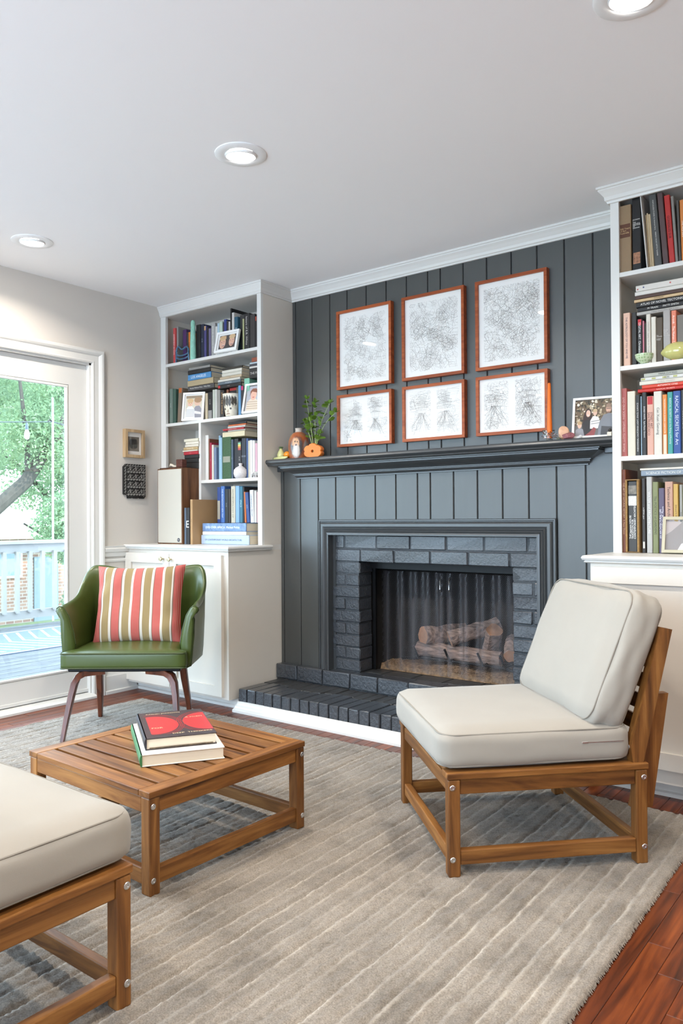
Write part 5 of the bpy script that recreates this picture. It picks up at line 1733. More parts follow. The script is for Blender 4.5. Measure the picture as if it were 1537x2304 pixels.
obj('marbled_edge', bm, mat((96, 84, 66), .6, 'marbled_paper', var=.7, vs=60), t)


# ------------------------------------------------------------------ books
# (shelf, upright/pile, look, title, direction, x, width-or-thickness, height, spine y, depth, colour, lettering colour, tilt or base z, extra)
BOOKS = [
    ('RA', 'u', 'tan cloth', '300 Years\nof Art\nAustralia', 'h', -1.0602, 0.0491, 0.2815, 3.285, 0.16, '8c7355', 'c8a878', 0, 'band5a3420'),
    ('RA', 'u', 'thick black', 'JACKSON\n~\nTHE\nNATURAL\nHERITAGE\nOF\nINDIANA\n~', 'h', -1.0073, 0.0363, 0.3097, 3.285, 0.16, '1c1b1b', 'e8e4de', 0, 'stain'),
    ('RA', 'u', 'dark grey', 'PORTUGUESE STUDIES: An American Story    MARCH VACAS WITTO TUNDER', 'd', -0.9183, 0.0294, 0.298, 3.285, 0.2, '4a4a48', 'd8d4cc', 4.2, ''),
    ('RA', 'u', 'plum brown', '', 'd', -0.8855, 0.0224, 0.2976, 3.285, 0.2, '54403f', '8a7470', 4.2, ''),
    ('RA', 'u', 'bright red', 'GONZALES SUR', 'd', -0.8608, 0.0222, 0.2806, 3.285, 0.16, 'b02c28', '301010', 4.0, ''),
    ('RA', 'u', 'thin grey', '', 'd', -0.8375, 0.011, 0.2717, 3.285, 0.16, '807c76', 'b04838', 3.5, ''),
    ('RA', 'u', 'black and grey patterned', '', 'd', -0.8243, 0.0094, 0.2501, 3.285, 0.16, '4c4844', '908a84', 2, ''),
    ('RA', 'u', 'wide orange', 'THE HUMAN', 'd', -0.814, 0.0192, 0.2474, 3.285, 0.16, 'c87838', 'f0e8dc', 1.5, ''),
    ('RA', 'u', 'olive green', '', 'd', -0.7925, 0.028, 0.2349, 3.285, 0.16, '5c6048', 'd0d0c0', 0, ''),
    ('RAp', 'u', 'white paper folder', '', 'd', -0.9471, 0.0034, 0.3095, 3.275, 0.22, 'e4e2de', 'b0aca6', 4.6, ''),
    ('RAp', 'u', 'kraft paper booklet', '', 'd', -0.9488, 0.0046, 0.2245, 3.295, 0.16, 'b49a74', '8a7050', 3.4, ''),
    ('RAp', 'u', 'cream paper booklet', '', 'd', -0.9434, 0.0055, 0.2316, 3.297, 0.16, 'cdb894', '8a7050', 3.4, ''),
    ('RAp', 'u', 'pale tan booklet', '', 'd', -0.9364, 0.0108, 0.225, 3.295, 0.16, 'c2a882', '8a7050', 3.4, ''),
    ('RB', 'u', 'peach', 'THE ASTROLOGY OF YOU AND ME', 'd', -1.0483, 0.0283, 0.2223, 3.287, 0.16, 'd8b09a', '403a50', 0, ''),
    ('RB', 'u', 'black', '', 'd', -1.0138, 0.0205, 0.2195, 3.287, 0.16, '2a2826', 'c8c4be', 0, ''),
    ('RB', 'u', 'black with red top', 'DIGITAL ART  Christiane Paul', 'd', -0.9911, 0.0203, 0.188, 3.287, 0.16, '262424', 'dcdad6', 0, 'topc02830'),
    ('RB', 'u', 'thin pink', '', 'd', -0.9693, 0.0056, 0.1785, 3.287, 0.16, 'c27888', 'e0a0b0', 0, ''),
    ('RB', 'u', 'thin dark brown', '', 'd', -0.9624, 0.0058, 0.1666, 3.287, 0.16, '3e342e', 'c0b8b0', 0, ''),
    ('RB', 'u', 'off-white', 'HARAWAY  Staying with the Trouble', 'd', -0.9555, 0.0179, 0.203, 3.287, 0.16, 'c8c2b6', '8a8478', 0, ''),
    ('RB', 'u', 'pale cream', '', 'd', -0.9355, 0.0189, 0.1882, 3.287, 0.16, 'cfcabd', 'b0aa9c', 0, ''),
    ('RB', 'u', 'dark brown gold', 'The\nOverstory\n\nRichard\nPowers', 'h', -0.9157, 0.0262, 0.1816, 3.287, 0.16, '4c4030', 'e0dcd4', 0, ''),
    ('RB', 'u', 'silver metallic', 'Hold\nStill\nHard\nMoving', 'h', -0.8884, 0.0282, 0.2096, 3.287, 0.16, '9c9894', 'c4c0bc', 0, ''),
    ('RB', 'u', 'salmon', 'Arendt   The Human Condition', 'd', -0.8568, 0.0195, 0.201, 3.287, 0.16, 'd47a60', 'f4e8dc', 0, ''),
    ('RB', 'u', 'black and white photo', '', 'd', -0.8352, 0.0372, 0.1796, 3.287, 0.16, '6c665e', 'e0dcd4', 0, ''),
    ('RB', 'p', 'pale grey', 'I never knew what time it was', 'd', -0.9926, 0.235, 0.0144, 3.29, 0.16, 'a8a49e', '706c68', 1.8886, ''),
    ('RB', 'p', 'black', 'M TRAIN      PATTI SMITH', 'd', -0.9896, 0.215, 0.018, 3.29, 0.16, '1e1c1b', 'd8d4cc', 1.9028, ''),
    ('RB', 'p', 'thick black', 'ATLAS OF NOVEL TECTONICS', 'd', -0.9953, 0.225, 0.0219, 3.29, 0.16, '201e1d', 'e0dcd6', 1.9221, ''),
    ('RB', 'p', 'tan spine', 'JOHN BERGER', 'd', -1.0029, 0.21, 0.0123, 3.29, 0.16, 'c4a880', '3a3028', 1.9456, ''),
    ('RB', 'p', 'dark brown', '', 'd', -0.9985, 0.22, 0.0147, 3.29, 0.16, '4a342a', 'b88858', 1.9574, ''),
    ('RB', 'p', 'white outlined', '', 'd', -0.9998, 0.23, 0.0166, 3.29, 0.16, 'd0ccc4', '4a4640', 1.9726, ''),
    ('RB', 'p', 'white starred', '', 'd', -0.9958, 0.195, 0.0253, 3.29, 0.16, 'cfcac2', 'b0aca6', 1.9888, 'stars'),
    ('RC', 'u', 'rose red cloth', 'FRANK LLOYD WRIGHT, INSIDE AND OUT', 'u', -1.0605, 0.0243, 0.285, 3.287, 0.16, 'a85a54', 'e2b8ac', 0, ''),
    ('RC', 'u', 'cream cloth', '', 'd', -1.035, 0.0328, 0.2697, 3.287, 0.16, 'cdc6b4', 'b0a898', 0, ''),
    ('RC', 'u', 'black', 'PHENOMENAL CALIFORNIA LIGHT, SPACE, SURFACE', 'u', -1.0009, 0.018, 0.2516, 3.287, 0.16, '2c2a28', 'c8c4be', 0, ''),
    ('RC', 'u', 'thin pale blue', '', 'd', -0.9804, 0.0046, 0.2447, 3.287, 0.16, '8aa0b0', 'c0d0d8', 0, ''),
    ('RC', 'u', 'dark', 'DONDI WHITE   Style Master General', 'd', -0.9747, 0.0176, 0.2595, 3.287, 0.16, '282626', 'e0dedc', 0, ''),
    ('RC', 'u', 'pink patterned', 'STREET ART\nSAN FRANCISCO', 'd', -0.9558, 0.027, 0.2417, 3.287, 0.16, 'c89a88', '5a2c28', 0, 'topb02c30'),
    ('RC', 'u', 'pale grey', 'Can Xuan Genuing', 'd', -0.9287, 0.0317, 0.2584, 3.287, 0.16, 'cbc6ba', '4a4844', 0, ''),
    ('RC', 'u', 'half orange half cream', 'THE BOXING BOOK BONNIE CLEARWATER', 'd', -0.8943, 0.0186, 0.2425, 3.287, 0.16, 'd07c34', 'f2e6d4', 0, 'botd8c0ac'),
    ('RC', 'u', 'teal', 'RADICAL SECRETS about the Rising of Poverty', 'd', -0.875, 0.0209, 0.2508, 3.287, 0.16, '3c8e88', 'c8dcd8', 0, ''),
    ('RC', 'u', 'royal blue', 'RADICAL SECRETS for Art', 'd', -0.8531, 0.0295, 0.2523, 3.287, 0.16, '2c4a88', 'ccd4e4', 0, ''),
    ('RC', 'u', 'black patterned', 'TANNINGHO', 'd', -0.8223, 0.0205, 0.2536, 3.287, 0.16, '383634', 'd8d4ce', 0, ''),
    ('RC', 'p', 'red', 'RADICAL SECRETS', 'd', -0.9918, 0.235, 0.0144, 3.29, 0.16, 'b82820', 'e8b0a0', 1.5678, ''),
    ('RC', 'p', 'orange red', 'AUTOMATIC CITIES', 'd', -0.9746, 0.215, 0.0148, 3.29, 0.16, 'c8402a', 'f2dcd0', 1.5835, ''),
    ('RC', 'p', 'cream', 'RURAL STUDIO', 'd', -0.9845, 0.225, 0.0163, 3.29, 0.16, 'cdc8ba', 'a8a498', 1.6006, ''),
    ('RC', 'p', 'white olive striped', 'RUBE', 'd', -0.9794, 0.22, 0.0144, 3.29, 0.16, 'c8c8c4', '58584c', 1.6173, 'stripes'),
    ('RC', 'p', 'grey green', 'PAPER CUTTING', 'd', -0.9662, 0.2, 0.0162, 3.29, 0.16, 'a8aaa0', '30302c', 1.6321, ''),
    ('RD', 'u', 'brown', 'THE ART OF NATURAL HISTORY   S. Peter Dance', 'd', -1.058, 0.0167, 0.3464, 3.28, 0.16, '6e3a20', 'c8a07c', 0, ''),
    ('RD', 'u', 'black', 'in DETAIL Japan', 'd', -0.9781, 0.0157, 0.3059, 3.28, 0.16, '302c29', 'd8d4ce', 0, 'half'),
    ('RD', 'u', 'light grey', 'WATER and ARCHITECTURE', 'd', -0.9587, 0.0227, 0.3118, 3.28, 0.16, 'a8a6a2', 'd8d6d2', 0, ''),
    ('RD', 'u', 'olive green', 'The POETICS of GARDENS', 'd', -0.9345, 0.0227, 0.2901, 3.28, 0.16, '767a52', '4a4c34', 0, ''),
    ('RD', 'u', 'purple', 'AN ARCHITECTURAL LIFE\nMemoirs of Charles W. Moore', 'u', -0.9105, 0.0229, 0.2644, 3.28, 0.16, '544a60', 'd8d4dc', 0, ''),
    ('RD', 'u', 'pink and grey green', 'Technics and Architecture', 'd', -0.8861, 0.0311, 0.2894, 3.28, 0.16, 'b08a76', '3a302c', 0, 'bot7e8c80'),
    ('RD', 'u', 'mustard yellow', 'Edmund N. Bacon   Design', 'd', -0.8537, 0.0189, 0.279, 3.28, 0.16, 'b8954c', '5a4420', 0, ''),
    ('RD', 'u', 'grey', 'Form & Lines', 'd', -0.8304, 0.0118, 0.2759, 3.28, 0.16, '8c8a84', '4a4844', 0, ''),
    ('RD', 'u', 'lime green', '', 'd', -0.8174, 0.0135, 0.263, 3.28, 0.16, 'b4c060', '60702c', 0, ''),
    ('RD', 'p', 'slate blue', 'SCIENCE FICTION OF THE 20', 'd', -0.9803, 0.24, 0.0239, 3.285, 0.16, '7c8894', 'd0d2cc', 1.2213, ''),
    ('RD', 'p', 'thin white', '||| || ||||', 'd', -0.9843, 0.24, 0.0081, 3.285, 0.16, 'cfcabe', '6c6860', 1.2458, ''),
    ('LA', 'u', 'red', 'EXPERIMENT AS TOOL', 'd', -3.9227, 0.0222, 0.2298, 3.29, 0.16, 'c04848', 'f0dcd8', 0, ''),
    ('LA', 'u', 'grey with branch-print cover', '', 'd', -3.9104, 0.0154, 0.238, 3.3, 0.2, '8c8a86', '404040', 0, ''),
    ('LA', 'u', 'purple', '', 'd', -3.8629, 0.0342, 0.2147, 3.32, 0.16, '4a2c5c', 'a08cb0', 0, ''),
    ('LA', 'u', 'dark grey', '||| || ||||', 'd', -3.8154, 0.016, 0.1903, 3.31, 0.16, '3c3a3a', 'd0ccc6', 0, ''),
    ('LA', 'u', 'orange', 'ALONE TO', 'd', -3.7975, 0.0169, 0.1888, 3.31, 0.16, 'd0742c', '40200c', 0, ''),
    ('LA', 'u', 'black', '', 'd', -3.7144, 0.0402, 0.2191, 3.3, 0.16, '1e1c1c', 'a8a098', 0, ''),
    ('LA', 'u', 'navy', '||| || ||||', 'd', -3.6705, 0.0281, 0.2158, 3.3, 0.16, '24283a', 'c8ccd4', 0, ''),
    ('LA', 'u', 'tan over violet', '', 'd', -3.6406, 0.0207, 0.2018, 3.3, 0.16, '4c4878', 'c8b8a0', 0, 'topb89468'),
    ('LA', 'u', 'thin black', '', 'd', -3.6172, 0.017, 0.1889, 3.3, 0.16, '222020', 'b0a8a0', 0, ''),
    ('LA', 'u', 'grey violet', '', 'd', -3.5985, 0.0196, 0.1798, 3.3, 0.16, '6c6480', 'c0b8c8', 0, ''),
    ('LA', 'u', 'silver', 'ARTIFICIAL HELLS CLAIRE BISHOP', 'd', -3.5752, 0.0353, 0.2068, 3.3, 0.16, 'a09e9a', 'f0eeea', 0, ''),
    ('LA', 'u', 'white', '', 'd', -3.5381, 0.0167, 0.1826, 3.3, 0.16, 'cdc9c2', '8a8680', 0, ''),
    ('LA', 'u', 'pale blue', '', 'd', -3.5196, 0.0166, 0.1991, 3.3, 0.16, 'a8c0cc', '6080a0', 0, ''),
    ('LA', 'u', 'pale green', '', 'd', -3.5013, 0.026, 0.2058, 3.3, 0.16, 'b4c4b4', '708878', 0, ''),
    ('LA', 'u', 'thin dark grey', '', 'd', -3.4735, 0.0104, 0.1965, 3.3, 0.16, '4a4848', 'a09c98', 0, ''),
    ('LA', 'u', 'indigo', '||| || ||||', 'd', -3.4614, 0.0223, 0.2127, 3.3, 0.16, '343c78', 'c0c4e0', 0, ''),
    ('LA', 'u', 'charcoal', '', 'd', -3.4373, 0.0145, 0.2015, 3.3, 0.16, '3a3634', 'b0a8a0', 0, ''),
    ('LA', 'u', 'red and white', '', 'd', -3.4211, 0.0128, 0.1941, 3.3, 0.16, 'c4bcb4', 'b03c34', 0, 'bota84038'),
    ('LA', 'u', 'tall black album', '', 'd', -3.4063, 0.0119, 0.2719, 3.3, 0.22, '1c1a1a', '605c58', 0, ''),
    ('LA', 'u', 'tall white', '', 'd', -3.392, 0.0186, 0.2432, 3.3, 0.16, 'c8c4be', '908c86', 0, ''),
    ('LA', 'u', 'teal', 'TWEET D', 'd', -3.371, 0.0285, 0.2128, 3.3, 0.16, '2c5466', 'c8d8dc', 0, ''),
    ('LA', 'u', 'dark grey', '', 'd', -3.3593, 0.0351, 0.2239, 3.32, 0.16, '3c3a38', '908a84', 0, ''),
    ('LA', 'u', 'thin lime', '', 'd', -3.3009, 0.0107, 0.1912, 3.3, 0.16, 'b4b484', '60603c', 0, ''),
    ('LA', 'u', 'thick black', 'letters of E.B. White', 'd', -3.2876, 0.0442, 0.2185, 3.3, 0.16, '2c2a2a', 'c8c4be', 0, ''),
    ('LA', 'u', 'charcoal hardback', '', 'd', -3.2401, 0.0412, 0.2059, 3.3, 0.16, '3c3836', '8a847e', 0, ''),
    ('LA', 'u', 'black red-tipped', '', 'd', -3.1973, 0.0152, 0.1883, 3.3, 0.16, '2a2626', 'd0ccc6', 0, 'topb04c38'),
    ('LB', 'u', 'grey green', '||| || ||||', 'd', -3.9752, 0.0322, 0.2298, 3.3, 0.16, '6c7a70', 'c0c8c0', 0, ''),
    ('LB', 'u', 'dark green hardback', '', 'd', -3.9401, 0.029, 0.2247, 3.3, 0.22, '40584c', '7c9084', 0, ''),
    ('LB', 'u', 'brown orange-topped leaning', '', 'd', -3.8976, 0.0345, 0.2252, 3.3, 0.16, '7c6c5c', 'b05828', -4, 'topb06030'),
    ('LB', 'u', 'cream and brown', '', 'd', -3.6334, 0.0233, 0.1658, 3.3, 0.16, 'b8a88c', '6c5840', 0, ''),
    ('LB', 'u', 'black', '||| || ||||', 'd', -3.6065, 0.0391, 0.1691, 3.3, 0.16, '242222', 'b0aaa4', 0, 'bot8c8884'),
    ('LB', 'u', 'pale sage', '', 'd', -3.5655, 0.0229, 0.1801, 3.3, 0.16, 'b0b4a8', '888c80', 0, ''),
    ('LB', 'u', 'white', '', 'd', -3.5408, 0.0123, 0.1805, 3.3, 0.16, 'c8c6c0', '8a8680', 0, ''),
    ('LB', 'u', 'black and white chequered', '', 'd', -3.5268, 0.0279, 0.1741, 3.3, 0.16, '88847e', 'e0dcd6', 0, ''),
    ('LB', 'u', 'black with gold lettering', 'SMITE THE WORLD', 'd', -3.4954, 0.0312, 0.1695, 3.3, 0.16, '302c2a', 'c09868', 0, ''),
    ('LB', 'u', 'rust', '', 'd', -3.4835, 0.0173, 0.1738, 3.32, 0.16, '8c5c44', 'd0b090', 0, ''),
    ('LB', 'u', 'black with red band', '', 'd', -3.4731, 0.0677, 0.1916, 3.33, 0.16, '262424', 'c04038', 0, 'topb83834'),
    ('LB', 'u', 'olive grey', '', 'd', -3.3926, 0.0287, 0.185, 3.32, 0.16, '5c5a4c', 'a8a490', 0, ''),
    ('LB', 'u', 'sky blue', '', 'd', -3.3411, 0.0216, 0.1815, 3.3, 0.16, '5c8cb4', 'e8eef4', 0, ''),
    ('LB', 'u', 'black and magenta', '', 'd', -3.3178, 0.024, 0.1771, 3.3, 0.16, '302c30', 'c83c70', 0, 'topb83060'),
    ('LB', 'u', 'mint green', '||| || ||||', 'd', -3.2903, 0.0442, 0.2182, 3.3, 0.2, '7cb49c', 'e8f0ec', 0, ''),
    ('LB', 'p', 'black and silver', 'Words Without Music   Philip Glass', 'd', -3.7915, 0.241, 0.0295, 3.3, 0.16, '4a4848', 'd8d4ce', 1.872, ''),
    ('LB', 'p', 'tan photo spine', '', 'd', -3.7941, 0.2368, 0.037, 3.3, 0.16, 'a89878', '6c5c40', 1.903, ''),
    ('LB', 'p', 'bright blue', 'LOS ANGELES', 'd', -3.7911, 0.2127, 0.0376, 3.3, 0.16, '4c84b4', 'e8f0f8', 1.941, ''),
    ('LB', 'p', 'black white-striped', '', 'd', -3.7909, 0.2056, 0.027, 3.3, 0.16, '2a2828', 'd0ccc6', 1.9799, ''),
    ('LB', 'p', 'pale grey', '||| || ||||', 'd', -3.7804, 0.1935, 0.0157, 3.3, 0.16, '8c8a86', '403c38', 2.0068, ''),
    ('LBm', 'p', 'black red-tipped', '||| || ||||', 'd', -3.5156, 0.2002, 0.023, 3.3, 0.16, '282626', 'c8a8a0', 1.8572, 'tipb03030'),
    ('LBm', 'p', 'slate', 'WATERFALL', 'd', -3.5154, 0.196, 0.0176, 3.3, 0.16, '5c6870', 'c0c8cc', 1.8809, ''),
    ('LBm', 'p', 'white', '', 'd', -3.5153, 0.1919, 0.0145, 3.3, 0.16, 'c8c4ba', '8c8880', 1.899, ''),
    ('LBm', 'p', 'tan', '||| || ||||', 'd', -3.4978, 0.1869, 0.0145, 3.3, 0.16, 'b8a68c', '5c4c38', 1.9122, ''),
    ('LBm', 'p', 'white', '', 'd', -3.4803, 0.1695, 0.0193, 3.3, 0.16, 'c4c0b4', '908c80', 1.9259, ''),
    ('LBm', 'p', 'ivory', '', 'd', -3.4784, 0.1694, 0.0187, 3.3, 0.16, 'd0ccc0', 'a09c90', 1.9456, ''),
    ('LBm', 'p', 'black yellow-topped', '', 'd', -3.4749, 0.1685, 0.0139, 3.3, 0.16, '383630', 'c8c060', 1.9644, ''),
    ('LBr', 'p', 'black cloth', 'THE FIL', 'd', -3.2452, 0.085, 0.0597, 3.3, 0.16, '2c2a2a', 'c0bcb6', 1.8901, ''),
    ('LBr', 'p', 'white', '', 'd', -3.2449, 0.085, 0.0123, 3.3, 0.16, 'c4c0ba', '8c8880', 1.9509, ''),
    ('LBr', 'p', 'dark grey', '', 'd', -3.244, 0.084, 0.0123, 3.3, 0.16, '44444a', '8c8880', 1.9643, ''),
    ('LBr', 'p', 'pale blue', '', 'd', -3.2423, 0.082, 0.0105, 3.3, 0.16, 'a8b4bc', '606870', 1.9775, ''),
    ('LBr', 'p', 'brick brown', '', 'd', -3.2259, 0.06, 0.0268, 3.3, 0.16, '8c4c38', 'd0a890', 1.9871, ''),
    ('LCl', 'p', 'black patterned', '', 'd', -3.7929, 0.135, 0.0374, 3.262, 0.16, '2c2a28', 'b0aaa4', 1.3894, ''),
    ('LCl', 'p', 'black circle-printed', '', 'd', -3.788, 0.13, 0.0274, 3.262, 0.16, '262422', 'a09a94', 1.4272, ''),
    ('LCl', 'p', 'black', '', 'd', -3.7831, 0.13, 0.023, 3.262, 0.16, '2a2827', '8a847e', 1.4549, ''),
    ('LCl', 'p', 'red', '||| || ||||', 'd', -3.7904, 0.132, 0.0212, 3.262, 0.16, 'a83038', 'e0b0a8', 1.479, ''),
    ('LCl', 'p', 'ivory', '', 'd', -3.8016, 0.138, 0.0087, 3.262, 0.16, 'cdc6b4', '9c9484', 1.5015, ''),
    ('LCl', 'p', 'tan', 'BANGALORE', 'd', -3.7921, 0.132, 0.0181, 3.262, 0.16, 'b49a70', 'ecdcc0', 1.5102, ''),
    ('LCl', 'p', 'cream', '', 'd', -3.778, 0.124, 0.0155, 3.262, 0.16, 'd0c8b8', 'a09888', 1.528, ''),
    ('LCl', 'p', 'pale cream', '', 'd', -3.7732, 0.122, 0.0168, 3.262, 0.16, 'd4ccbc', 'a09888', 1.5439, ''),
    ('LCl', 'p', 'ivory top', '', 'd', -3.7871, 0.13, 0.0193, 3.262, 0.16, 'cfc8b4', '9c9484', 1.5622, ''),
    ('LC', 'u', 'marbled', '', 'd', -3.652, 0.0108, 0.2637, 3.305, 0.16, '8c7c60', 'c8b898', 0, ''),
    ('LC', 'u', 'white', '', 'd', -3.6393, 0.0287, 0.2813, 3.305, 0.16, 'cfccc6', '8c8882', 0, ''),
    ('LC', 'u', 'thin brown', '', 'd', -3.6088, 0.0089, 0.2577, 3.305, 0.16, '7c4c38', 'c0a090', 0, ''),
    ('LC', 'u', 'crimson', '||| || ||||', 'd', -3.5982, 0.0151, 0.2325, 3.305, 0.2, 'a02c40', 'e0b0b0', 0, ''),
    ('LC', 'u', 'ivory', '', 'd', -3.5804, 0.0159, 0.2179, 3.305, 0.16, 'cfc9bc', '8c867a', 0, ''),
    ('LC', 'u', 'grey blue', '||| || ||||', 'd', -3.561, 0.0211, 0.2008, 3.305, 0.16, '6c7890', 'c8ccd8', 0, ''),
    ('LC', 'u', 'steel blue', '', 'd', -3.5575, 0.0176, 0.2741, 3.325, 0.16, '7c98b0', 'd8e0e8', 0, ''),
    ('LC', 'u', 'light blue', '||| || ||||', 'd', -3.5169, 0.0278, 0.2574, 3.305, 0.16, '88a8b8', 'e4ecf0', 0, ''),
    ('LC', 'u', 'speckled dark green', '', 'd', -3.4864, 0.0764, 0.2578, 3.305, 0.16, '34502c', 'a8a890', 0, 'label'),
    ('LC', 'u', 'thin slate', '||| || ||||', 'd', -3.4084, 0.0153, 0.2392, 3.305, 0.16, '4a5868', 'c0c8d0', 0, ''),
    ('LC', 'u', 'black', '', 'd', -3.4, 0.0354, 0.243, 3.315, 0.16, '262426', '787478', 0, ''),
    ('LC', 'u', 'black rainbow-topped', '||| || ||||', 'd', -3.352, 0.0292, 0.2259, 3.305, 0.16, '2a2626', 'd0ccc8', 0, 'rainbow'),
    ('LC', 'u', 'black and blue', '||| || ||||', 'h', -3.3203, 0.038, 0.2403, 3.305, 0.16, '262830', 'a8acb8', 0, ''),
    ('LC', 'u', 'navy', '', 'd', -3.2806, 0.0147, 0.2376, 3.305, 0.16, '3c5078', 'a0acc4', 0, ''),
    ('LC', 'u', 'cream', '', 'd', -3.2643, 0.0114, 0.2224, 3.305, 0.16, 'c8c0aa', '8c8470', 0, ''),
    ('LC', 'u', 'white', '', 'd', -3.2512, 0.0203, 0.2244, 3.305, 0.16, 'cfccc8', '8c8a88', 0, ''),
    ('LC', 'u', 'white lettered', '', 'd', -3.2285, 0.0186, 0.2211, 3.305, 0.16, 'd0d0d0', '707488', 0, ''),
    ('LC', 'u', 'pink', '', 'd', -3.2076, 0.0185, 0.204, 3.305, 0.16, 'c49aa4', '6c8c5c', 0, ''),
    ('LC', 'p', 'ivory hardback', '', 'd', -3.482, 0.19, 0.0326, 3.305, 0.16, 'c8bc9c', '9c9070', 1.5551, ''),
    ('LC', 'p', 'grey', '||| || ||||', 'd', -3.4363, 0.15, 0.009, 3.305, 0.16, 'a09c94', '504c48', 1.5849, ''),
    ('LC', 'p', 'red and navy', 'THROUGH THE ARCH', 'd', -3.4792, 0.18, 0.0115, 3.305, 0.16, 'a02c30', 'e8c8c0', 1.5977, ''),
    ('LC', 'p', 'pale grey', '', 'd', -3.4361, 0.15, 0.0126, 3.305, 0.16, 'b4b0aa', '706c68', 1.6065, ''),
    ('LC', 'p', 'thin orange', '', 'd', -3.4317, 0.15, 0.0078, 3.305, 0.16, 'c4683c', '703018', 1.6194, ''),
    ('LC', 'p', 'black', '', 'd', -3.4274, 0.15, 0.015, 3.305, 0.16, '2a2828', '706c68', 1.6274, ''),
    ('LD', 'u', 'navy photo-printed', '', 'd', -3.5275, 0.0288, 0.2195, 3.3, 0.16, '2c4078', 'c8c4b8', 0, 'mid9c9484'),
    ('LD', 'u', 'blue', "THE PENTAGON'S NEW MAP", 'd', -3.4961, 0.0328, 0.2246, 3.3, 0.16, '4468a4', 'dce4f0', 0, ''),
    ('LD', 'u', 'black', '||| || ||||', 'd', -3.4599, 0.0291, 0.2055, 3.3, 0.16, '2a2c2c', 'a8b0ac', 0, ''),
    ('LD', 'u', 'thin dark brown', '', 'd', -3.4291, 0.017, 0.2058, 3.3, 0.16, '3c3430', 'a89c90', 0, ''),
    ('LD', 'u', 'cream', 'ANTHROPOLOGY OF', 'd', -3.4069, 0.0355, 0.2219, 3.3, 0.16, 'bcb4a0', '6c6454', 0, ''),
    ('LD', 'u', 'light blue', '', 'd', -3.3681, 0.0309, 0.2218, 3.3, 0.16, '7ca0c8', 'dce8f4', 0, ''),
    ('LD', 'u', 'teal', 'SPACE', 'd', -3.3347, 0.0265, 0.2179, 3.3, 0.16, '34687c', 'b0d4d8', 0, ''),
    ('LD', 'u', 'large black', '', 'd', -3.3048, 0.0099, 0.2152, 3.3, 0.2, '282628', 'c0bcb8', 0, ''),
    ('LD', 'u', 'thin orange', '', 'd', -3.2917, 0.0131, 0.1842, 3.3, 0.16, 'c06830', '5c2c10', 2, ''),
    ('LD', 'u', 'dark blue', '||| || ||||', 'd', -3.2737, 0.0261, 0.1808, 3.3, 0.16, '2c4478', 'c0cce4', 5, ''),
    ('LD', 'u', 'white', 'LEARNING FROM', 'd', -3.2427, 0.0283, 0.1934, 3.3, 0.16, 'd0d0d0', '5c6478', 2, ''),
    ('LD', 'u', 'pale grey', '', 'd', -3.2111, 0.0161, 0.1879, 3.3, 0.16, 'c4c2c0', '8c8a88', 0, ''),
    ('LD', 'u', 'dusty pink', '', 'd', -3.1919, 0.0152, 0.1816, 3.3, 0.16, 'b08c8c', '703c3c', 0, ''),
    ('LDp', 'p', 'pale blue', 'OF CONTEMPORARY WORLD ARCHITECTURE', 'd', -3.577, 0.405, 0.0558, 3.215, 0.29, 'a8b8cc', '4c586c', 0.9036, ''),
    ('LDp', 'p', 'thin white', '', 'd', -3.5661, 0.37, 0.0216, 3.215, 0.27, 'd4d4d2', 'a8a8a8', 0.9601, ''),
    ('LDp', 'p', 'blue', 'EYES OVER AFRICA  Michael Poliza', 'd', -3.5659, 0.37, 0.0492, 3.215, 0.28, '6c86ac', 'eef2f6', 0.9823, 'mottle'),
]
SHELFTXT = {'RA': 'top shelf of right bookcase', 'RB': 'second shelf of right bookcase', 'RC': 'third shelf of right bookcase', 'RD': 'counter under right bookcase',
            'LA': 'top shelf of left bookcase', 'LB': 'second shelf of left bookcase', 'LC': 'third shelf of left bookcase', 'LD': 'book pile on left counter'}
PILETXT = {'RB': 'pile on second right shelf', 'RC': 'pile on third right shelf', 'RD': 'pile above right counter', 'LB': 'left pile on second left shelf', 'LBm': 'middle pile on second left shelf',
           'LBr': 'small right pile on second left shelf', 'LCl': 'pile behind the walnut speaker', 'LC': 'pile on third left shelf', 'LDp': 'pile on left counter'}
BASEZ = {'RA': RZ[0], 'RAp': RZ[0], 'RB': RZ[1], 'RC': RZ[2], 'RD': .9055, 'LA': LZ[0], 'LB': LZ[1], 'LC': LZ[2], 'LD': 1.034}
ORDW = ['first', 'second', 'third', 'fourth', 'fifth', 'sixth', 'seventh', 'eighth', 'ninth', 'tenth', 'eleventh', 'twelfth', 'thirteenth', 'fourteenth', 'fifteenth', 'sixteenth', 'seventeenth', 'eighteenth', 'nineteenth',
        'twentieth', 'twenty-first', 'twenty-second', 'twenty-third', 'twenty-fourth', 'twenty-fifth', 'twenty-sixth']
PAGES = mat((214, 202, 178), .9, 'paper_edges', var=.1, vs=3, stretch=(60, 1, 1))


def cover_mat(hexcol, ex=''):
    c = hexc(hexcol)
    if ex == 'mottle': return mat(c, .4, 'mottled_cover', var=.35, vs=45)
    if ex == 'label': return mat(c, .45, 'speckled_cover', var=.9, vs=240)
    if ex == 'stain': return mat(c, .35, 'black_jacket')
    return mat(c, .48, 'cover_' + hexcol, var=.06, vs=12)


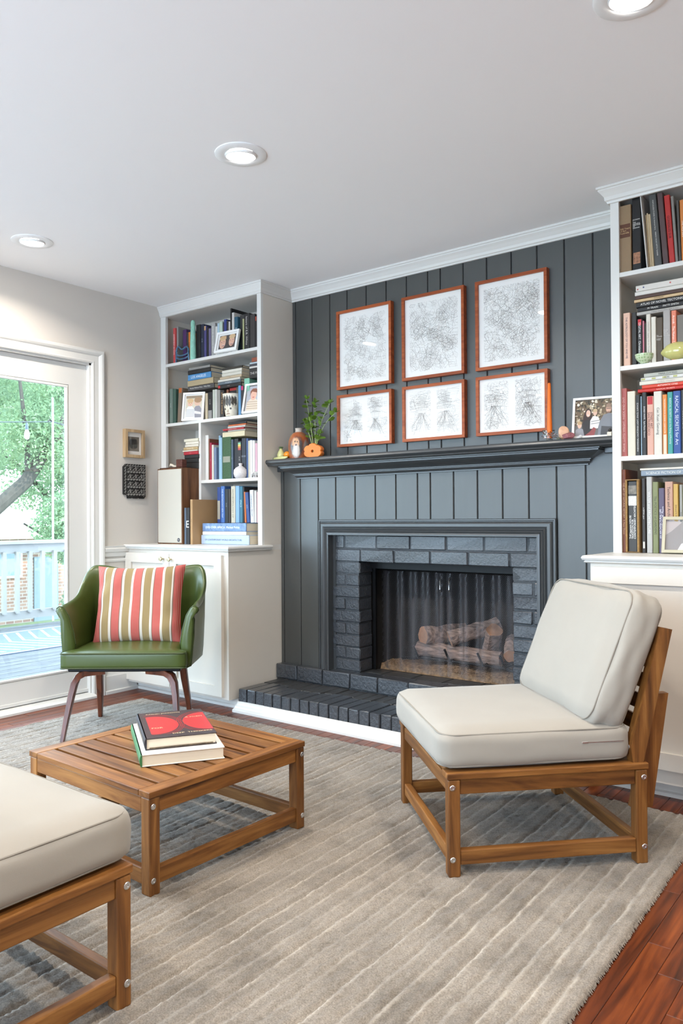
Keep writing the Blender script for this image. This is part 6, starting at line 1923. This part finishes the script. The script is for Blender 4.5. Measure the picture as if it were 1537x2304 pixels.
def make_book(name, label, loc, T, Hh, D, col, rot, group, title='', ori='d', tcol='ffffff', ex='', cat='book'):
    """upright book: thickness T on x, height Hh on z, spine facing -y at y=0"""
    t = thing(name, label, cat, loc, rot=rot, group=group)
    cm = cover_mat(col, ex)
    b = bmesh.new(); c = min(.0022, T * .2); s = min(.004, T * .3)
    o_ = [(0, s), (s * .35, s * .25), (s, 0), (T - s, 0), (T - s * .35, s * .25), (T, s), (T, D), (T - c, D), (T - c, .006 + s * .2), (c, .006 + s * .2), (c, D), (0, D)]
    prism(b, o_, 'z', 0, Hh)
    obj('cover', b, cm, t)
    obj('page_block', BOX(c, T - c, .0065 + s * .2, D - .003, .003, Hh - .003), PAGES, t)
    ys = -.0004

    def band(nm, z0, z1, hexcol, x0=0.0, x1=1.0):
        e = s * .9
        obj(nm, BOX(max(e, T * x0), min(T - e, T * x1), ys, .002, z0, z1), mat(hexc(hexcol), .5, 'band_' + hexcol), t)
    if ex.startswith('band'): band('title_band', Hh * .52, Hh * .72, ex[4:])
    if ex.startswith('top'): band('top_band', Hh * (.86 if T > .015 else .8), Hh * .995, ex[3:])
    if ex.startswith('bot'): band('lower_band', Hh * .005, Hh * .33, ex[3:])
    if ex.startswith('mid'): band('photo_band', Hh * .1, Hh * .62, ex[3:])
    if ex.startswith('tip'): band('tip_band', Hh * .9, Hh * .99, ex[3:])
    if ex == 'label': band('label_plate', Hh * .40, Hh * .54, '8a8a78', .1, .9)
    if ex == 'half': band('imprint', Hh * .06, Hh * .15, 'c8c4bc', .3, .75)
    if ex == 'stain':
        obj('jacket_picture', BOX(.004, T - .004, ys, .002, Hh * .09, Hh * .24), mat((150, 104, 76), .5, 'jacket_bloom', var=.8, vs=90), t)
    if ex == 'rainbow':
        for k, hc in enumerate(('7cb090', 'c8b860', 'c87840', 'b04848')): band('colour_band', Hh * (.96 - .05 * (k + 1)), Hh * (.96 - .05 * k), hc)
    if ex == 'stripes':
        for k in range(5): band('stripe', Hh * (.92 - .19 * k), Hh * (.99 - .19 * k), 'a8a868')
    if ex == 'stars':
        for zz, hc in ((.96, 'a83830'), (.84, '2c3468'), (.30, 'b83428')):
            V = []; r0 = T * .2
            for k in range(10):
                r = r0 if k % 2 == 0 else r0 * .42; a = k * math.pi / 5
                V.append((T * (.35 + .2 * (hc != 'a83830')) + r * math.cos(a), ys - .0004, Hh * zz + r * math.sin(a)))
            pyobj('star', V, [tuple(range(10))], mat(hexc(hc), .5, 'star_' + hc), t)
    if title:
        tm = mat(hexc(tcol), .5, 'lettering_' + tcol)
        yo = ys - .0005
        hz = .66 if ex == 'band5a3420' else .5
        if ori == 'd': lettering('spine_title', title, tm, t, (T / 2, yo, Hh * (.53 if not ex.startswith('bot') else .64)), (0, 0, -1), (1, 0, 0), Hh * (.78 if not ex.startswith('bot') else .58) * (.6 if title.startswith('|') else 1), T * (.42 if not title.startswith('|') else .26) if '\n' not in title else T * .72)
        elif ori == 'u': lettering('spine_title', title, tm, t, (T / 2, yo, Hh * .47), (0, 0, 1), (-1, 0, 0), Hh * .80, T * .44 if '\n' not in title else T * .7)
        else:
            zc = {'band5a3420': .62, 'stain': .62}.get(ex, .55)
            lettering('spine_title', title, tm, t, (T / 2, yo, Hh * zc), (1, 0, 0), (0, 0, 1), T * .86, Hh * (.18 if ex == 'band5a3420' else .6))
    return t


_ord = {}
_last = {}
_pz = {}
_by_key = {}
for r in BOOKS: _by_key.setdefault((r[0], r[1]), []).append(r)
for (key, kind), rows in _by_key.items():
    if kind == 'u':
        z = BASEZ[key]; prev = -99
        for k, (_, _, look, title, ori, x, T, Hh, ys, D, col, tc, tilt, ex) in enumerate(rows):
            x = max(x, prev + .0004); prev = x + T
            if key == 'RAp':
                lab = '%s leaning among the books on top shelf of right bookcase' % look
                make_book('paper_folder' if 'folder' in look else 'booklet', lab, (x, ys, z + .0005), T, Hh, D, col, (0, R_(-tilt), 0), 'papers between the books', cat='booklet' if 'booklet' in look else 'folder')
                continue
            lab = '%s book, %s upright from left, %s' % (look, ORDW[k], SHELFTXT[key])
            dz = .0005 + (T * math.sin(R_(-tilt)) if tilt < 0 else 0)
            make_book('book', lab, (x, ys, z + abs(dz)), T, Hh, D, col, (0, R_(-tilt), 0), 'books on the ' + SHELFTXT[key], title, ori, tc, ex)
    else:
        n = len(rows); zc = rows[0][12]
        if key == 'LDp': zc = .9055
        if key == 'LCl': zc = 1.374
        for k, (_, _, look, title, ori, x, W, T, ys, D, col, tc, bz, ex) in enumerate(rows):
            lab = '%s book, %s from top of %s' % (look, ORDW[n - 1 - k], PILETXT[key])
            make_book('book', lab, (x + W, ys, zc), T, W, D, col, (0, R_(-90), 0), 'books in the ' + PILETXT[key], title, 'd', tc, ex)
            zc += T + .0003

# special volumes
t = make_book('book', 'large tan cloth book standing beside the walnut speaker', (-3.605, 3.15, .9055), .020, .272, .215, 'a8855c', (0, 0, 0), 'books beside the speaker', '|||| || |||', 'd', '5a4028')
make_book('book', 'thin slate blue book standing against the walnut speaker', (-3.6545, 3.146, .9055), .016, .222, .118, '54606e', (0, 0, 0), 'books beside the speaker', '|| ||||', 'd', 'a8b0b8')
make_book('book', 'black book between the slate blue book and the tan book', (-3.636, 3.146, .9055), .028, .222, .118, '2a2a2c', (0, 0, 0), 'books beside the speaker', 'E', 'h', 'd8d4d0')
# book in its rope-bound slipcase
t = thing('slipcase', 'tan rope-bound slipcase holding a book on the right counter', 'slipcase', (-1.0415, 3.268, .9055))
RW = .056; RH = .304
ROPE = mat((158, 124, 76), .8, 'twisted_cord', var=.25, vs=120, bump=.8, bs=300, bd=.003)
bm = bmesh.new()
box(bm, 0, .003, .006, .2, 0, RH); box(bm, RW - .003, RW, .006, .2, 0, RH); box(bm, .003, RW - .003, .006, .2, 0, .003); box(bm, .003, RW - .003, .006, .2, RH - .003, RH)
obj('case', bm, mat((150, 120, 80), .7, 'kraft_board'), t)
bm = bmesh.new()
sweep(bm, [(.0045, .004, .0045), (RW - .0045, .004, .0045), (RW - .0045, .004, RH - .0045), (.0045, .004, RH - .0045)], circ(.0045, 8), up=(0, 1, 0), closed=True)
obj('cord_edge', bm, ROPE, t, smooth=True)
bk = make_book('book', 'black and white patterned book inside the rope-bound slipcase', (-1.0415 + .0095, 3.276, .9090), RW - .019, RH - .012, .18, '3a3836', (0, 0, 0), 'books on the counter under right bookcase', 'THE Japanese HOUSE\nTRADITION FOR\nCONTEMPORARY ARCHITECTURE', 'u', 'e8e6e2')
obj('picture_band', BOX(.002, RW - .021, -.0005, .002, .192, .232), mat((206, 204, 198), .6, 'line_pattern', var=.3, vs=120), bk)
obj('picture_band', BOX(.002, RW - .021, -.0005, .002, .24, .275), mat((120, 114, 104), .5, 'photo_grey', var=.5, vs=60), bk)
# thin red book peeking behind the black one
# tray and bone-like shell and a brown block on the pile behind the speaker
zt_ = 1.3738
bm = bmesh.new(); box(bm, -.10, .085, -.05, .05, 0, .006, bev=.002)
tag(obj('wooden_tray', bm, wood('dark_tray', (48, 26, 18), (74, 42, 30), (96, 58, 42), 'x', .4, 3, 12), None, loc=(-3.79, 3.20, zt_)), 'thin dark wooden tray lying on top of the walnut speaker', 'tray')
bm = bmesh.new()
tube(bm, [(-.032, 0, .010), (-.022, 0, .020), (-.008, 0, .016), (.010, 0, .009), (.032, 0, .008)], .009, 10, scale=[.5, 1.0, .9, .7, .6])
tag(obj('seashell', bm, mat((214, 200, 180), .5, 'shell'), None, smooth=True, loc=(-3.80, 3.185, zt_ + .0062)), 'pale curled seashell resting on the dark tray', 'shell')
bm = bmesh.new(); box(bm, -.028, .028, -.02, .02, 0, .05, bev=.003)
tag(obj('woven_box', bm, mat((84, 46, 34), .6, 'brown_wicker', var=.6, vs=90, bump=.8, bs=150), None, loc=(-3.735, 3.195, zt_ + .0062)), 'small dark brown woven box standing on the tray', 'box')
# branch-print cover on the grey book of the top left shelf


# ------------------------------------------------------------------ outdoors beyond the glass door
DKZ = -.10
DECKM = wood('weathered_deck', (64, 63, 64), (82, 81, 82), (98, 97, 98), 'y', .75, 3, 10, rand=.08)
RAILM = mat((140, 136, 132), .6, 'grey_rail_paint', var=.06, vs=5)
t = thing('wooden_deck', 'weathered grey board deck outside the glass door', 'deck', (-6.1, 4.0, DKZ))
k = 0
xx = XL - .14
while xx > -8.05:
    obj('deck_board', BOX(-.069, .069, -6.0, 7.0, -.03, 0, bev=.004), DECKM, t, loc=(xx - .07 + 6.1, 0, 0))
    xx -= .144
obj('deck_frame', BOX(-2.0, 1.95, -6.0, 7.0, -.25, -.035), mat((90, 84, 78), .8, 'deck_joist'), t)
t = thing('deck_railing', 'grey painted deck railing with square balusters', 'railing', (-8.0, 4.0, DKZ))
obj('top_rail', BOX(-.07, .07, -6, 7, .90, .94, bev=.005), RAILM, t)
obj('upper_board', BOX(-.022, .022, -6, 7, .80, .90), RAILM, t)
obj('bottom_rail', BOX(-.022, .022, -6, 7, .08, .17), RAILM, t)
bal = mesh_of(BOX(-.02, .02, -.02, .02, .15, .82), RAILM, 'baluster')
for k in range(46):
    y_ = -1.6 + k * .15
    if abs(y_ - 1.55) < .06: continue
    meshpart('baluster', bal, t, (0.04, y_, 0))
for y_ in (-4, -1.0, 1.55, 4.4): obj('post', BOX(-.045, .045, y_ - .045, y_ + .045, 0, .9), RAILM, t)
# outdoor rug
t = thing('outdoor_rug', 'blue grey outdoor rug with white chevron lines on the deck', 'rug', (-7.0, 4.1, DKZ))
obj('mat', BOX(-.62, .62, -1.0, 1.0, .001, .008), mat((86, 94, 112), .9, 'outdoor_weave', var=.1, vs=60), t)
V = []; Fc = []
for k in range(14):
    y_ = -.9 + k * .135
    for s in (-1, 1):
        i = len(V); V += [(0, y_, .0086), (0, y_ + .03, .0086), (s * .5, y_ + .24, .0086), (s * .5, y_ + .21, .0086)]; Fc.append((i, i + 1, i + 2, i + 3))
for s in (-1, 1):
    i = len(V); V += [(s * .57, -1, .0086), (s * .60, -1, .0086), (s * .60, 1, .0086), (s * .57, 1, .0086)]; Fc.append((i, i + 1, i + 2, i + 3))
pyobj('chevron_lines', V, Fc, mat((170, 174, 182), .9, 'white_weave'), t)
# light pole, string lights
t = thing('light_pole', 'slim pale pole fixed to the deck railing', 'pole', (-8.12, 5.03, DKZ))
bm = bmesh.new(); tube(bm, [(0, 0, 0), (0, 0, 2.58)], .012, 10)
obj('pole', bm, mat((206, 212, 222), .4, 'galvanised', metal=.5), t, smooth=True)
bm = bmesh.new(); tube(bm, [(0, 0, 2.3), (.0, -.04, 2.32), (0, -.06, 2.30)], .008, 6)
obj('hook', bm, BLACKM, t, smooth=True)
t = thing('string_lights', 'black outdoor string light cable with hanging bulb', 'string lights', (-8.12, 5.03, 2.2))
bm = bmesh.new()
tube(bm, [(0, -3.4, .12), (0, -2.4, -.05), (0, -1.4, -.10), (0, -.6, -.06), (0, 0, 0), (0, .6, -.10), (0, 1.4, -.28), (0, 2.6, -.4)], .006, 6)
obj('cable', bm, mat((60, 70, 76), .6, 'cable'), t, smooth=True)
for y_, z_ in ((-.32, -.04), (-2.1, -.08), (1.2, -.22)):
    bm = bmesh.new(); lathe(bm, [(.006, 0), (.016, -.02), (.018, -.07), (.016, -.08)], 14)
    s_ = obj('socket', bm, mat((70, 82, 90), .5, 'socket'), t, smooth=True, loc=(0, y_, z_))
    bm = bmesh.new(); lathe(bm, [(.015, -.08), (.026, -.11), (.030, -.145), (.025, -.175), (.010, -.19), (.001, -.191)], 18, cap=False)
    obj('bulb', bm, mat((232, 238, 240), .2, 'frosted_bulb'), s_, smooth=True)
# lawn
bm = bmesh.new()
o = obj('lawn', BOX(-60, -8.2, -40, 60, -1.9, -1.6), mat((108, 118, 86), .95, 'grass', var=.35, vs=1.2, bump=.5, bs=12), None)
tag(o, 'sunlit green lawn below the deck', 'lawn', kind='stuff')
# far brick house
m, nt, b = mk('far_brick')
bt = nt.nodes.new('ShaderNodeTexBrick'); bt.inputs['Scale'].default_value = 1
bt.inputs['Color1'].default_value = (*lin((128, 98, 86)), 1); bt.inputs['Color2'].default_value = (*lin((150, 120, 104)), 1); bt.inputs['Mortar'].default_value = (*lin((160, 150, 140)), 1)
bt.inputs['Mortar Size'].default_value = .012; bt.inputs['Brick Width'].default_value = .23; bt.inputs['Row Height'].default_value = .085
tc = nt.nodes.new('ShaderNodeTexCoord'); sp = nt.nodes.new('ShaderNodeSeparateXYZ'); cb_ = nt.nodes.new('ShaderNodeCombineXYZ')
nt.links.new(tc.outputs['Object'], sp.inputs[0]); nt.links.new(sp.outputs['Y'], cb_.inputs['X']); nt.links.new(sp.outputs['Z'], cb_.inputs['Y']); nt.links.new(cb_.outputs[0], bt.inputs['Vector'])
nt.links.new(bt.outputs['Color'], b.inputs['Base Color']); b.inputs['Roughness'].default_value = .9
t = thing('brick_house', 'low brick neighbour house with pale roof seen through the trees', 'house', (-19.0, 11.0, -1.6))
obj('wall', BOX(-3, 0, -9, 2.2, 0, 2.20), m, t)
obj('fascia', BOX(-3.4, .45, -9.4, 2.6, 2.2, 2.42), mat((226, 228, 210), .6, 'cream_fascia'), t)
bm = bmesh.new(); prism(bm, [(.5, 2.42), (-3.2, 4.2), (-7, 2.42)], 'y', -9.5, 2.7)
obj('roof', bm, mat((214, 214, 210), .7, 'pale_shingle', var=.1, vs=2), t)
for y_, z0, z1 in ((-1.3, 1.25, 1.95), (-5.4, .9, 1.9)):
    w_ = obj('window_frame', BOX(-.02, .05, y_ - .06, y_ + 1.16, z0 - .06, z1 + .06), mat((222, 222, 214), .6, 'house_trim'), t)
    obj('pane', BOX(.04, .06, y_, y_ + 1.1, z0, z1), mat((110, 128, 138), .15, 'dim_pane'), w_)
obj('shed_door', BOX(-.02, .04, .2, .9, 0, 1.7), mat((120, 130, 136), .6, 'grey_door'), t)

# trees
LEAFT, nt, b = mk('tree_leaf')
nt.nodes.remove(b)
df = nt.nodes.new('ShaderNodeBsdfDiffuse'); tl = nt.nodes.new('ShaderNodeBsdfTranslucent'); mx = nt.nodes.new('ShaderNodeMixShader'); mx.inputs[0].default_value = .5
f_ = noise(nt, coords(nt, 'Object'), .9, 5)
c_ = ramp(nt, f_, [(.3, lin((92, 112, 90))), (.55, lin((128, 150, 116))), (.75, lin((160, 176, 136)))])
nt.links.new(c_, df.inputs['Color']); nt.links.new(c_, tl.inputs['Color'])
nt.links.new(df.outputs[0], mx.inputs[1]); nt.links.new(tl.outputs[0], mx.inputs[2]); nt.links.new(mx.outputs[0], nt.nodes['Material Output'].inputs['Surface'])
BARK = mat((66, 62, 56), .9, 'tree_bark', var=.25, vs=6, bump=.6, bs=12, stretch=(3, 3, .6))


def tree(label, base, limbs, clusters, nleaf, seed, size=.11):
    t = thing('tree', label, 'tree', base, group='trees beyond the deck')
    rs = np.random.RandomState(seed)
    for pts, r in limbs:
        bm = bmesh.new()
        n = len(pts)
        tube(bm, pts, r, 10, scale=[1 - .6 * k / (n - 1) for k in range(n)])
        obj('branch' if r < .12 else 'trunk', bm, BARK, t, smooth=True)
    V = np.zeros((nleaf * 4, 3)); 
    cl = np.array([c[:3] for c in clusters]); rad = np.array([c[3] for c in clusters])
    wts = rad ** 2; wts = wts / wts.sum()
    idx = rs.choice(len(cl), nleaf, p=wts)
    d = rs.normal(size=(nleaf, 3)); d /= np.linalg.norm(d, axis=1)[:, None]
    c = cl[idx] + d * (rad[idx] * rs.rand(nleaf) ** .45)[:, None] * np.array([1, 1, .75])
    a = rs.normal(size=(nleaf, 3)); a /= np.linalg.norm(a, axis=1)[:, None]
    b2 = np.cross(a, rs.normal(size=(nleaf, 3))); b2 /= np.linalg.norm(b2, axis=1)[:, None]
    s = (size * (.6 + .8 * rs.rand(nleaf)))[:, None]
    V[0::4] = c - a * s; V[1::4] = c + b2 * s * .5; V[2::4] = c + a * s; V[3::4] = c - b2 * s * .5
    me = bpy.data.meshes.new('foliage'); me.vertices.add(nleaf * 4); me.vertices.foreach_set('co', V.ravel())
    me.loops.add(nleaf * 4); me.loops.foreach_set('vertex_index', np.arange(nleaf * 4, dtype=np.int32))
    me.polygons.add(nleaf); me.polygons.foreach_set('loop_start', np.arange(0, nleaf * 4, 4, dtype=np.int32)); me.polygons.foreach_set('loop_total', np.full(nleaf, 4, dtype=np.int32))
    me.update(); me.materials.append(LEAFT)
    o = meshpart('foliage', me, t); o['kind'] = 'stuff'


def clus(n, cx, cy, cz, sx, sy, sz, r0, r1, seed):
    rr_ = random.Random(seed)
    return [(cx + rr_.uniform(-sx, sx), cy + rr_.uniform(-sy, sy), cz + rr_.uniform(-sz, sz), rr_.uniform(r0, r1)) for _ in range(n)]


tree('large leafy tree with a forked leaning trunk beyond the railing', (-13.0, 6.4, -1.6),
     [([(0, 0, 0), (0, .1, 1.6), (.1, .3, 2.7), (.2, 1.0, 3.35), (.2, 1.45, 4.0), (.2, 1.9, 4.7), (.3, 2.6, 5.4)], .17), ([(.1, .5, 3.0), (0, -.1, 3.15), (0, -.8, 3.0), (0, -2, 3.3)], .10), ([(.2, 1.05, 3.5), (.3, .95, 4.2), (.3, .8, 5.4)], .06), ([(.2, 1.5, 4.1), (.3, 2.2, 4.3), (.3, 3, 4.2)], .05)],
     clus(60, -.3, 1.2, 5.0, 1.4, 3.4, 1.9, .4, .8, 1), 46000, 1, .034)
tree('dense green tree behind the string light pole', (-15.5, 10.2, -1.6),
     [([(0, 0, 0), (.1, .1, 1.5), (0, -.2, 3.2), (.2, .3, 6)], .16), ([(0, -.1, 2.6), (.1, -1.0, 3.4), (.2, -2.0, 4.2)], .08), ([(.1, .0, 1.6), (.1, -.6, 2.2), (.2, -1.4, 2.6)], .05)],
     clus(34, 0, .2, 4.6, 1.4, 2.0, 1.9, .4, .8, 2) + clus(10, 0, .3, 2.6, 1, .5, .8, .3, .6, 12), 46000, 2, .04)
tree('small bright green tree close to the right edge of the railing', (-10.6, 7.1, -1.6),
     [([(0, 0, 0), (.05, .05, 1.2), (0, .1, 2.4)], .06)], clus(20, 0, .1, 1.7, .4, .5, 1.2, .25, .45, 3), 14000, 3, .032)
tree('tall background tree closing the view at the far left', (-30, 12.0, -1.6),
     [([(0, 0, 0), (.1, .1, 3), (0, .3, 7)], .25)], clus(60, 0, 0, 6.2, 2, 6.0, 3.2, .8, 1.5, 4), 26000, 4, .10)
tree('tall background tree closing the view above the brick house', (-31, 22.0, -1.6),
     [([(0, 0, 0), (.1, .1, 3), (0, .3, 7)], .25)], clus(60, 0, -1, 6.4, 2, 6.0, 3.2, 1.0, 1.9, 5), 26000, 5, .10)
